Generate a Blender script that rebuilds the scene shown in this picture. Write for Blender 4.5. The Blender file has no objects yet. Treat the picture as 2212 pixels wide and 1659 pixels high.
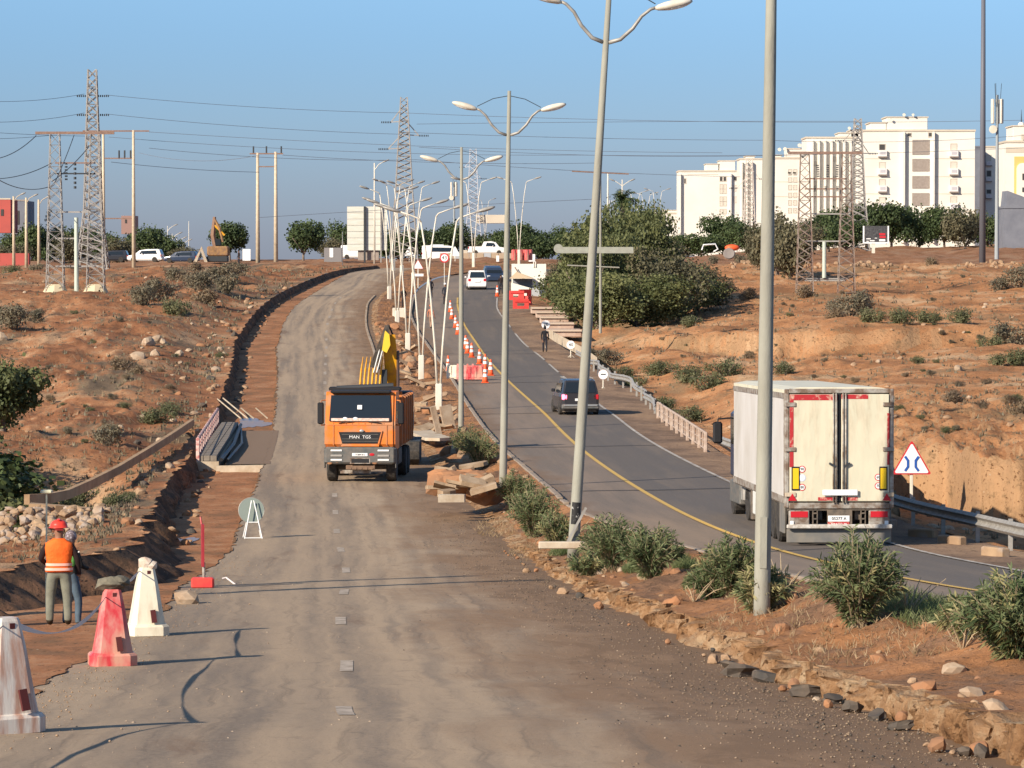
import bpy, math, random
import numpy as np
from mathutils import Vector, Matrix
R = math.radians
random.seed(7); np.random.seed(7)
SC = bpy.context.scene
COL = SC.collection

# ------------------------------------------------------------------ camera, world, sun, exposure
FPX = 8200.0            # focal length in the units in which positions were measured (frame 2212 x 1659)
HOR = 560.0             # height of the horizon in those units
PITCH = math.atan((829.5 - HOR) / FPX)
cam = bpy.data.cameras.new("camera"); camo = bpy.data.objects.new("camera", cam); COL.objects.link(camo)
cam.sensor_width = 36.0; cam.lens = 36.0 * FPX / 2212.0
cam.clip_start = 1.0; cam.clip_end = 20000
camo.rotation_euler = (math.pi / 2 - PITCH, 0, 0)
SC.camera = camo

SUN_EL, SUN_SX, SUN_SY = R(27), 0.71, 0.705       # elevation, horizontal direction of the shadows
w = bpy.data.worlds.new("World"); SC.world = w; w.use_nodes = True
nt = w.node_tree; nt.nodes.clear()
wo = nt.nodes.new('ShaderNodeOutputWorld'); bg = nt.nodes.new('ShaderNodeBackground')
sky = nt.nodes.new('ShaderNodeTexSky'); sky.sky_type = 'NISHITA'; sky.sun_disc = False
sky.sun_elevation = SUN_EL; sky.sun_rotation = R(225); sky.altitude = 60
sky.air_density = 1.0; sky.dust_density = 0.35; sky.ozone_density = 2.2
# a clear winter sky with a thin blue-grey band of haze lying all round the horizon
tc = nt.nodes.new('ShaderNodeTexCoord'); sep = nt.nodes.new('ShaderNodeSeparateXYZ')
nt.links.new(tc.outputs['Generated'], sep.inputs[0])
ramp = nt.nodes.new('ShaderNodeValToRGB')
cr = ramp.color_ramp; cr.interpolation = 'B_SPLINE'
cr.elements[0].position = 0.0; cr.elements[0].color = (0.35, 0.42, 0.74, 1)
cr.elements[1].position = 1.0; cr.elements[1].color = (1, 1, 1, 1)
for p_, c_ in ((0.012, (0.36, 0.44, 0.76, 1)), (0.035, (0.38, 0.52, 0.86, 1)), (0.07, (0.39, 0.59, 0.96, 1)), (0.3, (0.8, 0.95, 1.1, 1))):
    e_ = cr.elements.new(p_); e_.color = c_
nt.links.new(sep.outputs[2], ramp.inputs[0])
mul = nt.nodes.new('ShaderNodeMixRGB'); mul.blend_type = 'MULTIPLY'; mul.inputs[0].default_value = 1
nt.links.new(sky.outputs[0], mul.inputs[1]); nt.links.new(ramp.outputs[0], mul.inputs[2])
nt.links.new(mul.outputs[0], bg.inputs[0]); nt.links.new(bg.outputs[0], wo.inputs[0])
bg.inputs[1].default_value = 0.088
sl = bpy.data.lights.new("sun", 'SUN'); sl.energy = 4.6; sl.angle = R(0.55); sl.color = (1.0, 0.87, 0.71)
so = bpy.data.objects.new("sun", sl); COL.objects.link(so)
SUND = Vector((SUN_SX * math.cos(SUN_EL), SUN_SY * math.cos(SUN_EL), -math.sin(SUN_EL)))
so.rotation_euler = SUND.to_track_quat('-Z', 'Y').to_euler(); so.location = (-60, -60, 60)
SC.view_settings.view_transform = 'Standard'; SC.view_settings.look = 'None'
SC.view_settings.exposure = 0.6; SC.view_settings.gamma = 1.0; SC.view_settings.use_curve_mapping = False
SC.cycles.max_bounces = 5; SC.cycles.diffuse_bounces = 2; SC.cycles.glossy_bounces = 2
SC.cycles.transparent_max_bounces = 6; SC.cycles.transmission_bounces = 3

# ------------------------------------------------------------------ helpers
_cp, _sp = math.cos(PITCH), math.sin(PITCH)
def at(px, py, Y):
    """ground plan position of something seen at (px, py) in the frame and Y metres away"""
    a = (px - 1106.0) / FPX; b = (829.5 - py) / FPX
    d = (a, _cp + _sp * b, -_sp + _cp * b)
    return Vector((a * Y / d[1], Y, d[2] * Y / d[1]))
def hgt(py, Y): return at(1106, py, Y).z

def tag(o, label=None, cat=None, group=None, kind=None):
    if label: o['label'] = label
    if cat: o['category'] = cat
    if group: o['group'] = group
    if kind: o['kind'] = kind
    return o
def empty(name, loc=(0, 0, 0), rz=0.0, label=None, cat=None, group=None, s=1.0):
    o = bpy.data.objects.new(name, None); COL.objects.link(o)
    o.location = loc; o.rotation_euler = (0, 0, rz); o.empty_display_size = 0.3
    if s != 1.0: o.scale = (s, s, s)
    return tag(o, label, cat, group)
def dup(root, loc=None, rz=None, label=None, group=None, s=None):
    def rec(o, par):
        c = o.copy(); COL.objects.link(c); c.parent = par
        for ch in list(o.children): rec(ch, c)
        return c
    r = rec(root, None)
    if loc is not None: r.location = loc
    if rz is not None: r.rotation_euler = (root.rotation_euler[0], root.rotation_euler[1], rz)
    if label: r['label'] = label
    if group: r['group'] = group
    if s is not None: r.scale = (s, s, s) if not isinstance(s, (tuple, list)) else s
    return r

class MB:
    """collects simple shapes; build() links them as ONE mesh object"""
    def __init__(s): s.v = []; s.f = []; s.m = []; s.cm = 0; s.uv = None
    def add(s, vs, fs):
        b = len(s.v); s.v.extend([tuple(v) for v in vs])
        for f in fs: s.f.append(tuple(i + b for i in f)); s.m.append(s.cm)
        return s
    def box(s, c, d, M=None, taper=None):
        x, y, z = d[0] / 2, d[1] / 2, d[2] / 2
        vs = []
        for sz in (-1, 1):
            t = 1 if (sz < 0 or taper is None) else taper
            for sx, sy in ((-1, -1), (1, -1), (1, 1), (-1, 1)): vs.append(Vector((sx * x * t, sy * y * t, sz * z)))
        if M is not None: vs = [M @ v for v in vs]
        vs = [v + Vector(c) for v in vs]
        return s.add(vs, [(3, 2, 1, 0), (4, 5, 6, 7), (0, 1, 5, 4), (1, 2, 6, 5), (2, 3, 7, 6), (3, 0, 4, 7)])
    def bb(s, x0, x1, y0, y1, z0, z1): return s.box(((x0 + x1) / 2, (y0 + y1) / 2, (z0 + z1) / 2), (x1 - x0, y1 - y0, z1 - z0))
    def bev(s, x0, x1, y0, y1, z0, z1, b):
        """box with chamfered edges"""
        cx, cy, cz = (x0 + x1) / 2, (y0 + y1) / 2, (z0 + z1) / 2
        X, Y, Z = (x1 - x0) / 2, (y1 - y0) / 2, (z1 - z0) / 2
        b = min(b, X * .9, Y * .9, Z * .9)
        def ring(ex, ey, z):
            return [(-ex + b, -ey, z), (ex - b, -ey, z), (ex, -ey + b, z), (ex, ey - b, z), (ex - b, ey, z), (-ex + b, ey, z), (-ex, ey - b, z), (-ex, -ey + b, z)]
        rs = [ring(X - b, Y - b, -Z), ring(X, Y, -Z + b), ring(X, Y, Z - b), ring(X - b, Y - b, Z)]
        vs = [(cx + p[0], cy + p[1], cz + p[2]) for r in rs for p in r]
        fs = [tuple(range(7, -1, -1)), tuple(range(24, 32))]
        for k in range(3):
            for i in range(8): j = (i + 1) % 8; fs.append((k * 8 + i, k * 8 + j, k * 8 + 8 + j, k * 8 + 8 + i))
        return s.add(vs, fs)
    def cyl(s, p0, p1, r0, r1=None, n=10, cap=True):
        if r1 is None: r1 = r0
        p0 = Vector(p0); p1 = Vector(p1); d = (p1 - p0)
        if d.length < 1e-6: return s
        d.normalize(); u = d.orthogonal().normalized(); v = d.cross(u)
        vs = []
        for p, r in ((p0, r0), (p1, r1)):
            for i in range(n):
                a = 2 * math.pi * i / n; vs.append(p + (u * math.cos(a) + v * math.sin(a)) * r)
        fs = [(i, (i + 1) % n, n + (i + 1) % n, n + i) for i in range(n)]
        if cap: fs += [tuple(range(n - 1, -1, -1)), tuple(range(n, 2 * n))]
        return s.add(vs, fs)
    def tube(s, pts, rs, n=8):
        pts = [Vector(p) for p in pts]
        if not isinstance(rs, (list, tuple)): rs = [rs] * len(pts)
        vs = []; u = None
        for k, p in enumerate(pts):
            d = (pts[min(k + 1, len(pts) - 1)] - pts[max(k - 1, 0)]).normalized()
            if u is None: u = d.orthogonal().normalized()
            else: u = (u - d * u.dot(d)).normalized()
            v = d.cross(u)
            for i in range(n):
                a = 2 * math.pi * i / n; vs.append(p + (u * math.cos(a) + v * math.sin(a)) * rs[k])
        fs = []
        for k in range(len(pts) - 1):
            for i in range(n): j = (i + 1) % n; fs.append((k * n + i, k * n + j, k * n + n + j, k * n + n + i))
        fs += [tuple(range(n - 1, -1, -1)), tuple(range((len(pts) - 1) * n, len(pts) * n))]
        return s.add(vs, fs)
    def lathe(s, prof, n=16, c=(0, 0, 0), M=None):
        vs = []
        for r, z in prof:
            for i in range(n):
                a = 2 * math.pi * i / n; v = Vector((r * math.cos(a), r * math.sin(a), z))
                if M is not None: v = M @ v
                vs.append(v + Vector(c))
        fs = []
        for k in range(len(prof) - 1):
            for i in range(n): j = (i + 1) % n; fs.append((k * n + i, k * n + j, k * n + n + j, k * n + n + i))
        fs += [tuple(range(n - 1, -1, -1)), tuple(range((len(prof) - 1) * n, len(prof) * n))]
        return s.add(vs, fs)
    def prism(s, poly, y0, y1, plane='xz'):
        """polygon in a plane extruded along the third axis"""
        def P(a, b, c):
            return {'xz': (a, c, b), 'yz': (c, a, b), 'xy': (a, b, c)}[plane]
        n = len(poly)
        vs = [P(a, b, y0) for a, b in poly] + [P(a, b, y1) for a, b in poly]
        fs = [tuple(range(n)), tuple(range(2 * n - 1, n - 1, -1))] + [(i, n + i, n + (i + 1) % n, (i + 1) % n) for i in range(n)]
        return s.add(vs, fs)
    def ell(s, c, r, n=10, m=7, M=None):
        prof = []
        vs = []
        for k in range(m + 1):
            t = math.pi * k / m
            for i in range(n):
                a = 2 * math.pi * i / n
                v = Vector((r[0] * math.sin(t) * math.cos(a), r[1] * math.sin(t) * math.sin(a), -r[2] * math.cos(t)))
                if M is not None: v = M @ v
                vs.append(v + Vector(c))
        fs = []
        for k in range(m):
            for i in range(n): j = (i + 1) % n; fs.append((k * n + i, k * n + j, k * n + n + j, k * n + n + i))
        return s.add(vs, fs)
    def rock(s, c, r, seed=0, flat=1.0, M=None):
        """angular stone: an icosahedron with uneven corners"""
        rg = random.Random(seed); t = (1 + 5 ** .5) / 2
        b = [(-1, t, 0), (1, t, 0), (-1, -t, 0), (1, -t, 0), (0, -1, t), (0, 1, t), (0, -1, -t), (0, 1, -t), (t, 0, -1), (t, 0, 1), (-t, 0, -1), (-t, 0, 1)]
        fs = [(0, 11, 5), (0, 5, 1), (0, 1, 7), (0, 7, 10), (0, 10, 11), (1, 5, 9), (5, 11, 4), (11, 10, 2), (10, 7, 6), (7, 1, 8), (3, 9, 4), (3, 4, 2), (3, 2, 6), (3, 6, 8), (3, 8, 9), (4, 9, 5), (2, 4, 11), (6, 2, 10), (8, 6, 7), (9, 8, 1)]
        rr = r if isinstance(r, (tuple, list)) else (r, r, r * flat)
        vs = []
        for p in b:
            k = rg.uniform(.40, .62); vs.append(Vector((p[0] * k, p[1] * k, p[2] * k)))
        mid = {}; nf = []
        def mp_(a, b_):
            k_ = (min(a, b_), max(a, b_))
            if k_ not in mid: mid[k_] = len(vs); vs.append((vs[a] + vs[b_]) * .5 * rg.uniform(.98, 1.16))
            return mid[k_]
        for a, b_, c_ in fs: x, y, z = mp_(a, b_), mp_(b_, c_), mp_(c_, a); nf += [(a, x, z), (x, b_, y), (z, y, c_), (x, y, z)]
        out = []
        for v in vs:
            v = Vector((v[0] * rr[0], v[1] * rr[1], v[2] * rr[2]))
            if M is not None: v = M @ v
            out.append(v + Vector(c))
        return s.add(out, nf)
    def mesh(s, name, mats, smooth=False):
        me = bpy.data.meshes.new(name); me.from_pydata(s.v, [], s.f)
        if not isinstance(mats, (list, tuple)): mats = [mats]
        for m in mats: me.materials.append(m)
        if len(mats) > 1: me.polygons.foreach_set('material_index', s.m)
        if smooth: me.polygons.foreach_set('use_smooth', [True] * len(s.f))
        me.update(); return me
    def build(s, name, mats, parent=None, smooth=False, loc=None, label=None, cat=None, group=None, kind=None):
        o = bpy.data.objects.new(name, s.mesh(name, mats, smooth)); COL.objects.link(o)
        if parent is not None: o.parent = parent
        if loc is not None: o.location = loc
        return tag(o, label, cat, group, kind)

# ------------------------------------------------------------------ materials
MATS = {}
def mat(name, col, rough=0.8, col2=None, scale=3.0, bump=0.0, bscale=20.0, metal=0.0, coord='Object', spec=0.3, detail=6, stretch=None, emit=None, contrast=(0.35, 0.65), col3=None, s3=0.6, bdist=0.02):
    if name in MATS: return MATS[name]
    m = bpy.data.materials.new(name); m.use_nodes = True; MATS[name] = m
    t = m.node_tree; N = t.nodes; L = t.links
    b = N['Principled BSDF']; b.inputs['Base Color'].default_value = (*col, 1)
    b.inputs['Roughness'].default_value = rough; b.inputs['Metallic'].default_value = metal
    b.inputs['Specular IOR Level'].default_value = spec
    if emit: b.inputs['Emission Color'].default_value = (*emit[:3], 1); b.inputs['Emission Strength'].default_value = emit[3]
    if col2 is not None or bump:
        if coord == 'World': c = N.new('ShaderNodeNewGeometry').outputs['Position']
        elif coord == 'UV': c = N.new('ShaderNodeTexCoord').outputs['UV']
        else: c = N.new('ShaderNodeTexCoord').outputs['Object']
        mp = N.new('ShaderNodeMapping'); L.new(c, mp.inputs[0]); mp.inputs[3].default_value = stretch or (1, 1, 1)
        c = mp.outputs[0]
    if col2 is not None:
        n = N.new('ShaderNodeTexNoise'); n.inputs['Scale'].default_value = scale; n.inputs['Detail'].default_value = detail
        n.inputs['Roughness'].default_value = .62; L.new(c, n.inputs[0])
        r = N.new('ShaderNodeMapRange'); r.inputs[1].default_value = contrast[0]; r.inputs[2].default_value = contrast[1]; L.new(n.outputs[0], r.inputs[0])
        x = N.new('ShaderNodeMixRGB'); L.new(r.outputs[0], x.inputs[0]); x.inputs[1].default_value = (*col, 1); x.inputs[2].default_value = (*col2, 1)
        out = x.outputs[0]
        if col3 is not None:
            n3 = N.new('ShaderNodeTexNoise'); n3.inputs['Scale'].default_value = s3; n3.inputs['Detail'].default_value = 5; L.new(c, n3.inputs[0])
            r3 = N.new('ShaderNodeMapRange'); r3.inputs[1].default_value = .47; r3.inputs[2].default_value = .6; L.new(n3.outputs[0], r3.inputs[0])
            x3 = N.new('ShaderNodeMixRGB'); L.new(r3.outputs[0], x3.inputs[0]); L.new(out, x3.inputs[1]); x3.inputs[2].default_value = (*col3, 1)
            out = x3.outputs[0]
        L.new(out, b.inputs['Base Color'])
    if bump:
        n2 = N.new('ShaderNodeTexNoise'); n2.inputs['Scale'].default_value = bscale; n2.inputs['Detail'].default_value = 8; L.new(c, n2.inputs[0])
        bp = N.new('ShaderNodeBump'); bp.inputs['Strength'].default_value = bump; bp.inputs['Distance'].default_value = bdist; L.new(n2.outputs[0], bp.inputs['Height']); L.new(bp.outputs[0], b.inputs['Normal'])
    return m
def nodes_of(m): return m.node_tree.nodes, m.node_tree.links, m.node_tree.nodes['Principled BSDF']
# ------------------------------------------------------------------ noise and curves
def _hash(ix, iy, s):
    n = (ix.astype(np.int64) * 374761393 + iy.astype(np.int64) * 668265263 + s * 1442695041) & 0x7fffffff
    n = (n ^ (n >> 13)) * 1274126177 & 0x7fffffff
    n = n ^ (n >> 16)
    return (n & 0xffff) / 65535.0
def vnoise(x, y, s=0):
    x = np.asarray(x, float); y = np.asarray(y, float)
    ix = np.floor(x); iy = np.floor(y); fx = x - ix; fy = y - iy
    fx = fx * fx * (3 - 2 * fx); fy = fy * fy * (3 - 2 * fy)
    a = _hash(ix, iy, s); b = _hash(ix + 1, iy, s); c = _hash(ix, iy + 1, s); d = _hash(ix + 1, iy + 1, s)
    return (a + (b - a) * fx) * (1 - fy) + (c + (d - c) * fx) * fy - 0.5
def fbm(x, y, o=4, s=0):
    r = 0; amp = 1.0
    for k in range(o): r = r + amp * vnoise(x, y, s + k * 17); x = x * 2.03; y = y * 2.03; amp *= .5
    return r
def ridged(x, y, o=4, s=0):
    r = 0; amp = 1.0
    for k in range(o): r = r + amp * (.5 - 2 * abs(vnoise(x, y, s + k * 17))); x = x * 2.1; y = y * 2.1; amp *= .55
    return r
class Curve:
    def __init__(s, pts):
        a = np.array(sorted(pts), float); s.x = a[:, 0]; s.y = a[:, 1]
        h = np.diff(s.x); d = np.diff(s.y) / h; m = np.zeros(len(s.x)); m[0] = d[0]; m[-1] = d[-1]
        for i in range(1, len(d)):
            m[i] = 0 if d[i - 1] * d[i] <= 0 else 2 * d[i - 1] * d[i] / (d[i - 1] + d[i])
        s.m = m
    def __call__(s, t):
        sc_ = np.ndim(t) == 0; t = np.asarray(t, float)
        i = np.clip(np.searchsorted(s.x, t) - 1, 0, len(s.x) - 2); h = s.x[i + 1] - s.x[i]; u = (t - s.x[i]) / h
        lo = u < 0; hi = u > 1; uc = np.clip(u, 0, 1)
        r = (2 * uc**3 - 3 * uc**2 + 1) * s.y[i] + (uc**3 - 2 * uc**2 + uc) * h * s.m[i] + (-2 * uc**3 + 3 * uc**2) * s.y[i + 1] + (uc**3 - uc**2) * h * s.m[i + 1]
        r = np.where(lo, s.y[0] + s.m[0] * (t - s.x[0]), r); r = np.where(hi, s.y[-1] + s.m[-1] * (t - s.x[-1]), r)
        return float(r) if sc_ else r
# height of the two carriageways along the valley
ZL = Curve([(20, -3.3), (28, -3.95), (34, -4.27), (40, -4.75), (45, -5.08), (50, -5.37), (56, -5.57), (62, -5.85), (70, -6.2), (80, -6.65), (90, -7.0), (99, -7.3), (115, -7.6), (132, -7.8), (150, -7.85), (165, -7.7), (180, -7.4), (210, -6.8), (250, -5.9), (290, -4.6), (320, -3.5), (350, -2.6), (400, -1.4), (440, -.9)])
ZR = Curve([(20, -3.6), (35, -4.2), (50, -5.0), (60, -5.5), (70, -6.0), (80, -6.4), (88, -6.65), (100, -6.9), (115, -7.1), (132, -7.25), (150, -7.35), (165, -7.4), (180, -7.3), (210, -6.8), (250, -6.2), (290, -4.9), (320, -3.7), (350, -2.75), (400, -1.6), (440, -1.0)])
LE = Curve([(20, -5.2), (34, -5.3), (42.5, -5.46), (47, -5.73), (52, -5.79), (64, -5.88), (73, -6.4), (84, -6.6), (91, -6.8), (104, -7.5), (145, -9.5), (172, -10.8), (225, -13.9), (258, -15.9), (311, -17.7), (351, -17.4), (398, -17.0), (430, -14.5)])
RE = Curve([(20, 4.0), (31, 3.75), (34, 3.6), (40.5, 3.49), (45, 3.1), (50.3, 2.86), (53.5, 2.4), (61, 1.8), (68.5, 1.2), (81, .45), (96, -.4), (108.6, -.98), (128, -2.3), (160, -4.2), (187, -5.8), (220, -7.6), (248, -8.9), (280, -10.6), (298, -11.3), (318, -11.8), (351, -11.6), (398, -12.0), (430, -11.0)])
LT = Curve([(20, -9), (50, -10.2), (60, -10.8), (72, -10.6), (78, -9.7), (84, -8.6), (97, -9.4), (112, -10.5), (128, -11.5), (145, -12.3), (165, -13.2), (180, -14.0), (225, -16.6), (258, -18.7), (311, -20.1), (350, -19.6), (400, -17.9), (430, -15.2)])
KB = Curve([(20, 11), (45, 8.2), (59, 7.04), (61.5, 6.3), (70, 5.4), (83, 4.2), (105, 1.68), (115.5, 1.18), (129, .5), (148, -.49), (167, -1.3), (179, -1.83), (201, -2.85), (232, -4.3), (262, -5.9), (280, -7.0), (308, -8.2), (344, -8.6), (380, -7.7), (402, -5.2), (430, 0)])
YL = Curve([(40, 11.5), (66.5, 8.2), (83.5, 6.25), (95, 5.26), (107, 4.49), (142, 2.84), (178, 1.6), (210, -.15), (232, -1.16), (262, -2.4), (290, -3.7), (320, -4.6), (344, -4.8), (380, -3.8), (402, -1.6), (430, 3)])
WL = Curve([(40, 14.5), (60, 11.6), (76.5, 10.1), (85, 9.2), (100, 8.2), (124, 6.9), (151, 5.67), (175, 4.9), (186, 4.4), (215, 3.0), (246, 1.8), (265, .74), (289, -.3), (316, -1.27), (344, -1.3), (380, 0), (402, 2.2), (430, 7)])
SR = Curve([(40, 16.5), (60, 13.2), (70, 12.4), (82, 11.3), (90, 10.8), (98, 10.1), (115, 9.2), (130, 8.3), (145, 7.5), (175, 6.7), (198, 6.2), (212, 5.2), (230, 4.4), (250, 3.6), (290, 1.8), (320, 1.0), (350, 1.8), (400, 5), (430, 10)])

def ztop_left(Y): return ZL(Y) + np.interp(Y, [20, 70, 80, 100, 400, 430], [.1, .1, .35, .35, .3, .25])
def zfloor(Y): return ZL(Y) - np.interp(Y, [20, 40, 60, 80, 100, 340, 430], [.12, .2, .42, .38, .28, .25, .1])

# natural ground: control points (frame x, frame y, distance)
CP = [(0,1290,78),(100,1272,80),(200,1245,84),(-400,1240,78),(-500,1150,95),(150,1170,95),(250,1130,104),(330,1085,115),(400,1025,135),
 (60,1190,95),(0,1200,95),(100,1140,105),(0,1160,103),(180,1125,109),(-300,1100,105),
 (0,1215,118),(100,1195,121),(200,1120,127),(-300,1180,118),(260,1060,132),(330,985,145),
 (0,985,140),(100,990,140),(200,985,142),(-300,900,142),(270,955,150),(0,935,160),(150,930,160),(300,905,168),(0,860,185),(200,855,185),(350,865,180),(420,880,174),
 (0,785,215),(200,785,212),(350,795,208),(450,805,207),(-400,760,215),(0,705,258),(200,705,253),(350,725,244),(460,750,238),(-400,690,258),
 (0,645,300),(120,636,313),(210,638,313),(350,680,275),(450,700,268),(0,602,370),(200,602,365),(350,622,328),(450,642,308),(520,655,298),(-400,600,370),
 (0,582,450),(200,580,445),(350,580,430),(500,592,400),(600,600,380),(300,577,470),(-400,580,450),(0,573,560),(400,571,560),(900,569,470),(900,567,560),(1150,567,470),(1150,566,560),
 (1950,958,118),(2212,978,110),(2500,960,112),(2350,900,125),(1620,915,162),(1700,850,182),(1600,875,175),(1550,945,157),(2000,905,132),(2200,900,132),(1850,905,140),
 (1850,830,180),(2100,825,178),(1450,856,194),(1400,806,218),(1600,812,212),(2400,820,180),
 (1350,745,253),(1500,765,243),(1700,778,233),(1900,782,222),(2150,782,213),(2450,780,213),(1800,712,252),(2000,728,245),(2150,742,237),(2450,740,237),
 (1300,705,288),(1500,705,283),(1600,692,283),(1700,682,280),(1300,652,328),(1550,642,328),(1700,652,308),(1900,662,298),(2150,662,288),(2450,660,288),
 (1250,622,368),(1600,592,398),(1800,600,388),(2000,602,378),(2200,602,378),(2500,600,378),(1250,592,428),(1500,572,450),(1800,566,450),(2000,560,460),(2200,556,470),(2500,556,470),
 (1600,552,520),(2000,542,540),(2212,534,560),(2600,530,560),(1200,582,438),(1400,570,520)]
_cpa = np.array([(p[0], at(*p).z, p[2]) for p in CP]); _cpz = _cpa[:, 1]
_cpu = (_cpa[:, 0] - 1106) / 820.0; _cpv = np.log(_cpa[:, 2]) * 1.9
def _K(r2): return np.where(r2 > 1e-12, .5 * r2 * np.log(np.maximum(r2, 1e-12)), 0)
_n = len(_cpu); _A = np.zeros((_n + 3, _n + 3))
_A[:_n, :_n] = _K((_cpu[:, None] - _cpu[None]) ** 2 + (_cpv[:, None] - _cpv[None]) ** 2) + np.eye(_n) * .004
_A[:_n, _n] = 1; _A[:_n, _n + 1] = _cpu; _A[:_n, _n + 2] = _cpv; _A[_n:, :_n] = _A[:_n, _n:].T
_w = np.linalg.solve(_A, np.concatenate([_cpz, np.zeros(3)]))
def tps(X, Y):
    sh = X.shape; X = X.ravel(); Y = Y.ravel()
    u = np.clip(X / Y * FPX / 820, -1.9, 1.8); v = np.log(np.clip(Y, 76, 565)) * 1.9
    r = _w[_n] + _w[_n + 1] * u + _w[_n + 2] * v
    for i in range(_n): r = r + _w[i] * _K((u - _cpu[i]) ** 2 + (v - _cpv[i]) ** 2)
    return r.reshape(sh)
def sstep(a, b, x): t = np.clip((x - a) / (b - a), 0, 1); return t * t * (3 - 2 * t)
def natural(X, Y):
    X = np.asarray(X, float); Y = np.asarray(Y, float)
    z = tps(X, Y)
    # hummocks and gullies
    k = np.clip(Y / 260, .35, 1.3)
    side = np.where(X < 0, 1.0, .8)
    z = z + side * (.75 * fbm(X * .16, Y * .09, 4, 3) * k + .34 * ridged(X * .5, Y * .26, 5, 9))
    # the cut bank beyond the guardrail on the right
    cl = 107.0 - (X - 13.2) * 1.3 + (5.5 - .8 * X * 0) * sstep(10.75, 10.95, X) * (1 - sstep(12.9, 13.3, X)) + .9 * fbm(X * .9, Y * .0 + 3, 3, 31) + .5 * ridged(X * 1.7, Y * 0 + 1, 2, 5)
    cl = np.where(X < 10.75, 105.0 + (10.75 - X) * 2.5, cl)  # spur left of the recess, shaped so that it shades the back wall
    t = sstep(-.2, .55, Y - cl + .35 * fbm(X * 2.2, Y * 1.5, 3, 19))
    base = ZR(Y) - .25 - .15 * sstep(0, 6, X - SR(Y)) + .12 * fbm(X * 1.1, Y * 1.1, 3, 8)
    near = (X > 5) & (Y < 150)
    t = np.where(near, np.maximum(t * (X > 10.0), sstep(114, 136, Y)), 1)
    z = np.where(near, base + (z + .25 * ridged(X * 1.7, Y * .6, 3, 4) - base) * t, z)
    # pale bank on the right slope
    b1 = 239 + 4 * fbm(X * .22, 0 * Y, 2, 12) + 1.6 * ridged(X * .6, Y * .25, 4, 14) + np.where(X < 17, (17 - X) * 2.2, 0)
    z = z + np.where(X > 5, .75 * (sstep(-1.6, 1.6, Y - b1) - sstep(1.6, 30, Y - b1)) - .55 * sstep(-16, -1.6, Y - b1) * (1 - sstep(-1.6, 1.6, Y - b1)), 0) * sstep(6, 12, X)
    return z

def grid_obj(name, X, Y, Z, mats, U=None, V=None, kind='structure', smooth=True, parent=None, label=None):
    nr, nc = X.shape
    me = bpy.data.meshes.new(name)
    co = np.stack([X, Y, Z], -1).reshape(-1, 3)
    ii = np.arange(nr * nc).reshape(nr, nc)
    q = np.stack([ii[:-1, :-1], ii[:-1, 1:], ii[1:, 1:], ii[1:, :-1]], -1).reshape(-1, 4)
    me.vertices.add(len(co)); me.vertices.foreach_set('co', co.ravel())
    me.loops.add(q.size); me.loops.foreach_set('vertex_index', q.ravel().astype(np.int32))
    me.polygons.add(len(q)); me.polygons.foreach_set('loop_start', np.arange(0, q.size, 4, dtype=np.int32))
    me.polygons.foreach_set('use_smooth', np.full(len(q), smooth))
    if U is not None:
        uv = me.uv_layers.new(name='UVMap'); c = np.stack([U, V], -1).reshape(-1, 2)
        uv.data.foreach_set('uv', c[q.ravel()].ravel())
    me.update(calc_edges=True); me.validate()
    me.materials.append(mats)
    o = bpy.data.objects.new(name, me); COL.objects.link(o)
    if parent is not None: o.parent = parent
    if kind: o['kind'] = kind
    if label: o['label'] = label
    return o
def rows(y0, y1, g=.005, mn=.0): 
    r = [y0]
    while r[-1] < y1: r.append(r[-1] * (1 + g) + mn)
    r[-1] = y1; return np.array(r)
def strip(name, ca, cb, zf, m, ys, nx, amp=.0, kind='structure', jag=0.0, edge=0.0):
    """sheet of ground between two lines that run along the valley"""
    a = ca(ys); b = cb(ys)
    if jag: a = a + jag * fbm(ys * 1.3, ys * 0, 4, 5); b = b + jag * fbm(ys * 1.3 + 50, ys * 0, 4, 6)
    t = np.linspace(0, 1, nx)[None]; X = a[:, None] * (1 - t) + b[:, None] * t; Y = np.repeat(ys[:, None], nx, 1)
    Z = zf(X, Y, t)
    if amp: Z = Z + amp * fbm(X * 1.2, Y * .8, 5, 21)
    return grid_obj(name, X, Y, Z, m, U=X - (a[:, None] + b[:, None]) / 2, V=Y, kind=kind)

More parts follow.
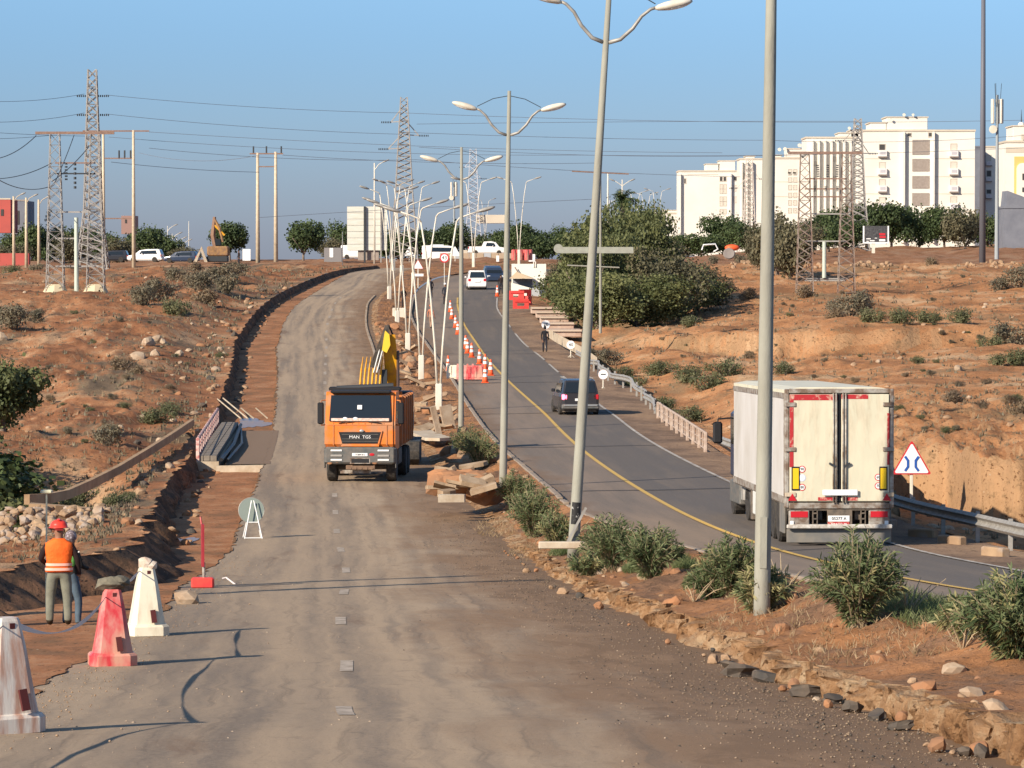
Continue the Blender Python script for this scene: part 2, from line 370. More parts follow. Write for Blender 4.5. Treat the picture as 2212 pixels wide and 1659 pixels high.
# ------------------------------------------------------------------ ground materials
def ground_mat(name, cols, scale=.35, rock=None, bump=.6, bscale=3.0, grit=True, pale=None, veg=None, vs=.16):
    m = bpy.data.materials.new(name); m.use_nodes = True; N, L, b = nodes_of(m)
    b.inputs['Roughness'].default_value = .95; b.inputs['Specular IOR Level'].default_value = .1
    g = N.new('ShaderNodeNewGeometry'); P = g.outputs['Position']
    def noise(sc, det=6, st=None, rough=.6):
        n = N.new('ShaderNodeTexNoise'); n.inputs['Scale'].default_value = sc; n.inputs['Detail'].default_value = det; n.inputs['Roughness'].default_value = rough
        mp = N.new('ShaderNodeMapping'); mp.inputs[3].default_value = st or (1, .5, 1); L.new(P, mp.inputs[0]); L.new(mp.outputs[0], n.inputs[0]); return n.outputs[0]
    r = N.new('ShaderNodeValToRGB'); r.color_ramp.elements[0].position = .38; r.color_ramp.elements[1].position = .62
    r.color_ramp.elements[0].color = (*cols[0], 1); r.color_ramp.elements[1].color = (*cols[-1], 1)
    for i, c in enumerate(cols[1:-1]): e = r.color_ramp.elements.new(.38 + .24 * (i + 1) / (len(cols) - 1)); e.color = (*c, 1)
    L.new(noise(scale, 9, rough=.68), r.inputs[0]); out = r.outputs[0]
    def over(out, fac, col, lo, hi):
        mr = N.new('ShaderNodeMapRange'); mr.inputs[1].default_value = lo; mr.inputs[2].default_value = hi; L.new(fac, mr.inputs[0])
        x = N.new('ShaderNodeMixRGB'); L.new(mr.outputs[0], x.inputs[0]); L.new(out, x.inputs[1]); x.inputs[2].default_value = (*col, 1); return x.outputs[0]
    if pale is not None:
        # pale, steep or rocky faces
        sx = N.new('ShaderNodeSeparateXYZ'); L.new(g.outputs['True Normal'], sx.inputs[0])
        inv = N.new('ShaderNodeMath'); inv.operation = 'SUBTRACT'; inv.inputs[0].default_value = 1; L.new(sx.outputs[2], inv.inputs[1])
        out = over(out, inv.outputs[0], pale, .06, .35)
    if veg is not None:
        out = over(out, noise(vs, 10, (1, .35, 1), .72), veg, .53, .60)
        out = over(out, noise(1.7, 8, (1, .35, 1), .75), tuple(c * .8 for c in veg), .56, .62)
    if grit:
        out = over(out, noise(9, 3, (1, .6, 1)), (cols[0][0] * .5, cols[0][1] * .5, cols[0][2] * .5), .6, .68)
        out = over(out, noise(6.3, 4, (1, .6, 1), .7), (.46, .34, .23), .67, .71)
    L.new(out, b.inputs['Base Color'])
    bp = N.new('ShaderNodeBump'); bp.inputs['Strength'].default_value = bump; bp.inputs['Distance'].default_value = .12
    L.new(noise(bscale, 10, (1, .7, 1), .7), bp.inputs['Height']); L.new(bp.outputs[0], b.inputs['Normal'])
    return m
def road_mat(name, base, dust, dustamt=(.45, .62), streak=.5, bump=.25, patch=(.62, .7), patchcol=None, cracks=None, lime=None, darkband=None, soil_l=None):
    m = bpy.data.materials.new(name); m.use_nodes = True; N, L, b = nodes_of(m)
    b.inputs['Roughness'].default_value = .88; b.inputs['Specular IOR Level'].default_value = .2
    U = N.new('ShaderNodeTexCoord').outputs['UV']
    def noise(sc, det, st, rough=.6, dist=0):
        n = N.new('ShaderNodeTexNoise'); n.inputs['Scale'].default_value = sc; n.inputs['Detail'].default_value = det; n.inputs['Roughness'].default_value = rough; n.inputs['Distortion'].default_value = dist
        mp = N.new('ShaderNodeMapping'); mp.inputs[3].default_value = st; L.new(U, mp.inputs[0]); L.new(mp.outputs[0], n.inputs[0]); return n.outputs[0]
    def over(out, fac, col, lo, hi, amt=1.0):
        mr = N.new('ShaderNodeMapRange'); mr.inputs[1].default_value = lo; mr.inputs[2].default_value = hi; mr.inputs[4].default_value = amt; L.new(fac, mr.inputs[0])
        x = N.new('ShaderNodeMixRGB'); L.new(mr.outputs[0], x.inputs[0])
        if hasattr(out, 'is_output'): L.new(out, x.inputs[1])
        else: x.inputs[1].default_value = (*out, 1)
        x.inputs[2].default_value = (*col, 1); return x.outputs[0]
    out = over(base, noise(14, 5, (1, 1, 1), .75), tuple(c * 1.5 for c in base), .35, .7)
    out = over(out, noise(2.2, 7, (1, .02, 1), .6, .1), dust, .42, .72, streak)       # wheel tracks along the road
    out = over(out, noise(.55, 8, (1, .07, 1), .65, .15), dust, dustamt[0], dustamt[1], .85)  # drifts of dust
    if patchcol: out = over(out, noise(.8, 8, (.9, .14, 1), .65, .1), patchcol, patch[0], patch[1], .8)
    if lime: out = over(out, noise(1.6, 8, (1, .5, 1), .7), lime, .56, .64, .7)
    if darkband:
        def M_(op, a, b_=None):
            n = N.new('ShaderNodeMath'); n.operation = op
            for i_, v_ in enumerate((a, b_)):
                if v_ is None: continue
                if isinstance(v_, (int, float)): n.inputs[i_].default_value = v_
                else: L.new(v_, n.inputs[i_])
            return n.outputs[0]
        sp = N.new('ShaderNodeSeparateXYZ'); L.new(U, sp.inputs[0]); u_ = sp.outputs[0]
        # wheel tracks: pale dusty ribbons that wander along the road
        for c_, w2, sc2, amt in ((.55, .24, .05, .9), (1.25, .16, .043, .85), (-.25, .14, .06, .9), (-1.7, .25, .035, .6), (2.0, .18, .05, .7), (.1, .08, .07, .8), (-1.1, .1, .04, .6)):
            wob = M_('MULTIPLY', M_('SUBTRACT', noise(1, 1, (.02, sc2 * .4, 1)), .5), 1.9)
            d_ = M_('ABSOLUTE', M_('SUBTRACT', M_('ADD', u_, wob), c_)); rough_ = M_('ADD', d_, M_('MULTIPLY', M_('SUBTRACT', noise(3, 6, (1.5, .04, 1), .7), .5), .55))
            out = over(out, rough_, dust, w2 + .12, w2 * .3, amt)
        # brown soil spread over the right-hand side
        s_ = M_('ADD', u_, M_('MULTIPLY', M_('SUBTRACT', noise(.45, 9, (1, .3, 1), .68, .5), .5), 7.5)); out = over(out, s_, darkband, .2, 2.3, .92)
        s_ = M_('ADD', u_, M_('MULTIPLY', M_('SUBTRACT', noise(1.1, 9, (1, .35, 1), .7, .3), .5), 9.0)); out = over(out, s_, tuple(c * .72 for c in darkband), 2.3, 3.2, .7)
        out = over(out, noise(2.6, 9, (.7, .6, 1), .8, .1), tuple(c * .62 for c in base), .56, .68, .45); out = over(out, noise(5, 7, (1, .02, 1), .7), tuple(c * .7 for c in base), .55, .7, .5)
    if soil_l:
        sp = N.new('ShaderNodeSeparateXYZ'); L.new(U, sp.inputs[0]); ng = N.new('ShaderNodeMath'); ng.operation = 'MULTIPLY_ADD'; L.new(noise(.5, 9, (1, .25, 1), .7, .4), ng.inputs[0]); ng.inputs[1].default_value = -5.0; L.new(sp.outputs[0], ng.inputs[2])
        out = over(out, ng.outputs[0], soil_l, -2.9, -4.1, .85)
    out = over(out, noise(26, 4, (1, .8, 1), .7), tuple(c * .45 for c in base), .6, .68, .7)
    out = over(out, noise(19, 4, (1, .8, 1), .7), (.5, .42, .34), .68, .71, .8)
    L.new(out, b.inputs['Base Color'])
    bp = N.new('ShaderNodeBump'); bp.inputs['Strength'].default_value = bump; bp.inputs['Distance'].default_value = .03
    L.new(noise(11, 9, (1, 1, 1), .75), bp.inputs['Height']); L.new(bp.outputs[0], b.inputs['Normal'])
    return m
M_earthL = ground_mat('red_earth', [(.19, .085, .042), (.32, .14, .065), (.39, .185, .088), (.45, .28, .16)], scale=.22, bump=.8, pale=(.50, .34, .20), veg=(.19, .135, .085))
M_earthR = ground_mat('orange_earth', [(.27, .13, .06), (.42, .195, .085), (.50, .25, .115), (.54, .35, .20)], scale=.22, bump=1.0, pale=(.41, .245, .13), veg=(.29, .18, .095), vs=.09)
M_plateau = ground_mat('plateau_earth', [(.2, .1, .05), (.3, .15, .08), (.33, .2, .12)])
M_strip = ground_mat('excavated_earth', [(.22, .12, .065), (.34, .155, .075), (.40, .22, .12)], scale=.6, bump=.35)
M_median = ground_mat('median_soil', [(.19, .11, .065), (.27, .15, .085), (.36, .17, .075), (.42, .21, .10)], scale=.55, bump=.8, bscale=5)
M_shoulder = ground_mat('shoulder_soil', [(.17, .115, .08), (.25, .165, .11), (.33, .22, .14)], scale=.5, bump=.4)
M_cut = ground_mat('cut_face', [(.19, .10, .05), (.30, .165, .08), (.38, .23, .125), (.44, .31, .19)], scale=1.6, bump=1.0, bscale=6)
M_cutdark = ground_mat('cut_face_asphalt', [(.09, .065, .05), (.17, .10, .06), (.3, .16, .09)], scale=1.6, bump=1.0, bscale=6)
M_roadL = road_mat('worn_asphalt', (.19, .148, .11), (.42, .31, .205), (.45, .66), .85, bump=.45, patchcol=(.20, .135, .09), patch=(.58, .68), darkband=(.25, .155, .088))
M_roadR = road_mat('asphalt', (.112, .097, .085), (.20, .16, .125), (.50, .66), .25, bump=.15)
M_roadR2 = road_mat('dusty_asphalt', (.155, .125, .10), (.28, .21, .155), (.42, .60), .4, bump=.2, soil_l=(.21, .14, .09))

# ------------------------------------------------------------------ ground sheets
ysN = rows(24, 431, .0048)
strip('road', LE, lambda y: RE(y) + .45, lambda X, Y, t: ZL(Y) + .03 * (1 - (2 * t - 1) ** 2) + 0 * X, M_roadL, rows(22, 431, .006), 60, .012, jag=.16)
ysr = rows(38, 431, .006)
strip('road.001', KB, YL, lambda X, Y, t: ZR(Y) + 0 * X, M_roadR2, ysr, 18, .01)
strip('road.002', YL, WL, lambda X, Y, t: ZR(Y) + 0 * X, M_roadR, ysr, 18, .006)
# excavated strip: floor + ragged side wall + lip
def jagLT(Y): return np.interp(Y, [60, 90, 120], [.7, .5, .22]) * fbm(Y * .8, Y * 0, 4, 41)
def fl(X, Y, t):
    z = zfloor(Y) + np.clip(5 / Y, .012, .06) * fbm(X * .9, Y * .7, 4, 2)
    return z
strip('ground', lambda y: LT(y) - .5, lambda y: LE(y) + .35, fl, M_strip, rows(22, 431, .005), 34, .008)
def wallstrip(name, xc, z0f, z1f, m, ys, n, lean, seed, amp=.16):
    t = np.linspace(0, 1, n)[None]; Y = np.repeat(ys[:, None], n, 1)
    x = xc(ys)[:, None]; z0 = z0f(ys)[:, None]; z1 = z1f(ys)[:, None]
    prof = amp * (fbm(Y * 1.1, t * 1.5 + 0 * Y, 4, seed)) + .07 * vnoise(Y * 4.2, t * 3 + 0 * Y, seed + 3)
    prof = prof * np.sin(np.pi * np.clip(t, .08, .92)) 
    X = x + lean * (1 - t) + prof; Z = z0 + (z1 - z0) * t
    return grid_obj(name, X, Y, Z, m, U=X, V=Y)
ysw = rows(60, 431, .0035)
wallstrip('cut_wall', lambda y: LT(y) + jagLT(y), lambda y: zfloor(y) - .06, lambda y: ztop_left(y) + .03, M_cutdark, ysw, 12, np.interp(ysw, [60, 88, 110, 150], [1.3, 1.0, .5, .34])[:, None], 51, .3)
# near-left broken edge of the asphalt
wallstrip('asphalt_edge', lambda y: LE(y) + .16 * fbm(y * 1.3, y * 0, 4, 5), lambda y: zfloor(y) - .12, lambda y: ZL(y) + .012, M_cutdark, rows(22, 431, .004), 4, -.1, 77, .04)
# left natural ground
w_ = np.concatenate([np.linspace(0, 4, 22), np.linspace(4.3, 16, 52), np.linspace(16.6, 45, 40)])
def left_w(ys): return np.clip(ys / 260, .55, 1.25)
ysl = rows(58, 431, .0042)
Wd = w_[None] * left_w(ysl)[:, None]
YY = np.repeat(ysl[:, None], len(w_), 1); XX = (LT(ysl) + jagLT(ysl))[:, None] - Wd
def zleft(X, Y, d):
    z = natural(X, Y); zt = ztop_left(Y) + .10 * fbm(X * .8, Y * .6, 4, 13)
    a = sstep(.6, np.clip(Y / 40, 2.2, 5.5), d); return zt * (1 - a) + z * a
Zl = zleft(XX, YY, Wd); Zl[:, 0] = ztop_left(ysl) + .03
grid_obj('hillside', XX, YY, Zl, M_earthL)
# right natural ground and shoulder
ysr2 = rows(58, 431, .0042)
Wr = w_[None] * left_w(ysr2)[:, None]
YY = np.repeat(ysr2[:, None], len(w_), 1); XX = (SR(ysr2) + .5)[:, None] + Wr
def zright(X, Y, d):
    z = natural(X, Y); zt = ZR(Y) - .06 - .3 * sstep(0, 2.5, d) + .06 * fbm(X, Y, 3, 3)
    a = sstep(np.where(Y < 130, .25, 1.0), np.where(Y < 130, .8, np.clip(Y / 40, 2.2, 6)), d); return zt * (1 - a) + z * a
grid_obj('hillside.001', XX, YY, zright(XX, YY, Wr), M_earthR)
def shz(X, Y, t): return ZR(Y) - .004 - .05 * t + .03 * fbm(X * 1.4, Y * .8, 4, 23) * sstep(0, .2, t)
strip('shoulder', lambda y: WL(y) - .1, lambda y: SR(y) + .55, shz, M_shoulder, ysr, 14)
# plateau behind the crest, out to the horizon
pu = np.linspace(-2.6, 2.9, 190); ypl = np.concatenate([np.array([429.5]), rows(431, 640, .006), np.array([700, 900, 1500, 4000, 15000.])])
UU, YY = np.meshgrid(pu, ypl); XX = UU * 820 / FPX * YY
Zp = natural(XX, YY); Zn = np.clip(YY, 0, 560)
far = sstep(580, 800, YY); Zp = Zp * (1 - far) + (-.9) * far
mid = (XX > LT(np.minimum(YY, 430)) - 1) & (XX < SR(np.minimum(YY, 430)) + 4)
Zp = np.where(mid, np.where(YY < 437, -1.25 + .5 * sstep(431, 437, YY) , Zp), Zp); Zp[0] -= .6
grid_obj('plateau', XX, YY, Zp, M_plateau)
# median between the carriageways
mj = lambda y: .16 * fbm(y * 1.3 + 50, y * 0, 4, 6) + .38 * fbm(y * .45, y * 0, 4, 61) * np.clip((95 - y) / 30, 0.15, 1)
MH = lambda y: np.interp(y, [22, 60, 90, 110, 200, 430], [.31, .24, .13, .1, .12, .1])
cutx = lambda y: RE(y) + .12 + np.abs(mj(y)) 
def medz(X, Y, t):
    z = (ZL(Y) + MH(Y)) * (1 - t) + (ZR(Y) + .1) * t
    bump_ = .28 * fbm(X * .9, Y * .5, 5, 71) + .12 * ridged(X * 2.1, Y * 1.3, 3, 15)
    mound = .45 * np.exp(-((t - .45) / .22) ** 2) * np.clip((95 - Y) / 35, 0, 1) * (.6 + vnoise(X * .5, Y * .25, 4))
    return z + (bump_ * .7 + mound) * np.sin(np.pi * np.clip(t, 0.02, .98)) ** .6
def cut_lean(y): return np.interp(y, [22, 40, 60, 90, 120], [.2, .26, .42, .6, .6])
ysm = rows(23, 431, .0032)
strip('median', lambda y: cutx(y) + cut_lean(y), lambda y: KB(y) - .1, medz, M_median, ysm, 56)
t = np.linspace(0, 1, 10)[None]; Y = np.repeat(ysm[:, None], 10, 1)
base_x = cutx(ysm)[:, None] - .02; top_x = (cutx(ysm) + cut_lean(ysm))[:, None]
prf = .17 * ridged(Y * 1.6, t * 1.3, 3, 33) + .10 * np.round(vnoise(Y * 3.1, t * .9 + 0 * Y, 38) * 4) / 4 + .3 * fbm(Y * .9, t * .6 + 0 * Y, 3, 44)
X = base_x + (top_x - base_x) * t + prf * np.sin(np.pi * t) * np.clip((110 - Y) / 40, .2, 1)
zb = (ZL(ysm) - .03)[:, None]; ztp = medz(top_x, ysm[:, None], np.zeros_like(top_x)); Z = zb + (ztp - zb) * t
Z = Z + .06 * fbm(Y * 5, X * 5, 3, 90) * np.sin(np.pi * t)
grid_obj('cut_bank', X, Y, Z, M_cut, smooth=False)

from mathutils.bvhtree import BVHTree
_vs, _fs = [], []
for o_ in list(COL.objects):
    if o_.type == 'MESH' and o_.get('kind') == 'structure':
        me_ = o_.data; n_ = len(me_.vertices); a_ = np.empty(n_ * 3); me_.vertices.foreach_get('co', a_); b_ = len(_vs); _vs.extend(map(tuple, a_.reshape(-1, 3)))
        f_ = np.empty(len(me_.polygons) * 4, dtype=np.int32); me_.loops.foreach_get('vertex_index', f_); _fs.extend(map(tuple, (f_.reshape(-1, 4) + b_).tolist()))
BVH = BVHTree.FromPolygons(_vs, _fs)
def ground_z(X, Y):
    """height of whatever ground sheet lies at X, Y"""
    h = BVH.ray_cast(Vector((float(X), float(Y), 60)), Vector((0, 0, -1)))
    return h[0].z if h[0] is not None else float(ZL(min(Y, 430)))
def gpx(px, Y):
    X = (px - 1106.0) / FPX * Y; return Vector((X, Y, ground_z(X, Y)))
def frame_y(v):
    d = v.y * math.cos(PITCH) - v.z * math.sin(PITCH); h = v.y * math.sin(PITCH) + v.z * math.cos(PITCH)
    return 829.5 - FPX * h / d
def find(px, py, lo=60, hi=600, step=1.0):
    """nearest ground point seen at (px, py)"""
    d = at(px, py, 1.0).normalized(); h = BVH.ray_cast(at(px, py, lo), d)
    return h[0].copy() if h[0] is not None else gpx(px, hi)
# ------------------------------------------------------------------ materials of the things
conc = mat('concrete', (.33, .325, .27), .85, (.26, .25, .205), 2.5, .25, 30, stretch=(1, 1, .3))
concpale = mat('pale_concrete', (.55, .47, .36), .9, (.42, .33, .23), 2.2, .4, 14)
kerbm = mat('kerb_concrete', (.36, .30, .24), .9, (.24, .18, .13), 1.2, .3, 14)
polew = mat('white_painted_steel', (.72, .68, .58), .5, (.6, .54, .43), 3, stretch=(1, 1, .3))
galv = mat('galvanised_steel', (.40, .385, .35), .55, (.27, .25, .22), 4, metal=.25)
lattm = mat('lattice_steel', (.36, .35, .33), .6, (.30, .27, .24), 3, metal=.1)
rustm = mat('rusty_steel', (.20, .12, .09), .8, (.28, .19, .15), 6)
darkm = mat('dark_metal', (.04, .045, .05), .5)
blackm = mat('black_plastic', (.02, .02, .022), .5)
rubber = mat('rubber', (.025, .024, .023), .85, (.07, .06, .05), 8)
glassm = mat('dark_glass', (.015, .02, .025), .06, spec=.6)
chrome = mat('wheel_metal', (.55, .55, .52), .35, metal=.7)
whitep = mat('white_plastic', (.78, .72, .56), .45, (.56, .46, .33), 5, .1, 20, contrast=(.45, .75), stretch=(1, 1, .35))
redp = mat('red_plastic', (.58, .05, .06), .42, (.62, .22, .19), 9, .1, 30, contrast=(.40, .66), stretch=(1, 1, .4), col3=(.6, .3, .22), s3=3)
redbar = mat('bright_red_plastic', (.75, .08, .06), .45, (.6, .05, .05), 6)
orangep = mat('orange_plastic', (.85, .13, .04), .45)
refl = mat('white_band', (.85, .83, .8), .4)
orangepaint = mat('orange_paint', (.78, .20, .025), .42, (.55, .2, .07), 2.6, .12, 6, spec=.4, contrast=(.42, .78), col3=(.5, .23, .11), s3=1.3)
orangedirty = mat('dirty_orange_paint', (.62, .2, .05), .55, (.34, .17, .09), 3)
bumperg = mat('grey_bumper', (.09, .1, .1), .6, (.17, .15, .13), 4)
lampglass = mat('lamp_glass', (.8, .8, .78), .15, spec=.6)
yellowp = mat('yellow_paint', (.9, .45, .02), .45, (.65, .3, .05), 4)
trailerw = mat('white_trailer_panel', (.62, .60, .57), .5, (.50, .47, .42), 1.1, stretch=(1, .6, .5), contrast=(.4, .7))
doorm = mat('stained_cream_door', (.66, .60, .45), .55, (.42, .37, .26), 1.5, .08, 6, stretch=(2.2, 1, .55), contrast=(.46, .74), detail=12, col3=(.60, .57, .43), s3=3.1)
redpaint = mat('red_paint', (.42, .03, .035), .5, (.6, .42, .32), 6, contrast=(.52, .66))
steelw = mat('worn_steel', (.42, .39, .34), .5, (.2, .14, .1), 4, .2, 12, metal=.25, contrast=(.42, .6))
underm = mat('grimy_chassis', (.085, .075, .065), .75, (.2, .155, .115), 5, .3, 9)
amber = mat('yellow_reflector', (.8, .52, .02), .35)
tail = mat('tail_lamp_red', (.5, .02, .03), .25)
carwhite = mat('white_car_paint', (.8, .78, .74), .25, spec=.5)
cardark = mat('charcoal_car_paint', (.03, .03, .035), .22, spec=.6)
carblue = mat('dark_blue_car_paint', (.03, .045, .08), .22, spec=.6)
carsilver = mat('silver_car_paint', (.5, .52, .55), .3, metal=.4)
cabpaint = mat('dark_blue_cab_paint', (.035, .045, .08), .35)
signw = mat('sign_white', (.82, .82, .8), .4)
signred = mat('sign_red', (.55, .03, .04), .4)
signback = mat('sign_back_grey', (.22, .26, .23), .55)
signblue = mat('sign_blue', (.03, .1, .38), .4)
signblack = mat('sign_black', (.02, .02, .02), .5)
wallw = mat('cream_render', (.78, .745, .66), .85, (.71, .67, .58), .15, coord='World')
wallcream = mat('cream_wall', (.60, .53, .42), .85, (.54, .47, .37), .3, coord='World')
wallbrown = mat('brown_lattice_panel', (.28, .235, .2), .85, (.34, .29, .25), 3)  # brown of the grilles, slabs and trim
yellowst = mat('yellow_stone', (.72, .48, .16), .8)
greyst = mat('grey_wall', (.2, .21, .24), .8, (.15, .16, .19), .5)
redwall = mat('red_wall', (.48, .10, .08), .85, (.4, .09, .075), .5)
winm = mat('shaded_window', (.07, .065, .06), .3)
shutm = mat('closed_shutter', (.62, .56, .47), .8)
balcm = mat('balcony_panel', (.72, .68, .66), .7)
stone = mat('pale_stone', (.40, .27, .17), .9, (.28, .175, .10), 2.5, .5, 9, coord='World')
stonew = mat('white_stone', (.46, .36, .26), .9, (.33, .23, .15), 3, .4, 9, coord='World')
stonerb = mat('river_stone', (.40, .275, .165), .85, (.25, .16, .10), 1.3, .3, 9, coord='World', col3=(.36, .29, .235), s3=1.9)
slabm = mat('broken_concrete', (.44, .33, .22), .95, (.26, .17, .10), 1.7, .6, 7, coord='World')
tarchunk = mat('asphalt_lump', (.06, .055, .05), .95, (.13, .1, .075), 3, .8, 10, coord='World')
soil = mat('loose_soil', (.27, .145, .08), .95, (.36, .17, .08), 1.8, .7, 8, coord='World')
bark = mat('bark', (.16, .125, .1), .95, (.24, .19, .15), 6, .6, 12)
tapem = mat('barrier_tape', (.62, .55, .53), .6)
wirem = mat('wire', (.12, .13, .16), .6)
tilem = mat('tin_sheet', (.66, .66, .60), .5, (.58, .57, .48), .8, stretch=(1, 1, 6))
def leafmat(name, c1, c2, tr=.25, sc=.9):
    m = bpy.data.materials.new(name); m.use_nodes = True; N, L, b = nodes_of(m)
    b.inputs['Roughness'].default_value = .6; b.inputs['Specular IOR Level'].default_value = .25
    g = N.new('ShaderNodeNewGeometry'); n = N.new('ShaderNodeTexNoise'); n.inputs['Scale'].default_value = sc; n.inputs['Detail'].default_value = 5
    L.new(g.outputs['Position'], n.inputs[0]); r = N.new('ShaderNodeMapRange'); r.inputs[1].default_value = .38; r.inputs[2].default_value = .62; L.new(n.outputs[0], r.inputs[0])
    x = N.new('ShaderNodeMixRGB'); L.new(r.outputs[0], x.inputs[0]); x.inputs[1].default_value = (*c1, 1); x.inputs[2].default_value = (*c2, 1)
    L.new(x.outputs[0], b.inputs['Base Color'])
    t = N.new('ShaderNodeBsdfTranslucent'); L.new(x.outputs[0], t.inputs[0]); ms = N.new('ShaderNodeMixShader'); ms.inputs[0].default_value = tr
    L.new(b.outputs[0], ms.inputs[1]); L.new(t.outputs[0], ms.inputs[2]); L.new(ms.outputs[0], N['Material Output'].inputs[0])
    return m
lf_dark = leafmat('dark_tree_leaf', (.045, .07, .028), (.085, .115, .042), .2, .5)
lf_green = leafmat('bush_leaf', (.085, .105, .042), (.20, .21, .085), .32, .45)
lf_olive = leafmat('olive_leaf', (.10, .095, .055), (.17, .15, .085), .2, .6)
lf_grey = leafmat('grey_scrub', (.14, .13, .09), (.24, .20, .13), .2, 1.2)
lf_brown = leafmat('dry_scrub', (.16, .12, .08), (.27, .20, .12), .2, 1.2)
lf_ole = leafmat('oleander_leaf', (.085, .12, .05), (.19, .215, .10), .25, 3)
lf_oledry = leafmat('oleander_yellowing_leaf', (.26, .24, .10), (.38, .34, .17), .25, 3)
lf_herb = leafmat('feathery_herb', (.12, .16, .06), (.22, .24, .11), .35, 2.5)
lf_straw = leafmat('straw', (.28, .19, .10), (.42, .31, .19), .2, 3)
# ------------------------------------------------------------------ markings, kerb, barriers
def line_on(name, cx, wdt, zf, m, y0, y1, parent=None, dz=.006, n=None):
    ys = np.linspace(y0, y1, n or max(3, int((y1 - y0) / 1.5))); X = np.stack([cx(ys) - wdt / 2, cx(ys) + wdt / 2], 1); Y = np.stack([ys, ys], 1)
    Z = zf(Y) + dz
    return grid_obj(name, X, Y, Z, m, U=X, V=Y, parent=parent)
yel = mat('yellow_line_paint', (.62, .40, .10), .75, (.42, .28, .12), 5, coord='World', contrast=(.5, .75))
whl = mat('white_line_paint', (.52, .48, .42), .8, (.26, .22, .19), 3, coord='World', contrast=(.42, .62))
whd = mat('faded_dash_paint', (.52, .43, .34), .9, (.26, .21, .16), 5, coord='World', contrast=(.36, .62))
line_on('road_marking', YL, .15, ZR, yel, 45, 330, dz=.022)
line_on('road_marking.001', WL, .13, ZR, whl, 45, 205, dz=.022)
for i, (a, b_) in enumerate([(207, 217), (222, 234), (240, 252), (258, 276), (284, 330)]): line_on('road_marking', WL, .13, ZR, whl, a, b_, dz=.022)
DX = Curve([(30, -1.0), (39, -1.73), (51.5, -2.25), (60.5, -2.74), (80, -3.5), (99, -4.56), (128, -6.0), (170, -8.1), (205, -10.1), (245, -12.0), (290, -14.0), (320, -14.7), (350, -14.5), (400, -14)])
y = 27.0
while y < 330:
    n_ = 8; y1_ = y + (2.4 if y < 150 else 3); gy = np.repeat(np.linspace(y, y1_, n_)[:, None], 4, 1); gx = DX(gy[:, :1]) + np.linspace(-.085, .085, 4)[None]
    gz = np.array([[ground_z(a, b) for a, b in zip(r1, r2)] for r1, r2 in zip(gx, gy)]) + .006; grid_obj('road_marking', gx, gy, gz, whd, U=gx, V=gy); y += 10.6
# thin dark lines across the right carriageway
near_black = mat('dark_cross_line', (.035, .033, .032), .7)
jm = []
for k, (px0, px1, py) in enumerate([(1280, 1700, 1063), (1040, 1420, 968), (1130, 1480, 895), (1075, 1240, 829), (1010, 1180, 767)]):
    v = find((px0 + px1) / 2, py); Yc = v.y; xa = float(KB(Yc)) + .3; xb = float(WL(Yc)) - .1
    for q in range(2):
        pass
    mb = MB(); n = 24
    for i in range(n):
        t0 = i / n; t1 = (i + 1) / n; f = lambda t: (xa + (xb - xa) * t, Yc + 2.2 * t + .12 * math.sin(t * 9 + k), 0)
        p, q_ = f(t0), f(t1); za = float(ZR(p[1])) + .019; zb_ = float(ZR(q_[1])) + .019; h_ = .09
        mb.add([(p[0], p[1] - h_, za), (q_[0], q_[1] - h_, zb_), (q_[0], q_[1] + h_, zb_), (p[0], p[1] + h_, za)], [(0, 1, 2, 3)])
    mb.build('road_marking', near_black, kind='structure')

# kerb between the median and the right carriageway, in separate stones
kr = empty('kerb', (0, 0, 0)); kr['kind'] = 'structure'
kmesh = MB().bev(-.09, .09, -.49, .49, -.1, .15, .02).mesh('kerb_stone', kerbm)
y = 62.0; rg = random.Random(5); ks = []
while y < 330:
    L_ = 1.0 if y < 200 else 1.0
    if not (rg.random() < .10 and y < 110):
        x = float(KB(y)); dx = float(KB(y + .5) - KB(y - .5)); dz_ = float(ZR(y + .5) - ZR(y - .5))
        ks.append((x, y, float(ZR(y)), math.atan2(-dx, 1), math.atan(dz_)))
    y += 1.0 * math.cos(math.atan(dx)) if ks else 1.0
for i, (x, y, z, a, b_) in enumerate(ks):
    if i < 240:
        o = bpy.data.objects.new('kerb_stone', kmesh); COL.objects.link(o); o.parent = kr
        o.location = (x, y, z - rg.uniform(0, .03)); o.rotation_euler = (b_, 0, a + rg.uniform(-.01, .01))
    else: pass
rest = MB()
for (x, y, z, a, b_) in ks[240:]: rest.box((x, y, z + .03), (.18, .98, .24), Matrix.Rotation(a, 3, 'Z') @ Matrix.Rotation(b_, 3, 'X'))
if rest.v: tag(rest.build('kerb_stones', kerbm, kr), kind='stuff')
# kerb line left along the far left carriageway edge
mb = MB()
for y in np.arange(225, 330, 2.0):
    x = float(RE(y)) - .15; dx = float(RE(y + .5) - RE(y - .5)); mb.box((x, y, float(ZL(y)) + .03), (.14, 1.96, .12), Matrix.Rotation(math.atan2(-dx, 1), 3, 'Z'))
tag(mb.build('kerb.001', kerbm), kind='structure')

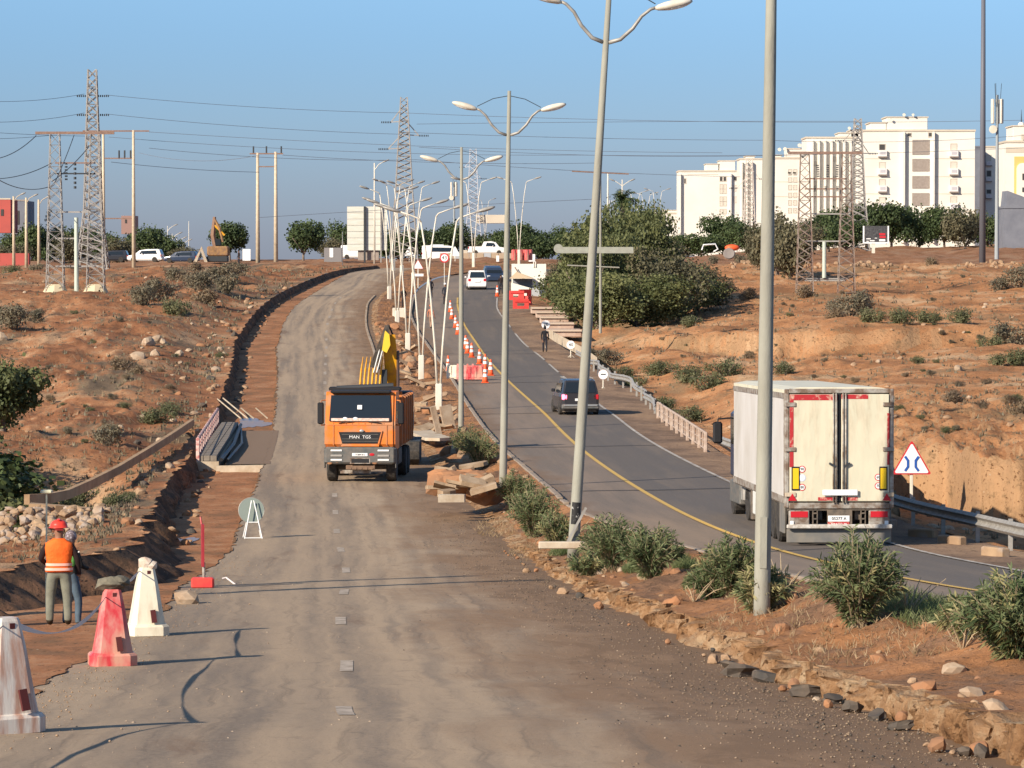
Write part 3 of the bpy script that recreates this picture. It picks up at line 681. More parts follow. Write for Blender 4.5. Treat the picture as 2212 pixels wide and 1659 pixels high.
def guardrail(name, y0, y1, label, off=0.0, dz=0.0, bent=0):
    root = empty(name, (float(SR(y0)) + off, y0, float(ZR(y0)) - .05), label=label, cat='guardrail')
    O = Vector(root.location)
    ys = np.linspace(y0, y1, int((y1 - y0) / 1.0) + 2)
    mb = MB(); prof = [(.04, .38), (-.03, .45), (.04, .52), (.04, .56), (-.03, .63), (.04, .70)]
    rws = []
    for y in ys:
        wob = bent * .12 * math.sin(y * .6) + bent * .1 * math.sin(y * .23 + 1)
        x = float(SR(y)) + off + wob; z = float(ZR(y)) - .05 + dz + bent * .07 * math.sin(y * .35)
        rws.append([Vector((x + a - O.x, y - O.y, z + b_ - O.z)) for a, b_ in prof] + [Vector((x + a + .02 - O.x, y - O.y, z + b_ - O.z)) for a, b_ in reversed(prof)])
    vs = [v for r_ in rws for v in r_]; n = 12
    fs = [(k * n + i, k * n + (i + 1) % n, (k + 1) * n + (i + 1) % n, (k + 1) * n + i) for k in range(len(ys) - 1) for i in range(n)]
    mb.add(vs, fs + [tuple(range(n - 1, -1, -1)), tuple(range((len(ys) - 1) * n, len(ys) * n))]); mb.build('beam', galv, root)
    pm = MB().bb(-.05, .05, -.03, .03, -.3, .74).mesh('post', galv)
    y = y0 + .5
    while y < y1:
        o = bpy.data.objects.new('post', pm); COL.objects.link(o); o.parent = root
        o.location = (float(SR(y)) + off + .11 - O.x, y - O.y, float(ZR(y)) - .05 + dz - O.z); y += 4.0
    return root
guardrail('guardrail', 62, 118, 'grey steel guardrail below the eroded bank, running behind the white lorry', .25)
guardrail('guardrail', 131, 143, 'short battered guardrail end between the lorry cab and the pink railing', .3, bent=.6)
guardrail('guardrail', 176, 238, 'long bent guardrail beside the dark estate car, climbing past the round signs', .1, bent=1)
# kerb blocks at the foot of the near guardrail
for k, y in enumerate([84, 89.5, 93, 98]):
    x = float(SR(y)) - .45
    MB().bev(-.4, .4, -.12, .12, -.12, .14, .03).build('concrete_block', stonerb, loc=(x, y, float(ZR(y)) + .02)).rotation_euler = (0, 0, R(-62 + 9 * (k % 3)))
    o = COL.objects[-1] if False else None
for i, o in enumerate([o for o in COL.objects if o.name.startswith('concrete_block')]):
    tag(o, 'low yellowish concrete block at the foot of the guardrail beside the white lorry', 'concrete block', 'blocks at the foot of the guardrail')

def railing(name, P0, P1, h, label, red=False):
    """culvert railing: posts, a top rail and two rows of short uprights"""
    P0 = Vector(P0); P1 = Vector(P1); root = empty(name, P0, label=label, cat='railing'); d = P1 - P0; n = max(4, round(d.length / (1.9 if red else 3.6)))
    wm = mat('pinkish_white_paint', (.50, .41, .34), .85, (.36, .26, .2), 6) if not red else mat('chipped_white_red_paint', (.68, .52, .46), .7, (.45, .14, .13), 7, contrast=(.45, .6))
    MBt = MB().tube([(0, 0, h), d + Vector((0, 0, h))], .055, 6); MBt.build('top_rail', wm, root)
    MB().tube([(0, 0, h * .55), d + Vector((0, 0, h * .55))], .02, 6).build('middle_rail', wm, root)
    MB().tube([(0, 0, h * .14), d + Vector((0, 0, h * .14))], .03, 6).build('bottom_rail', wm, root)
    pm = MB().bev(-.07, .07, -.07, .07, -.2, h + .03, .02).mesh('post', wm); um = MB().bb(-.02, .02, -.015, .015, h * .14, h * .98).mesh('upright', wm)
    for i in range(n + 1):
        o = bpy.data.objects.new('post', pm); COL.objects.link(o); o.parent = root; o.location = d * i / n
    for i in range(n * 2):
        if i % 2 or False: o = bpy.data.objects.new('upright', um); COL.objects.link(o); o.parent = root; o.location = d * i / (n * 2)
    return root
railing('railing', (float(SR(176)) + .1, 176, float(ZR(176)) - .03), (float(SR(145)) - .1, 145, float(ZR(145)) - .03), .72, 'pinkish white concrete railing over the culvert, right of the road')
railing('railing', (-12.06, 145.6, -7.6), (-13.35, 172, -7.5), .72, 'red and white chipped railing along the left edge of the culvert bridge', red=True)

# the culvert bridge on the left: raised pavement slab, beam and abutment walls
br = empty('culvert_bridge', (-12, 144, -8.0), label='small concrete culvert bridge with raised pavement slabs under the red and white railing', cat='bridge')
O = Vector(br.location)
def slabrun(name, xa, xb, ztop, thick, m, y0=143.2, y1=172, slope=-.04):
    f = lambda y: -(y - 143) * .04
    mb = MB(); vs = []
    for y in (y0, y1):
        for x, z in ((xa, ztop), (xb, ztop), (xb, ztop - thick), (xa, ztop - thick)): vs.append((x + f(y) - O.x, y - O.y, z + (y - 143) * .006 - O.z))
    mb.add(vs, [(0, 1, 2, 3), (7, 6, 5, 4), (0, 4, 5, 1), (1, 5, 6, 2), (2, 6, 7, 3), (3, 7, 4, 0)]); return mb.build(name, m, br)
pavm = mat('pavement_slab', (.26, .225, .185), .9, (.19, .16, .13), 2, .3, 12)
for q in range(3): slabrun('pavement_slab', -12.0 + q * .26, -11.765 + q * .26, -7.56 + .01 * (q % 2), .2, pavm, 145.6, 172)
slabrun('deck_beam', -12.05, -11.15, -7.77, .55, concpale, 145.4, 172)
MB().tube([(-11.12 - O.x, 145.0 - O.y, -7.66 - O.z), (-11.45 - O.x, 156 - O.y, -7.6 - O.z), (-12.3 - O.x, 172 - O.y, -7.5 - O.z)], .075, 8).build('pipe', blackm, br)
MB().tube([(-10.95 - O.x, 146 - O.y, -7.72 - O.z), (-11.25 - O.x, 158 - O.y, -7.66 - O.z), (-12.15 - O.x, 170 - O.y, -7.58 - O.z)], .05, 8).build('pipe', darkm, br)
# asphalt deck joining the road and the pavement
yy_ = np.linspace(145.2, 169, 12); a_ = -10.98 - (yy_ - 145.2) * .052; b_ = np.array([float(LE(q)) + .25 for q in yy_]); tt = np.linspace(0, 1, 6)[None]
gx = a_[:, None] * (1 - tt) + b_[:, None] * tt; gy = np.repeat(yy_[:, None], 6, 1); gz = ZL(gy) + .012 - .02 * (1 - tt)
grid_obj('road_patch', gx, gy, gz, M_roadR2, U=gx, V=gy)
MB().prism([(-11.3, -8.5), (-9.3, -8.5), (-9.3, -7.86), (-11.3, -7.90)], 144.9, 145.25).build('deck_edge', concpale, kind='structure')
# wing wall: long curved retaining wall of the ravine
def wall_ribbon(name, pts, thick, m, label, cat='wall', kind=None, side=(0, 1, 0)):
    """pts: (px, py_top, py_bottom, Y)"""
    A = [at(p[0], p[1], p[3]) for p in pts]; B = [at(p[0], p[2], p[3]) for p in pts]; O = B[0].copy(); mb = MB(); vs = []
    for a, b_ in zip(A, B):
        for v in (a, a + Vector(side) * thick, b_ + Vector(side) * thick, b_): vs.append(v - O)
    fs = []
    for k in range(len(pts) - 1):
        for i in range(4): j = (i + 1) % 4; fs.append((k * 4 + i, k * 4 + j, k * 4 + 4 + j, k * 4 + 4 + i))
    fs += [(3, 2, 1, 0), tuple(range(len(pts) * 4 - 4, len(pts) * 4))]
    mb.add(vs, fs); return mb.build(name, m, loc=O, label=label, cat=cat, kind=kind)
wallst = mat('sandy_retaining_wall', (.44, .30, .175), .9, (.30, .19, .105), 1.2, .4, 9, coord='World')
wall_ribbon('retaining_wall', [(322, 1012, 1035, 161), (350, 990, 1030, 161.5), (390, 955, 1020, 162), (428, 925, 1000, 163)], .4, mat('bright_sand_wall', (.62, .50, .34), .9), 'plain sunlit retaining wall dropping away from the railing end of the bridge')
wall_ribbon('retaining_wall', [(64, 1068, 1090, 108), (110, 1066, 1088, 110), (150, 1058, 1078, 113), (200, 1036, 1056, 119), (260, 1006, 1024, 127), (320, 970, 987, 138), (380, 932, 948, 152), (420, 905, 920, 164)], .16, wallst, 'long low sandy retaining wall curving along the ravine to the bridge', side=(-1, 0, 0))
wall_ribbon('retaining_wall', [(62, 1088, 1120, 105), (120, 1092, 1122, 105), (190, 1098, 1124, 105.5)], .5, wallst, 'short stepped end of the sandy retaining wall above the cobbles')

# puddle at the far side of the bridge and wet patch near
wet = mat('puddle_water', (.22, .18, .15), .3, (.3, .17, .10), 1.5, coord='World', spec=.5)
def blob(name, px, py, rx, ry, m, seed, dz=.03, kind='structure'):
    v = find(px, py); rg = random.Random(seed); n = 40; vs = [(v.x, v.y, v.z + dz)]
    for i in range(n):
        a = 2 * math.pi * i / n; k = 1 + .28 * math.sin(3 * a + seed) + .15 * rg.uniform(-1, 1); x = v.x + rx * k * math.cos(a); y_ = v.y + ry * k * math.sin(a); vs.append((x, y_, ground_z(x, y_) + dz))
    mb = MB(); mb.add(vs, [(0, i + 1, (i + 1) % n + 1) for i in range(n)]); return mb.build(name, m, kind=kind)
blob('water', 540, 915, .75, 3.5, wet, 2, .015)
blob('water.001', 395, 1170, .34, 1.6, wet, 5, .015)
# strip of pale stakes beyond the bridge
for k, (a, b_) in enumerate([((470, 862), (520, 882)), ((482, 860), (535, 881)), ((520, 881), (548, 881)), ((552, 881), (578, 881))]):
    p = at(a[0], a[1], 186 if a[1] < 870 else 180); q = at(b_[0], b_[1], 180)
    q.z = float(zfloor(180)) + .12; p.z = max(p.z, ground_z(p.x, p.y) + .05)
    MB().cyl((0, 0, 0), q - p, .035, n=6).build('wooden_stake', concpale, loc=p, label='pale wooden stake lying across the excavated strip beyond the bridge', cat='stake', group='stakes across the trench')
# stepped parapet on the right shoulder
pp = empty('stepped_parapet', gpx(1160, 300), label='stepped concrete parapet with pinkish slabs along the right shoulder below the red barriers', cat='parapet')
O = Vector(pp.location)
for k, (px, py, Y, w_) in enumerate([(1180, 665, 305, 2.5), (1190, 674, 298, 2.4), (1197, 685, 290, 2.2), (1207, 698, 281, 2.2), (1216, 713, 272, 2.6)]):
    p = at(px, py, Y); MB().bev(-w_ / 2, w_ / 2, -2.6, 2.6, -.45, .06, .05).build('slab', mat('pink_slab', (.40, .27, .2), .9, (.5, .38, .3), 2), pp, loc=p - O)
    MB().bb(-w_ / 2, w_ / 2, -2.75, -2.6, -.05, .09).build('slab_edge', mat('pale_edge', (.5, .40, .31), .9), pp, loc=p - O)
wall_ribbon('low_wall', [(1186, 712, 730, 262), (1205, 722, 742, 256), (1235, 738, 758, 247), (1262, 752, 772, 238), (1290, 772, 790, 228)], .35, concpale, 'low sandy wall below the stepped parapet, behind the pedestrian')
# dry stone wall pieces on right ridge
# ------------------------------------------------------------------ lamps, poles, pylons, wires
def place_lean(root, base, top):
    d = (top - base); root.rotation_euler = (-math.atan2(d.y, d.z), math.atan2(d.x, d.z), root.rotation_euler[2])
def lamp_head(mb, p, dirx, tilt, L_=.85, w_=.28):
    M = Matrix.Rotation(-tilt * dirx, 3, 'Y')
    c = Vector(p) + Vector((dirx * L_ * .5 * math.cos(tilt), 0, L_ * .5 * math.sin(tilt)))
    mb.ell(c, (L_ / 2, w_ / 2, .10), 12, 7, M); return c
def double_lamp(name, label, base_z=0, parts=True, decal=False, gap=0.0):
    r = empty(name, (0, 0, 0), label=label, cat='street lamp', group='double-armed concrete street lamps on the median')
    MB().tube([(0, 0, -.4), (0, 0, 0), (0, 0, 4), (0, 0, 8), (0, 0, 12)], [.125, .122, .105, .085, .055], 16).build('pole', conc, r, smooth=True)
    for s_ in (-1, 1):
        pts = [(s_ * .06, 0, 10.62), (s_ * .3, 0, 10.70), (s_ * .55, 0, 10.95), (s_ * .72, 0, 11.22), (s_ * .9, 0, 11.38), (s_ * 1.0, 0, 11.42)]
        MB().tube(pts, [.045, .042, .04, .036, .034, .034], 8).build('arm', galv, r, smooth=True)
        h = MB(); lamp_head(h, (s_ * .97, 0, 11.40), s_, R(15)); ho = h.build('lamp_head', polew, r, smooth=True)
        g = MB(); M = Matrix.Rotation(-R(15) * s_, 3, 'Y'); g.ell((s_ * 1.42, 0, 11.47), (.30, .11, .06), 10, 6, M); g.build('lamp_glass', lampglass, ho, smooth=True)
        MB().tube([(0, 0, 11.85), (s_ * .5, 0, 11.75), (s_ * 1.0, 0, 11.5)], .012, 5).build('stay_wire', darkm, r)
    return r
dl = double_lamp('street_lamp', 'tall concrete double-armed lamp in front of the dark estate car, leaning right, with a black sticker near its foot')
def put_lamp(o, px, py, Y, tx, ty, H_):
    b = at(px, py, Y); t = at(tx, ty, Y); t.y = Y; o.location = b; place_lean(o, b, t); return o
specs = [((1240, 1165, 81), (1311, 60), 'tall concrete double-armed lamp leaning right, black sticker near its foot, second nearest on the median', 1.0),
         ((1646, 1300, 55.5), (1666, 0), 'nearest and thickest concrete lamp post, standing in front of the white lorry', 1.0),
         ((1087, 1025, 118.8), (1100, 205), 'concrete double-armed lamp whose foot stands just right of the pale rubble heap', 1.0),
         ((996, 922, 163), (997, 320), 'smaller concrete double-armed lamp behind the barriers, left of the yellow line', 1.0)]
dls = []
for i, (b, t, lab, s_) in enumerate(specs):
    o = dl if i == 0 else dup(dl, label=lab); dls.append(o); o['label'] = lab
    put_lamp(o, b[0], b[1], b[2], t[0], t[1], 12)
# sticker with lettering on the second lamp
stk = MB()
for a in range(-5, 6):
    pass
ang = [R(-90 + 12 * k) for k in range(-4, 5)]
vs = []
for z in (.33, .80):
    for a in ang: vs.append((.124 * math.cos(a) * (1 - z * .012), .124 * math.sin(a) * (1 - z * .012), z))
n_ = len(ang); stk.add(vs, [(i, i + 1, n_ + i + 1, n_ + i) for i in range(n_ - 1)])
stk.build('sticker', mat('black_sticker', (.02, .02, .02), .6, (.35, .35, .33), 14, contrast=(.6, .66)), dls[0])
hatch = MB().bb(-.05, .05, -.128, -.118, .5, 1.25); hatch.build('hatch', conc, dls[1])
MB().box((.02, -.2, .3), (.05, .03, .9), Matrix.Rotation(R(25), 3, 'Y')).build('loose_cover', galv, dls[0])
# plank lying at the foot
v = gpx(1240, 80.2); MB().bev(-.75, .75, -.1, .1, -.05, .1, .02).build('concrete_beam', concpale, loc=at(1240, 1180, 80), label='pale concrete beam lying at the foot of the leaning lamp', cat='beam')

def v_lamp(name, label, h=10.2):
    r = empty(name, (0, 0, 0), label=label, cat='street lamp', group='white twin-stem street lamps')
    MB().bev(-.16, .16, -.14, .14, -.6, 1.45, .03).build('base', polew, r)
    for s_ in (-1, 1):
        st = [(s_ * .08, 0, 1.3), (s_ * .18, 0, 3.2), (s_ * .38, 0, 5.6), (s_ * .62, 0, 7.8), (s_ * .86, 0, 9.35)]
        MB().tube(st, [.06, .055, .05, .045, .04], 8).build('stem', polew, r, smooth=True)
        MB().tube([(s_ * .84, 0, 9.3), (s_ * .98, 0, 9.5), (s_ * 1.4, 0, 9.66), (s_ * 1.95, 0, 9.85)], [.042, .04, .036, .03], 8).build('arm', polew, r, smooth=True)
        h_ = MB(); lamp_head(h_, (s_ * 1.8, 0, 9.80), s_, R(16), .95, .3); h_.build('lamp_head', galv, r, smooth=True)
    return r
vl = v_lamp('twin_street_lamp', '')
vspec = [(948, 893, 182, 0, 1.0, 'white twin-stem lamp nearest the camera, rising from the rubble beside the first concrete slab'),
         (910, 822, 211, 4, .98, 'second white twin-stem lamp up the median, right of the excavator arm'),
         (881, 768, 247, 6, 1.0, 'third white twin-stem lamp, its base just above the excavator arm on the right'),
         (858, 712, 287, 12, 1.0, 'white twin-stem lamp with the thick white base block above the excavator tip'),
         (841, 655, 321, 20, .98, 'white twin-stem lamp at the far left of the row beside the left carriageway'),
         (893, 622, 352, 25, 1.0, 'white twin-stem lamp behind the triangular sign, in the bend'),
         (868, 604, 385, 30, 1.0, 'white twin-stem lamp standing left in the bend near the dark cut edge'),
         (850, 590, 410, 35, 1.0, 'white twin-stem lamp at the crest left of the others, right of the billboard'),
         (1023, 574, 428, -12, 1.0, 'white twin-stem lamp at the crest between the two middle concrete lamps'),
         (1121, 566, 432, -8, .96, 'white twin-stem lamp at the crest right of the third concrete lamp'),
         (1372, 520, 760, 5, 1.02, 'distant white twin-stem lamp right above the palm'),
         (1395, 520, 800, -15, 1.02, 'distant white twin-stem lamp in the small group left of the white flats'),
         (1420, 520, 720, 10, .98, 'distant white twin-stem lamp nearest the white flats'),
         (1048, 530, 800, 30, 1.0, 'faint far white twin-stem lamp behind the middle trees')]
for i, (px, py, Y, rz, s_, lab) in enumerate(vspec):
    o = vl if i == 0 else dup(vl); o['label'] = lab; o.location = at(px, py, Y); o.rotation_euler = (0, 0, R(rz)); o.scale = (s_, s_, s_ * (.985 + .03 * ((i * 7) % 5) / 5))
ap = empty('concrete_a_pole', (-16.9, 61.2, -6.4), label='concrete A-shaped pole beyond the left edge whose double shadow crosses the road', cat='pole')
for q in (-1.9, 1.6): MB().tube([(-q * .707, q * .707, -.5), (-q * .45, q * .45, 11.9)], [.24, .17], 10).build('stem', conc, ap, smooth=True)
# plain posts with single or double heads on the crest
def single_post(name, px, py, ty, Y, m, label, r0=.1, heads=(), cat='post', group=None, hl=1.0):
    b = at(px, py, Y); H_ = at(px, ty, Y).z - b.z; r = empty(name, b, label=label, cat=cat, group=group)
    MB().tube([(0, 0, -.3), (0, 0, H_)], [r0, r0 * .6], 10).build('pole', m, r, smooth=True)
    for s_, up in heads:
        MB().tube([(0, 0, H_ - .9 * hl), (s_ * .5 * hl, 0, H_ - .5 * hl + up), (s_ * 1.0 * hl, 0, H_ - .2 * hl + up)], .05, 6).build('arm', m, r)
        h_ = MB(); lamp_head(h_, (s_ * .95 * hl, 0, H_ - .22 * hl + up), s_, R(22), .9 * hl, .28); h_.build('lamp_head', galv, r, smooth=True)
    return r
single_post('lamp_post', 809, 572, 352, 455, polew, 'white post with two small lamp heads in front of the billboard', .12, ((1, .3), ), 'street lamp')
single_post('white_post', 1313, 500, 374, 520, polew, 'plain white pole rising from the trees right of the leaning lamp', .16)
single_post('lamp_post', 1344, 500, 388, 520, polew, 'white pole with two dark lamp heads above the palm', .12, ((-1, 0), (1, 0)), 'street lamp')
single_post('floodlight_mast', 2122, 560, -70, 330, mat('grey_mast', (.13, .135, .16), .5), 'very tall dark mast at the right edge in front of the flats', .3, cat='mast')
single_post('white_post', 740, 575, 500, 470, polew, 'short white post left of the billboard', .06)
for k, (px, ty, py) in enumerate([(30, 424, 573), (57, 427, 573), (84, 431, 570)]):
    single_post('concrete_lamp_post', px, py, ty, 440, mat('cream_concrete', (.62, .52, .38), .85, (.5, .4, .28), 3), ['leftmost of the three cream concrete posts by the red house', 'middle one of the three cream concrete posts by the red house', 'rightmost of the three cream concrete posts by the red house'][k], .2, ((1, .35), ), 'street lamp', 'cream concrete posts on the left', hl=.8)
for k, px in enumerate([362, 372, 382, 393, 408]):
    single_post('small_lamp_post', px, 560, [488, 505, 515, 520, 478][k], 640, polew, 'small far white lamp post between the left trees', .07, ((1, .2), ) if k < 4 else (), 'street lamp', 'far white lamp posts between the left trees')

def lattice(mb, h, w0, w1, n, r=.04, c=(0, 0, 0), split=None, k0=0):
    def W(z): 
        if split and z < split[0]: return w0 + (split[1] - w0) * z / split[0]
        if split: return split[1] + (w1 - split[1]) * (z - split[0]) / (h - split[0])
        return w0 + (w1 - w0) * z / h
    zs = [h * (i / n) for i in range(n + 1)]
    if split: zs = [split[0] * (1 - (1 - i / (n // 3)) ** 1.0) for i in range(n // 3)] + [split[0] + (h - split[0]) * i / (n - n // 3) for i in range(n - n // 3 + 1)]
    cs = ((-1, -1), (1, -1), (1, 1), (-1, 1)); C_ = Vector(c)
    P = lambda k, z: C_ + Vector((cs[k % 4][0] * W(z) / 2, cs[k % 4][1] * W(z) / 2, z))
    for k in range(4):
        pts = [P(k, z) for z in zs]
        for a, b_ in zip(pts, pts[1:]): mb.cyl(a, b_, r * 1.5, n=4, cap=False)
    for i in range(len(zs) - 1):
        for k in range(4):
            mb.cyl(P(k, zs[i]), P(k + 1, zs[i + 1]), r, n=3, cap=False)
            if W(zs[i]) > .9: mb.cyl(P(k + 1, zs[i]), P(k, zs[i + 1]), r, n=3, cap=False)
            if i % 2 == 0: mb.cyl(P(k, zs[i]), P(k + 1, zs[i]), r, n=3, cap=False)
    return mb
def insul(mb, p, d, r=.12):
    p = Vector(p); d = Vector(d)
    for i in range(6): mb.cyl(p + d * (i / 6), p + d * (i / 6 + .09), r, n=6)
# lattice H frame (left)
def h_frame(name, pxs, pyb, pyt, Y, arm, label, m, bars, midpost=None, rusty=False, extra=None, w=(1.45, .75)):
    b = at((pxs[0] + pxs[1]) / 2, pyb, Y); H_ = at(0, pyt, Y).z - b.z; hw = (pxs[1] - pxs[0]) / 2 * Y / FPX; r = empty(name, b, label=label, cat='pylon')
    s_ = Y / FPX
    for k in (-1, 1): lattice(MB(), H_, w[0], w[1], 15, .028, (k * hw, 0, 0)).build('lattice_mast', m, r)
    cx = (pxs[0] + pxs[1]) / 2
    MB().bb((arm[0] - cx) * s_, (arm[1] - cx) * s_, -.12, .12, H_, H_ + .22).build('crossarm', rustm, r)
    for (y_, mm) in bars:
        z = at(0, y_, Y).z - b.z; MB().bb(-hw, hw, -.06, .06, z - .06, z + .06).build('tie_bar', mm, r)
    if midpost:
        z0 = at(0, midpost[1], Y).z - b.z; z1 = at(0, midpost[2], Y).z - b.z; MB().cyl(((midpost[0] - cx) * s_, -.2, z0), ((midpost[0] - cx) * s_, -.2, z1), .19, .17, 10).build('middle_post', mat('pale_green_pole', (.5, .55, .47), .6), r)
    i_ = MB()
    if extra:
        for (px, py, dx, dy) in extra: insul(i_, ((px - cx) * s_, 0, at(0, py, Y).z - b.z), (dx * s_, 0, -dy * s_))
        i_.build('insulators', darkm, r, kind='stuff')
    return r
hf = h_frame('lattice_h_pylon', (120, 207), 640, 290, 312, (78, 248), 'lattice double pylon with a rusty crossarm on concrete feet, left hillside', lattm, [(515, lattm), (575, lattm), (458, lattm), (352, rustm), (375, darkm)], (166, 642, 470), extra=[(102, 460, 12, -4), (99, 468, 12, -4), (97, 476, 12, -4), (144, 352, 0, 40), (163, 352, 0, 60)])
for k in (-1, 1):
    MB().lathe([(1.1, -.5), (1.1, .15), (.75, .75), (.5, .9)], 8).build('concrete_foot', mat('cream_foot', (.6, .5, .33), .9), hf, loc=(k * 43.5 * 312 / FPX, 0, .1))
h_frame('lattice_h_pylon', (1738, 1828), 632, 333, 330, (1702, 1862), 'rusty-topped lattice double pylon on the right hillside in front of the white flats', mat('lattice_rusty', (.30, .26, .22), .7, (.2, .12, .09), 1.2), [(602, lattm), (606, lattm), (521, lattm), (462, lattm), (425, rustm), (408, rustm), (386, rustm)], (1780, 600, 522),
        extra=[(1765, 356, 2, 28), (1787, 356, 0, 28), (1808, 356, -1, 28), (1760, 402, 0, 12), (1783, 402, 0, 12), (1808, 402, 0, 12), (1745, 332, -15, 8)])
def tower(name, px, pyb, pyt, Y, w0, w1, split, label, arms, r=.05, n=21, m=None):
    b = at(px, pyb, Y); H_ = at(0, pyt, Y).z - b.z; rt = empty(name, b, label=label, cat='pylon'); s_ = Y / FPX
    lattice(MB(), H_, w0, w1, n, r, (0, 0, 0), split).build('lattice_body', m or lattm, rt)
    for (py, dx, up) in arms:
        z = at(0, py, Y).z - b.z; mb = MB(); x1 = dx * s_
        mb.cyl((0, -.3, z), (x1, 0, z - .1), r * 1.3, n=4); mb.cyl((0, .3, z), (x1, 0, z - .1), r * 1.3, n=4); mb.cyl((0, 0, z + up), (x1, 0, z - .1), r * 1.3, n=4)
        a = mb.build('crossarm', m or lattm, rt); q = MB(); insul(q, (x1, 0, z - .12), (math.copysign(1.3, dx), 0, 0)); q.build('insulator', darkm, a)
    return rt
tower('lattice_tower', 201, 600, 150, 420, 3.6, .9, (7.6, 1.85), 'tallest lattice tower, standing behind the left double pylon', [(205, -10, .8), (205, 12, .8), (246, -10, .8), (246, 12, .8)], .055, 24)
tower('lattice_tower', 873, 580, 210, 470, 3.6, .8, (9.5, 2.1), 'lattice tower behind the cluster of white lamps, with three side arms', [(262, -28, 2.0), (291, 32, 2.0), (320, -34, 2.0)], .06, 24)
tower('lattice_tower', 1852, 560, 256, 520, 3.4, .9, (8, 2.0), 'lattice tower just behind the right double pylon, against the flats', [(330, 24, 2.2), (302, -30, 2)], .06, 22)
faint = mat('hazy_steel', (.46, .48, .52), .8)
tower('lattice_tower', 1022, 560, 322, 820, 4.5, 1.3, (9, 2.6), 'faint far lattice tower between the two middle concrete lamps', [(360, -18, 2), (385, 18, 2)], .07, 18, faint)
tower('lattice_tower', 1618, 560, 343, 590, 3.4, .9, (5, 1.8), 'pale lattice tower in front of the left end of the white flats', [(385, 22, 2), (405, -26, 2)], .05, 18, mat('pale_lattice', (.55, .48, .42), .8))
tower('lattice_tower', 1322, 560, 432, 950, 4.5, 1.3, (5, 2.6), 'tiny far lattice tower left of the palm', [(450, -14, 2)], .08, 14, faint)
cream = MATS['cream_concrete']
def concrete_h(name, pa, pb, arm, bars, label, Y, r=.19, ins=None):
    b = at((pa[0] + pb[0]) / 2, pa[2], Y); cx = (pa[0] + pb[0]) / 2; s_ = Y / FPX; rt = empty(name, b, label=label, cat='pylon'); Z_ = lambda y_: at(0, y_, Y).z - b.z
    for (px, y0, y1) in (pa, pb): MB().tube([((px - cx) * s_, 0, Z_(y1) - .5), ((px - cx + (0)) * s_, 0, Z_(y0))], [r * 1.25, r * .75], 8).build('concrete_post', cream, rt, smooth=True)
    MB().bb((arm[0] - cx) * s_, (arm[1] - cx) * s_, -.1, .1, Z_(arm[2]) - .08, Z_(arm[2]) + .08).build('crossarm', rustm, rt)
    for y_ in bars: MB().bb((pa[0] - cx) * s_, (pb[0] - cx) * s_, -.06, .06, Z_(y_) - .07, Z_(y_) + .07).build('tie_bar', rustm, rt)
    if ins:
        q = MB()
        for (x, y_) in ins: q.cyl(((x - cx) * s_, 0, Z_(y_)), ((x - cx) * s_, 0, Z_(y_) + .9), .1, n=6)
        q.build('insulators', darkm, rt, kind='stuff')
    return rt
concrete_h('concrete_h_pylon', (224, 290, 575), (289, 281, 578), (180, 323, 283), (342, 472), 'double concrete pole pylon with a long rusty crossarm, right of the lattice masts', 430, ins=[(258, 342), (270, 342), (283, 342)])
concrete_h('concrete_h_pylon', (557, 330, 568), (596, 328, 568), (540, 612, 332), (360, ), 'double concrete pole pylon left of the billboard', 460, r=.22, ins=[(548, 332), (576, 332), (608, 332)])
# telecom masts
def antenna_mast(name, px, pyb, pyt, Y, label, s=1.0):
    b = at(px, pyb, Y); H_ = at(0, pyt, Y).z - b.z; rt = empty(name, b, label=label, cat='antenna mast')
    MB().tube([(0, 0, 0), (0, 0, H_)], [.22 * s, .12 * s], 10).build('pole', mat('grey_pole', (.3, .33, .34), .6), rt)
    for a in (200, 320, 80): MB().bev(-.2 * s, .2 * s, -.12 * s, .12 * s, -1.2 * s, 1.2 * s, .06 * s).build('antenna_panel', polew, rt, loc=(.5 * s * math.cos(R(a)), .5 * s * math.sin(R(a)), H_ * .9)).rotation_euler = (0, 0, R(a + 90))
    d = MB(); d.lathe([(.02, 0), (.35 * s, .05), (.4 * s, .15)], 12, M=Matrix.Rotation(R(90), 3, 'X')); d.build('dish', polew, rt, loc=(-.45 * s, -.2, H_ * .79))
    for a in (0, 120, 240): MB().cyl((.25 * s * math.cos(R(a)), .25 * s * math.sin(R(a)), H_ * .93), (.4 * s * math.cos(R(a)), .4 * s * math.sin(R(a)), H_ * 1.07), .03 * s, n=4).build('rod', darkm, rt)
antenna_mast('antenna_mast', 2153, 560, 205, 350, 'grey antenna mast with white panels at the right edge', .95)
antenna_mast('antenna_mast', 981, 560, 392, 700, 'small far antenna mast behind the middle lamps', 1.1)
# wires
WL_ = ['topmost power line leaving the tallest tower to the right', 'second power line leaving the tallest tower to the right', 'topmost power line at the left edge', 'second power line at the left edge', 'topmost power line above the white flats', 'power line ending behind the nearest lamp', 'power line just above the roofs of the flats', 'power line leaving the long rusty crossarm to the right', 'lower power line from the double concrete pole', 'power line passing behind the right pylon', 'power line sagging to the white lamp cluster', 'thin power line between the middle lamps and the tower top', 'power line at the height of the crossarm on the right', 'third power line at the left edge', 'fourth power line at the left edge', 'low power line running toward the far flats', 'power line between the two double concrete poles', 'power line right of the middle double concrete pole', 'lowest power line just above the trees', 'short low power line between the double concrete poles']
def wire(pts, Y0, Y1, sag, group, lab, r=.03, m=wirem):
    (x0, y0), (x1, y1) = pts; a = at(x0, y0, Y0); b = at(x1, y1, Y1); n = 24; P = []
    for i in range(n + 1):
        t = i / n; p = a.lerp(b, t); p.z -= sag * 4 * t * (1 - t); P.append(p - a)
    MB().tube(P, r, 4).build('power_line', m, loc=a, label=lab, cat='power line', group=group)
far1 = 'power lines crossing the whole sky between the lattice towers'
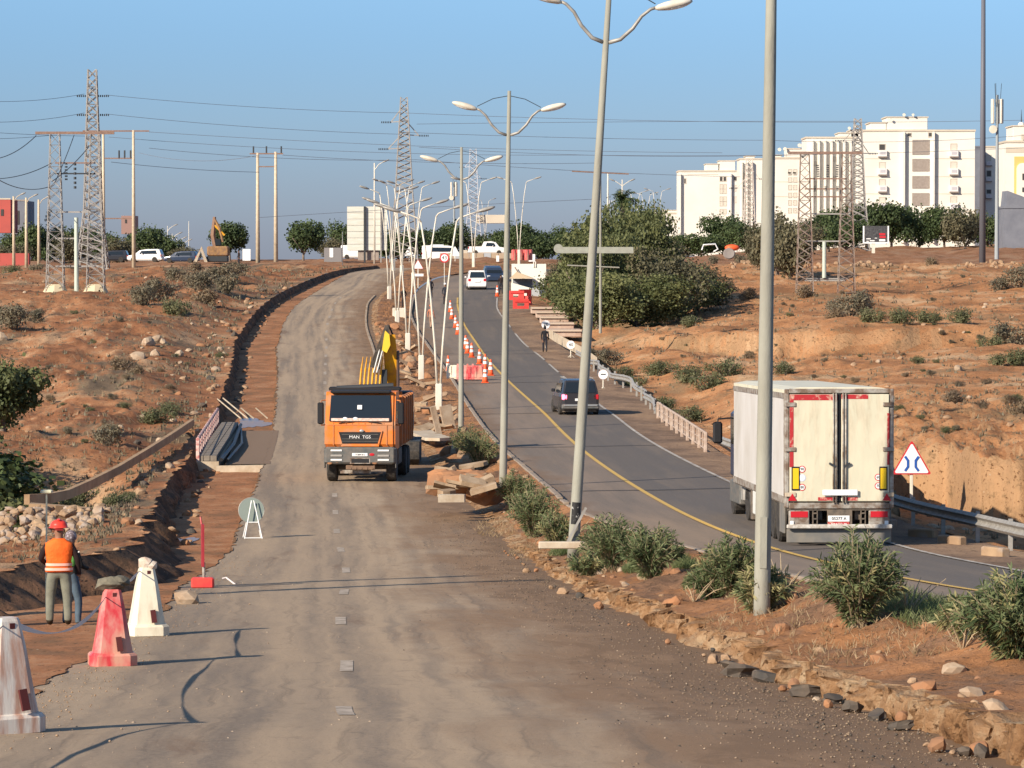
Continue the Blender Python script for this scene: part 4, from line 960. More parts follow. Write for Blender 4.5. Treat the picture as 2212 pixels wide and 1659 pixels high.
for k, (x0, y0, x1, y1, sg) in enumerate([(228, 205, 868, 244, .35), (228, 246, 868, 290, .35), (-30, 219, 182, 203, .3), (-30, 264, 182, 244, .3), (876, 244, 2240, 259, .6), (880, 286, 1660, 303, .2), (1660, 303, 2240, 290, .5),
        (322, 285, 1560, 330, .5), (235, 296, 1250, 335, .6), (1250, 335, 2240, 318, .4), (322, 320, 900, 345, .5), (900, 268, 1850, 262, -.1), (905, 318, 1850, 330, .7), (-30, 285, 200, 294, .1), (-30, 300, 112, 292, .1), (900, 345, 1600, 382, .3), (560, 335, 300, 330, .8), (610, 335, 1290, 352, .4), (560, 470, 1290, 430, -.1), (240, 350, 560, 372, .2)]):
    wire(((x0, y0), (x1, y1)), 430, 445, sg, far1, WL_[k])
for (x0, y0, x1, y1, sg) in [(78, 293, -30, 345, .5), (112, 352, -30, 386, .4), (116, 400, -30, 370, .8), (160, 292, 118, 395, .15), (205, 300, 112, 392, .3)]:
    wire(((x0, y0), (x1, y1)), 314, 300, sg, 'dark cables at the left double pylon', 'dark sagging cable leaving the left double pylon', .035, darkm)
# ------------------------------------------------------------------ lettering
def text_mesh(s, size, depth=.004, align='CENTER'):
    c = bpy.data.curves.new('lettering', 'FONT'); c.body = s; c.size = size; c.extrude = depth; c.align_x = align; c.align_y = 'CENTER'; c.resolution_u = 3
    o = bpy.data.objects.new('tmp_text', c); COL.objects.link(o)
    dg = bpy.context.evaluated_depsgraph_get(); me = bpy.data.meshes.new_from_object(o.evaluated_get(dg)); me.name = 'lettering'
    bpy.data.objects.remove(o); bpy.data.curves.remove(c); return me
def lettering(s, size, m, parent, loc, rot=(math.pi / 2, 0, 0), bold=1.0):
    me = text_mesh(s, size); me.materials.clear(); me.materials.append(m)
    o = bpy.data.objects.new('lettering', me); COL.objects.link(o); o.parent = parent; o.location = loc; o.rotation_euler = rot; o.scale = (bold, 1, 1); return o
def disc_mb(r, y0, y1, n=28, c=(0, 0)):
    mb = MB(); return mb.prism([(c[0] + r * math.cos(2 * math.pi * i / n), c[1] + r * math.sin(2 * math.pi * i / n)) for i in range(n)], y0, y1)
def wheel(parent, loc, r, wd, rimm=chrome, side=1, twin=False, n=24):
    """wheel whose axle lies along local x; the outer face looks to side"""
    M = Matrix.Rotation(math.pi / 2, 3, 'Y')
    t = MB(); b_ = wd / 2
    t.lathe([(r * .62, -b_), (r * .93, -b_), (r, -b_ * .72), (r, b_ * .72), (r * .93, b_), (r * .62, b_)], n, M=M)
    w_ = empty('wheel', loc); w_.parent = parent
    t.build('tyre', rubber, w_, smooth=False)
    q = MB(); q.lathe([(r * .60, -b_ * .9), (r * .62, -b_ * .6), (r * .3, b_ * .2 * side), (r * .16, b_ * .75 * side), (r * .1, b_ * .8 * side)], 16, M=M); q.lathe([(r * .63, side * b_ * .9), (r * .56, side * b_ * .95), (r * .5, side * b_ * .3)], n, M=M)
    q.build('rim', rimm, w_); return w_

# ------------------------------------------------------------------ white articulated lorry seen from behind
def lorry():
    b = Vector((6.34 + 1.26, 88.0, float(ZR(88)) - .02)); rt = empty('articulated_lorry', b, R(1.7), label='dirty white refrigerated articulated lorry driving away on the right carriageway, long shadow to its right', cat='lorry')
    rt.rotation_euler = (math.atan((float(ZR(101)) - float(ZR(88))) / 13), 0, R(1.7))
    P = rt; W = 1.26
    # box: side panels, roof, front, frame
    MB().bb(-W, -W + .05, .12, 13.5, 1.1, 3.56).build('side_panel', trailerw, P); MB().bb(W - .05, W, .12, 13.5, 1.1, 3.56).build('side_panel', trailerw, P)
    MB().bb(-W + .05, W - .05, 13.4, 13.5, 1.1, 3.56).build('front_panel', trailerw, P)
    rf = MB(); rf.prism([(-W, 3.565), (W, 3.565), (W, 3.64), (W - .35, 3.70), (-W + .35, 3.70), (-W, 3.64)], .02, 13.55); rf.build('roof', mat('yellowed_roof', (.74, .70, .54), .5, (.6, .56, .42), 1.5), P)
    MB().bb(-W + .03, W - .03, .1, 13.5, .95, 1.095).build('floor', underm, P)
    fr = MB()
    fr.bev(-W - .01, -W + .09, -.02, .12, .9, 3.66, .015); fr.bev(W - .09, W + .01, -.02, .12, .9, 3.66, .015); fr.bev(-W + .09, W - .09, -.02, .12, 3.56, 3.67, .015); fr.bev(-W + .09, W - .09, -.04, .12, .88, 1.02, .015)
    fr.build('rear_frame', steelw, P)
    tr = MB(); tr.bb(-W - .02, -W - .002, .15, 13.5, 3.44, 3.56); tr.bb(-W - .02, -W - .002, .15, 13.5, 1.0, 1.16); tr.bb(-W - .015, -W - .002, .15, .22, 1.16, 3.44); tr.build('side_trim', steelw, P)
    # doors
    for s_ in (-1, 1):
        x0, x1 = (-W + .10, -.045) if s_ < 0 else (.045, W - .10)
        d = MB().bev(x0, x1, -.05, .0, 1.05, 3.54, .012).build('door', doorm, P)
        rd = MB()
        if s_ < 0:
            rd.bb(x0, x1, -.056, -.048, 3.40, 3.535); rd.bb(x0, x0 + .09, -.056, -.048, 1.85, 3.40); rd.bb(x0 + .66, x1 - .03, -.056, -.048, 1.07, 1.15)
        else:
            rd.bb(x0, x0 + .62, -.056, -.048, 3.43, 3.535); rd.bb(x1 - .05, x1, -.056, -.048, 1.9, 3.1); rd.bb(x0 + .03, x0 + .38, -.056, -.048, 1.07, 1.15)
        for q_ in range(len(rd.v) // 8): e_ = MB(); e_.add(rd.v[q_ * 8:q_ * 8 + 8], [(3, 2, 1, 0), (4, 5, 6, 7), (0, 1, 5, 4), (1, 2, 6, 5), (2, 3, 7, 6), (3, 0, 4, 7)]); e_.build('red_border', redpaint, d)
        bars = MB()
        for dx in (.035, .10): bars.cyl((s_ * (.045 + dx), -.085, 1.02), (s_ * (.045 + dx), -.085, 3.56), .019, n=8)
        bars.build('locking_bar', steelw, d, smooth=True)
        MB().box((s_ * .17, -.1, 1.9), (.17, .03, .05), Matrix.Rotation(s_ * R(-28), 3, 'Y')).build('handle', darkm, d)
        hx = s_ * (W - .12)
        for z in (3.30, 2.26, 1.21): MB().bev(hx - .13, hx + .13, -.075, -.05, z - .05, z + .05, .01).build('hinge', concpale if z < 1.5 else steelw, d)
        rx = s_ * (W - .24)
        f_ = MB().bev(rx - .095, rx + .095, -.07, -.051, 1.31, 1.86, .008).build('reflector_frame', blackm, d)
        MB().bb(rx - .068, rx + .068, -.076, -.071, 1.345, 1.825).build('yellow_reflector', amber, f_)
        MB().prism([(s_ * (W - .16) - .1, 1.07), (s_ * (W - .16) + .1, 1.07), (s_ * (W - .16), 1.24)], -.08, -.06).build('triangle_reflector', tail, d)
        for (cx, z, tx, m_) in ([(-.87, 1.80, '90', signred), (-.87, 1.60, '', signblue), (-.87, 1.38, '80', signred)] if s_ < 0 else [(.90, 1.61, '60', signred), (.90, 1.41, '70', signred)]):
            s1 = disc_mb(.082, -.055, -.051, 20, (cx, z)).build('speed_sticker', m_ if tx else mat('pale_blue', (.6, .66, .85), .5), d)
            disc_mb(.062, -.058, -.0555, 20, (cx, z)).build('sticker_face', signw, s1)
            if tx: lettering(tx, .085, signblack, s1, (cx, -.06, z))
    MB().bb(-.028, .028, -.03, .0, 1.05, 3.56).build('door_seal', blackm, P)
    MB().bev(-.40, .42, -.13, -.10, 1.19, 1.33, .012).build('number_board', signw, P)
    # chassis, lights, bumper, mud flap
    ch = MB(); ch.bb(-.5, -.38, .15, 11, .62, .94); ch.bb(.38, .5, .15, 11, .62, .94); ch.bb(-W + .06, W - .06, .0, .14, .84, .885); ch.build('chassis', underm, P)
    for s_ in (-1, 1):
        cx = s_ * .93
        hs = MB().bev(cx - .24, cx + .24, .0, .16, .5, .87, .02).build('lamp_box', steelw, P)
        MB().bb(cx - .2, cx + .2, -.012, 0, .68, .82).build('tail_light', tail, hs)
        MB().bev(s_ * 1.10 - .045, s_ * 1.10 + .045, -.03, .0, .5, .6, .01).build('marker_lamp', lampglass, hs)
        q = MB(); cc = s_ * .56
        q.bb(cc - .06, cc - .04, -.0, .3, .45, .88); q.bb(cc + .04, cc + .06, -.0, .3, .45, .88)
        for z in (.5, .63, .76): q.bb(cc - .05, cc + .05, .0, .3, z, z + .03)
        q.build('support_bracket', underm, P)
    MB().bev(-W + .03, W - .03, -.12, -.02, .42, .52, .02).build('bumper', mat('dented_white_bumper', (.62, .60, .55), .5, (.35, .3, .24), 9), P)
    MB().bev(-W + .04, W - .04, .04, .06, .09, .41, .01).build('mud_flap', mat('grey_flap', (.15, .15, .145), .7, (.22, .2, .17), 3), P)
    pl = MB().bb(-.28, .30, -.01, .02, .46, .84).build('plate_holder', underm, P)
    a = MB().bev(-.26, .24, -.03, -.012, .58, .72, .006).build('number_plate', signw, pl); lettering('05277 A', .1, signblack, a, (-.01, -.034, .65))
    a = MB().bev(-.27, .24, -.028, -.012, .46, .575, .006).build('number_plate', redpaint, pl); lettering('MAROC 79', .075, signw, a, (-.01, -.032, .517))
    MB().bb(-1.05, 1.05, .12, .2, .1, .2).build('axle_beam', underm, P)
    for y_ in (2.0, 3.3, 4.6):
        for s_ in (-1, 1): wheel(P, (s_ * 1.02, y_, .52), .52, .40, chrome, s_)
        MB().cyl((-1, y_, .52), (1, y_, .52), .07).build('axle', underm, P)
    sk = MB(); sk.bb(-W, -W + .03, .25, 1.3, .3, 1.0); sk.build('side_guard', mat('grey_flap', (.15, .15, .145)), P)
    MB().bev(-1.24, -.75, 5.9, 8.3, .38, .98, .02).build('pallet_box', mat('pallet_box_white', (.66, .66, .62), .6), P)
    MB().bev(-1.22, -.8, 8.8, 9.1, .2, .95, .02).build('landing_leg', underm, P)
    # tractor, turned slightly to the left
    tr = empty('tractor', (.22, 12.6, 0), R(1.6)); tr.parent = P
    cb = MB(); cb.bev(-1.25, 1.25, 1.35, 3.6, 1.0, 2.9, .12); cb.prism([(1.5, 2.9), (3.45, 2.9), (3.0, 3.35), (1.55, 3.35)], -1.1, 1.1, 'yz'); cb.build('cab', cabpaint, tr)
    MB().bb(-1.27, -1.252, 2.0, 3.2, 1.95, 2.7).build('side_window', glassm, tr); MB().bb(1.252, 1.27, 2.0, 3.2, 1.95, 2.7).build('side_window', glassm, tr)
    st = MB(); 
    for z in (2.85, 2.0, 1.5): st.bb(-1.29, -1.262, 1.4, 1.8, z, z + .16)
    st.build('stripe', signw, tr)
    MB().bev(-1.30, -1.25, 1.2, 1.45, 1.3, 2.9, .02).build('side_deflector', cabpaint, tr)
    for s_ in (-1, 1):
        mb = MB(); mb.bev(s_ * 1.62 - .13, s_ * 1.62 + .13, 3.3, 3.42, 1.95, 2.55, .05); m_ = mb.build('mirror', blackm, tr); MB().tube([(s_ * 1.25, 3.4, 2.65), (s_ * 1.6, 3.4, 2.62), (s_ * 1.62, 3.36, 2.5)], .025, 6).build('mirror_arm', blackm, m_)
    MB().bev(-1.22, -.72, .8, 2.0, .45, 1.0, .06).build('fuel_tank', galv, tr); MB().bev(-1.26, -.9, 1.3, 3.6, .35, .98, .04).build('side_skirt', bumperg, tr)
    fm = MB(); fm.lathe([(.56, -.3), (.62, -.3), (.62, .3), (.56, .3)], 20, c=(0, 0, .52), M=Matrix.Rotation(math.pi / 2, 3, 'Y'))
    for s_ in (-1, 1):
        o = MB(); o.prism([(.55 * math.cos(R(a)) * 1.12, .5 + .62 * math.sin(R(a))) for a in range(-5, 186, 19)] + [(-.55, .5), (-.5, .55), (.5, .55)], s_ * .72, s_ * 1.24, 'yz')
        o.build('mudguard', bumperg, tr, loc=(0, -.35, 0))
        wheel(tr, (s_ * .99, -.35, .51), .51, .5, chrome, s_); wheel(tr, (s_ * 1.07, 3.1, .51), .51, .32, chrome, s_)
    MB().bev(-.45, .45, -1.2, 3.2, .55, .9, .03).build('tractor_chassis', underm, tr)
    return rt
lorry()

# ------------------------------------------------------------------ orange tipper truck, front view
def tipper():
    b = at(778, 1046, 132); b.z = float(ZL(132)) + .03
    rt = empty('tipper_truck', b, R(-2.5), label='orange tipper truck facing the camera on the left carriageway', cat='truck'); P = rt
    # cab
    prof = [(0.10, 1.22), (.0, 1.34), (.0, 2.0), (.06, 2.14), (.30, 3.02), (.45, 3.14), (1.9, 3.14), (1.95, 1.1), (.35, 1.1)]
    cb = MB(); cb.prism(prof, -1.14, 1.14, 'yz'); 
    for s_ in (-1, 1): cb.prism([(y_ + .06, z if z > 1.2 else z + .02) for y_, z in prof], s_ * 1.14, s_ * 1.22, 'yz')
    cab = cb.build('cab', orangepaint, P)
    ws = MB(); ws.add([(-1.05, .05, 2.17), (1.05, .05, 2.17), (1.0, .285, 2.99), (-1.0, .285, 2.99)], [(0, 1, 2, 3)]); 
    wv = [(-1.08, .035, 2.14), (1.08, .035, 2.14), (1.03, .285, 3.03), (-1.03, .285, 3.03)]
    ws = MB(); ws.add([Vector(v) + Vector((0, -.035, 0)) for v in wv] + [Vector(v) + Vector((0, .03, 0)) for v in wv], [(0, 1, 2, 3), (7, 6, 5, 4), (0, 4, 5, 1), (1, 5, 6, 2), (2, 6, 7, 3), (3, 7, 4, 0)])
    w_ = ws.build('windscreen', glassm, cab)
    MB().box((0, -.015, 2.19), (2.02, .02, .1), Matrix.Rotation(R(-14), 3, 'X')).build('dashboard_cloth', mat('pink_dash', (.55, .32, .26), .7, (.7, .6, .5), 12), w_)
    MB().box((-.02, .08, 2.62), (.16, .012, .15), Matrix.Rotation(R(-15), 3, 'X')).build('windscreen_sticker', signw, w_)
    for x in (-.52, -.16): MB().ell((x, .0, 2.22), (.09, .03, .06), 8, 5).build('dashboard_ornament', signw, w_)
    for s_ in (-1, 1): MB().box((s_ * .5, -.015, 2.10), (.5, .02, .025), Matrix.Rotation(R(8 * s_), 3, 'Y')).build('wiper', blackm, w_)
    for q in range(9): MB().bb(-.95 + q * .22, -.93 + q * .22, -.004 - .003 * (q % 2), .0, 2.04, 2.08).build('panel_rivet', orangedirty, cab)
    gr_ = MB(); [gr_.rock((rr * .26 - 1.05, -.06, .68 + .05 * (rr % 3)), (.09, .02, .05), rr) for rr in range(9)]; tag(gr_.build('mud_splashes', MATS['loose_soil'], P), kind='stuff')
    MB().bev(-1.05, 1.05, .15, .7, 3.10, 3.2, .03).build('sun_visor', blackm, cab)
    g = MB(); g.prism([(-.74, 1.76), (.74, 1.76), (.62, 1.36), (-.62, 1.36)], -.035, .02); gr = g.build('grille', blackm, cab)
    ob = MB(); ob.prism([(-.78, 1.80), (-.74, 1.76), (-.62, 1.36), (-.66, 1.30)], -.05, .02); ob.prism([(.74, 1.76), (.78, 1.80), (.66, 1.30), (.62, 1.36)], -.05, .02); ob.bb(-.66, .66, -.05, .02, 1.26, 1.35); ob.build('grille_surround', orangepaint, gr)
    sl = MB(); 
    for z in (1.44, 1.52, 1.68): sl.bb(-.64, .64, -.045, -.036, z - .008, z + .008)
    sl.build('grille_bar', bumperg, gr)
    lettering('MAN  TGS', .15, signw, gr, (0, -.05, 1.585), bold=1.1)
    MB().ell((.06, -.05, 1.80), (.08, .02, .05), 10, 6).build('emblem', chrome, gr)
    ln = MB(); ln.bb(-1.1, 1.1, -.012, .0, 1.995, 2.02); ln.build('panel_gap', orangedirty, cab)
    for s_ in (-1, 1):
        MB().bb(s_ * .93 - .02, s_ * .93 + .02, -.02, .0, 1.3, 2.0).build('panel_line', orangedirty, cab)
        q = MB(); q.bb(s_ * 1.222 - .005, s_ * 1.222 + .005, .5, 1.6, 2.2, 2.9); q.build('side_window', glassm, cab)
        m_ = MB(); m_.bev(s_ * 1.40 - .11, s_ * 1.40 + .11, .2, .34, 2.02, 2.78, .04); mo = m_.build('mirror', blackm, cab)
        MB().tube([(s_ * 1.2, .4, 2.86), (s_ * 1.38, .3, 2.84), (s_ * 1.4, .28, 2.7)], .025, 6).build('mirror_arm', orangedirty, mo)
        MB().tube([(s_ * 1.2, .4, 2.0), (s_ * 1.38, .3, 1.98), (s_ * 1.4, .28, 2.1)], .025, 6).build('mirror_arm', orangedirty, mo)
    MB().bev(-1.25, -1.18, .1, 1.0, 1.3, 2.0, .03).build('door_step_panel', orangedirty, cab)
    # bumper
    bp = MB(); bp.bev(-1.24, 1.24, -.08, .5, .64, 1.24, .07); bo = bp.build('bumper', bumperg, P)
    for s_ in (-1, 1):
        for z, h, m_ in ((1.12, .07, lampglass), (.94, .08, mat('dim_lamp', (.35, .33, .3), .3)), (.79, .07, lampglass)):
            MB().bev(s_ * .82 - .2, s_ * .82 + .2, -.105, -.075, z - h / 2, z + h / 2, .012).build('headlight', m_, bo)
        MB().bev(s_ * 1.245 - .02, s_ * 1.245 + .02, .0, .3, .5, 1.2, .02).build('mudguard', bumperg, P)
    np_ = MB().bev(-.27, .27, -.1, -.078, .92, 1.03, .006).build('number_plate', signw, bo); lettering('71204 B 6', .08, signblack, np_, (0, -.106, .975))
    MB().ell((.42, -.085, .98), (.09, .012, .05), 10, 6).build('badge', tail, bo)
    s2 = MB(); s2.bb(-.32, .34, -.09, -.075, .66, .68); s2.bb(-.32, .34, -.09, -.075, .84, .86); s2.bb(-.34, -.32, -.09, -.075, .66, .86); s2.bb(.34, .36, -.09, -.075, .66, .86); s2.bb(-.32, .34, -.083, -.07, .68, .84); s2.build('tow_recess', steelw, bo)
    MB().bb(-.30, .32, -.088, -.084, .69, .83).build('recess_dark', blackm, bo)
    fb = MB(); fb.bev(-.50, .52, .02, .1, .44, .60, .02)
    for i in range(5): fb.cyl((-.36 + i * .19, -.0, .5), (-.36 + i * .19, .03, .5), .05, n=8)
    fb.build('front_beam', mat('rust_brown_beam', (.16, .10, .07), .8, (.25, .16, .1), 6), P)
    MB().bb(-.72, .35, .3, .36, .30, .42).build('under_guard', steelw, P)
    for s_ in (-1, 1):
        for y_ in (.95, 4.6, 5.9): wheel(P, (s_ * 1.04, y_, .52), .52, .34 if y_ < 2 else .5, orangedirty, s_)
    for y_ in (.95, 4.6, 5.9): MB().cyl((-1, y_, .5), (1, y_, .5), .09).build('axle', underm, P)
    MB().bev(-.5, .5, .5, 7.2, .7, 1.05, .04).build('chassis', underm, P)
    MB().bev(-1.2, -.7, 2.1, 3.6, .5, 1.1, .05).build('fuel_tank', galv, P); MB().bev(.7, 1.2, 2.1, 3.6, .5, 1.1, .05).build('tool_box', underm, P)
    # tipping body
    bd = MB(); W2 = 1.26; bd.bb(-W2, -W2 + .07, 2.3, 7.4, 1.25, 2.9); bd.bb(W2 - .07, W2, 2.3, 7.4, 1.25, 2.9); bd.bb(-W2, W2, 7.33, 7.4, 1.25, 2.8); bd.bb(-W2, W2, 2.3, 7.4, 1.15, 1.25); bd.bb(-W2 - .04, W2 + .04, 2.25, 2.33, 1.2, 3.1)
    bdo = bd.build('tipper_body', orangedirty, P)
    for y_ in (3.2, 4.2, 5.2, 6.2, 7.1):
        for s_ in (-1, 1): MB().bb(s_ * (W2 + .05) - .05, s_ * (W2 + .05) + .05, y_ - .06, y_ + .06, 1.2, 2.9).build('body_rib', orangedirty, bdo)
    MB().bev(-1.28, 1.28, 2.0, 2.5, 3.12, 3.26, .04).build('canopy_edge', blackm, bdo)
    MB().cyl((-1.0, 2.1, 3.2), (1.0, 2.15, 3.3), .1, n=8).build('rolled_tarpaulin', darkm, bdo)
    MB().cyl((-.05, 2.6, 3.1), (-.05, 2.6, 3.2), .1, n=10).build('exhaust_stub', darkm, bdo)
    return rt
tipper()

# ------------------------------------------------------------------ excavator behind the tipper
def excavator():
    b = Vector(((846 - 1106) / FPX * 146, 146.0, float(ZL(146)) + .05)); rt = empty('excavator', b, R(0), label='yellow excavator with raised arm and toothed bucket, half hidden behind the orange truck', cat='excavator'); P = rt
    for s_ in (-1, 1):
        t = MB(); t.prism([(-1.9, .2), (-1.6, 0), (1.6, 0), (1.9, .2), (1.95, .5), (1.7, .85), (-1.7, .85), (-1.95, .5)], s_ * .85 - .25, s_ * .85 + .25, 'yz'); to = t.build('track', rubber, P)
        for k in range(12): MB().bb(s_ * .85 - .27, s_ * .85 + .27, -1.7 + k * .3, -1.55 + k * .3, .85, .89).build('track_shoe', darkm, to)
    MB().bev(-.8, .8, -1.2, 1.2, .4, 1.05, .05).build('undercarriage', darkm, P)
    MB().bev(-1.1, .8, -.9, 2.0, 1.1, 1.6, .08).build('upper_deck', darkm, P); MB().bev(-1.1, .8, .4, 2.1, 1.6, 2.1, .12).build('engine_cover', yellowp, P); MB().bev(-1.1, .8, 2.0, 2.4, 1.15, 2.0, .15).build('counterweight', darkm, P)
    cb = MB(); cb.bev(.2, .85, -1.1, .2, 1.6, 2.75, .08); co = cb.build('cab', darkm, P); MB().bb(.27, .78, -1.12, -1.105, 1.8, 2.65).build('windscreen', glassm, co); MB().bb(.852, .862, -.95, .1, 1.95, 2.65).build('side_window', glassm, co)
    # boom rising toward the camera side, stick folding down to the left
    bm = MB(); pts = [(.0, -.2, 1.6), (.05, -1.0, 3.0), (.0, -1.6, 4.2), (-.05, -1.9, 4.9)]; ws_ = [.5, .55, .45, .28]
    vs = []
    for p, w_ in zip(pts, ws_):
        for sx, sz in ((-1, -1), (1, -1), (1, 1), (-1, 1)): vs.append((p[0] + sx * .25, p[1] + sz * w_ * .45, p[2] - sz * w_ * .15))
    fs = [(k * 4 + i, k * 4 + (i + 1) % 4, k * 4 + 4 + (i + 1) % 4, k * 4 + 4 + i) for k in range(3) for i in range(4)] + [(3, 2, 1, 0), (12, 13, 14, 15)]
    bm.add(vs, fs); bo = bm.build('boom', yellowp, P)
    MB().bb(.24, .31, -1.8, -.3, 1.9, 4.3).build('boom_side', mat('rusty_dark', (.1, .06, .045), .8), bo)
    st = MB()
    vs = []
    for p, w_ in zip([(-.1, -2.0, 5.3), (-.2, -2.0, 4.8), (-.46, -1.9, 4.2), (-.68, -1.8, 3.7)], [.08, .16, .14, .1]):
        for sx, sy in ((-1, -1), (1, -1), (1, 1), (-1, 1)): vs.append((p[0] + sx * w_, p[1] + sy * .14, p[2] + (0)))
    st.add(vs, fs); so_ = st.build('stick', mat('black_stick', (.035, .03, .028), .6, (.12, .1, .08), 6), P)
    MB().prism([(-.18, 5.1), (-.02, 4.95), (.02, 4.55), (-.12, 4.25), (-.30, 4.35), (-.24, 4.75)], -2.2, -2.14).build('yellow_plate', mat('bright_yellow', (.8, .55, .05), .4), so_)
    for dx in (0, .12): MB().cyl((-.3 + dx, -2.05, 4.7), (-.62 + dx, -2.0, 3.5), .035, n=8).build('hydraulic_cylinder', chrome, so_)
    MB().tube([(-.05, -2.0, 5.3), (.12, -1.9, 4.9), (.18, -1.6, 4.2), (.16, -1.0, 3.0)], .035, 6).build('hydraulic_hose', blackm, bo)
    MB().bb(-.32, -.12, -1.8, -1.5, 2.9, 3.6).build('linkage', darkm, so_)
    # bucket made of yellow tines
    bk = empty('bucket', (-.70, -1.9, 2.95)); bk.parent = P
    MB().bev(-.5, .42, -.1, .1, -.05, .1, .03).build('bucket_bar', darkm, bk)
    for k in range(6):
        x = -.42 + k * .15
        MB().tube([(x - .06, 0, -.6), (x - .03, .05, 0), (x + .02, .05, .6), (x + .1, -.05, 1.15)], [.04, .045, .04, .015], 6).build('tine', yellowp, bk)
    MB().bev(-.55, .3, -.05, .3, -.9, -.5, .05).build('bucket_base', yellowp, bk)
    return rt
excavator()

# ------------------------------------------------------------------ cars
def car(name, label, paint, L_=4.3, W_=1.78, H_=1.5, kind='hatch', loc=(0, 0, 0), rz=0.0, lights=True, rack=False, detail=True):
    """car with its rear at local y=0 looking to -y and its nose at y=L"""
    rt = empty(name, loc, rz, label=label, cat='car'); hw = W_ / 2; zb = H_ * .60
    if kind == 'hatch': st = [(0, .80, .38, zb * .98, zb), (.06, .94, .26, zb, zb + .02), (.28, .97, .22, zb, H_ * .97), (.8, 1, .2, zb, H_), (1.9, 1, .2, zb * .99, H_ * .99), (2.75, 1, .2, zb * .97, H_ * .9), (3.35, .99, .2, zb * .96, zb * .97), (4.1, .93, .24, zb * .80, zb * .81), (4.3, .75, .34, zb * .62, zb * .63)]
    elif kind == 'van': st = [(0, .92, .3, zb, H_ * .95), (.1, .98, .22, zb, H_), (1, 1, .2, zb, H_), (2.6, 1, .2, zb, H_ * .99), (3.2, 1, .2, zb * .98, H_ * .93), (3.6, .99, .2, zb * .92, zb * .93), (4.2, .93, .24, zb * .72, zb * .73), (4.3, .8, .3, zb * .55, zb * .56)]
    else: st = [(0, .9, .35, zb * .95, zb * .97), (.1, .96, .25, zb, zb + .02), (1.5, 1, .2, zb, zb + .02), (1.75, 1, .2, zb, H_ * .97), (2.6, 1, .2, zb, H_), (3.1, 1, .2, zb, H_ * .92), (3.5, .99, .2, zb * .96, zb * .97), (4.15, .93, .24, zb * .86, zb * .87), (4.3, .8, .3, zb * .6, zb * .61)]
    k = L_ / 4.3; vs = []; n = 10
    for (y_, w_, z0, z1, z2) in st:
        a = hw * w_; up = z2 - z1 > .1; r_ = a * (.80 if up else .93)
        ring = [(-a * .9, z0), (a * .9, z0), (a, z0 + .15), (a * 1.0, z1 * .85), (a * .96, z1), (r_, z2 - .05 if up else z2), (r_ * .9, z2), (-r_ * .9, z2), (-r_, z2 - .05 if up else z2), (-a * .96, z1)]
        ring += [(-a * 1.0, z1 * .85), (-a, z0 + .15)]
        for x, z in ring: vs.append((x, y_ * k, z))
    n = 12; m = len(st)
    fs = [(j * n + i, j * n + (i + 1) % n, j * n + n + (i + 1) % n, j * n + n + i) for j in range(m - 1) for i in range(n)] + [tuple(range(n - 1, -1, -1)), tuple(range((m - 1) * n, m * n))]
    mb = MB(); mb.add(vs, fs); body = mb.build('body', paint, rt, smooth=False)
    top = [s_ for s_ in st if s_[4] - s_[3] > .1]; yb, yf = top[0][0] * k, top[-1][0] * k
    # glass
    for s_ in (-1, 1):
        ys_ = [(yb + .25, zb + .04), (yf - .0, zb + .03), (yf - .25, H_ * .86), (yb + .4, H_ * .9)]
        if kind == 'van': ys_ = [(yb + 1.2, zb + .04), (yf, zb + .03), (yf - .3, H_ * .86), (yb + 1.2, H_ * .88)]
        q = MB(); vs2 = []
        for off in (0, .02):
            for y_, z in ys_:
                f_ = (z - zb) / (H_ - zb); x = hw * (.965 - .165 * f_) + .012 - off; vs2.append((s_ * x, y_, z))
        q.add(vs2, [(0, 1, 2, 3), (7, 6, 5, 4), (0, 4, 5, 1), (1, 5, 6, 2), (2, 6, 7, 3), (3, 7, 4, 0)]); q.build('side_window', glassm, body)
    y0g = .06 * k; 
    if kind != 'pickup':
        a = hw * .80; zlo = zb + .05; zhi = H_ * .92; yl = (.07 if kind == 'hatch' else .0) * k; yh = (.24 if kind == 'hatch' else .02) * k
        q = MB(); q.add([(-a, yl - .025, zlo), (a, yl - .025, zlo), (a * .86, yh - .02, zhi), (-a * .86, yh - .02, zhi), (-a, yl + .02, zlo), (a, yl + .02, zlo), (a * .86, yh + .02, zhi), (-a * .86, yh + .02, zhi)], [(0, 1, 2, 3), (7, 6, 5, 4), (0, 4, 5, 1), (1, 5, 6, 2), (2, 6, 7, 3), (3, 7, 4, 0)]); q.build('rear_window', glassm, body)
    nx_ = st[st.index(top[-1]) + 1]; q = MB(); a = hw * .82; p0 = (top[-1][0] * k + .02, top[-1][4] - .04); p1 = (nx_[0] * k, nx_[4] + .03)
    q.add([(-a * .92, p0[0], p0[1]), (a * .92, p0[0], p0[1]), (a, p1[0], p1[1]), (-a, p1[0], p1[1]), (-a * .92, p0[0] - .05, p0[1] - .04), (a * .92, p0[0] - .05, p0[1] - .04), (a, p1[0] - .05, p1[1] - .04), (-a, p1[0] - .05, p1[1] - .04)], [(3, 2, 1, 0), (4, 5, 6, 7), (0, 1, 5, 4), (1, 2, 6, 5), (2, 3, 7, 6), (3, 0, 4, 7)]); q.build('windscreen', glassm, body)
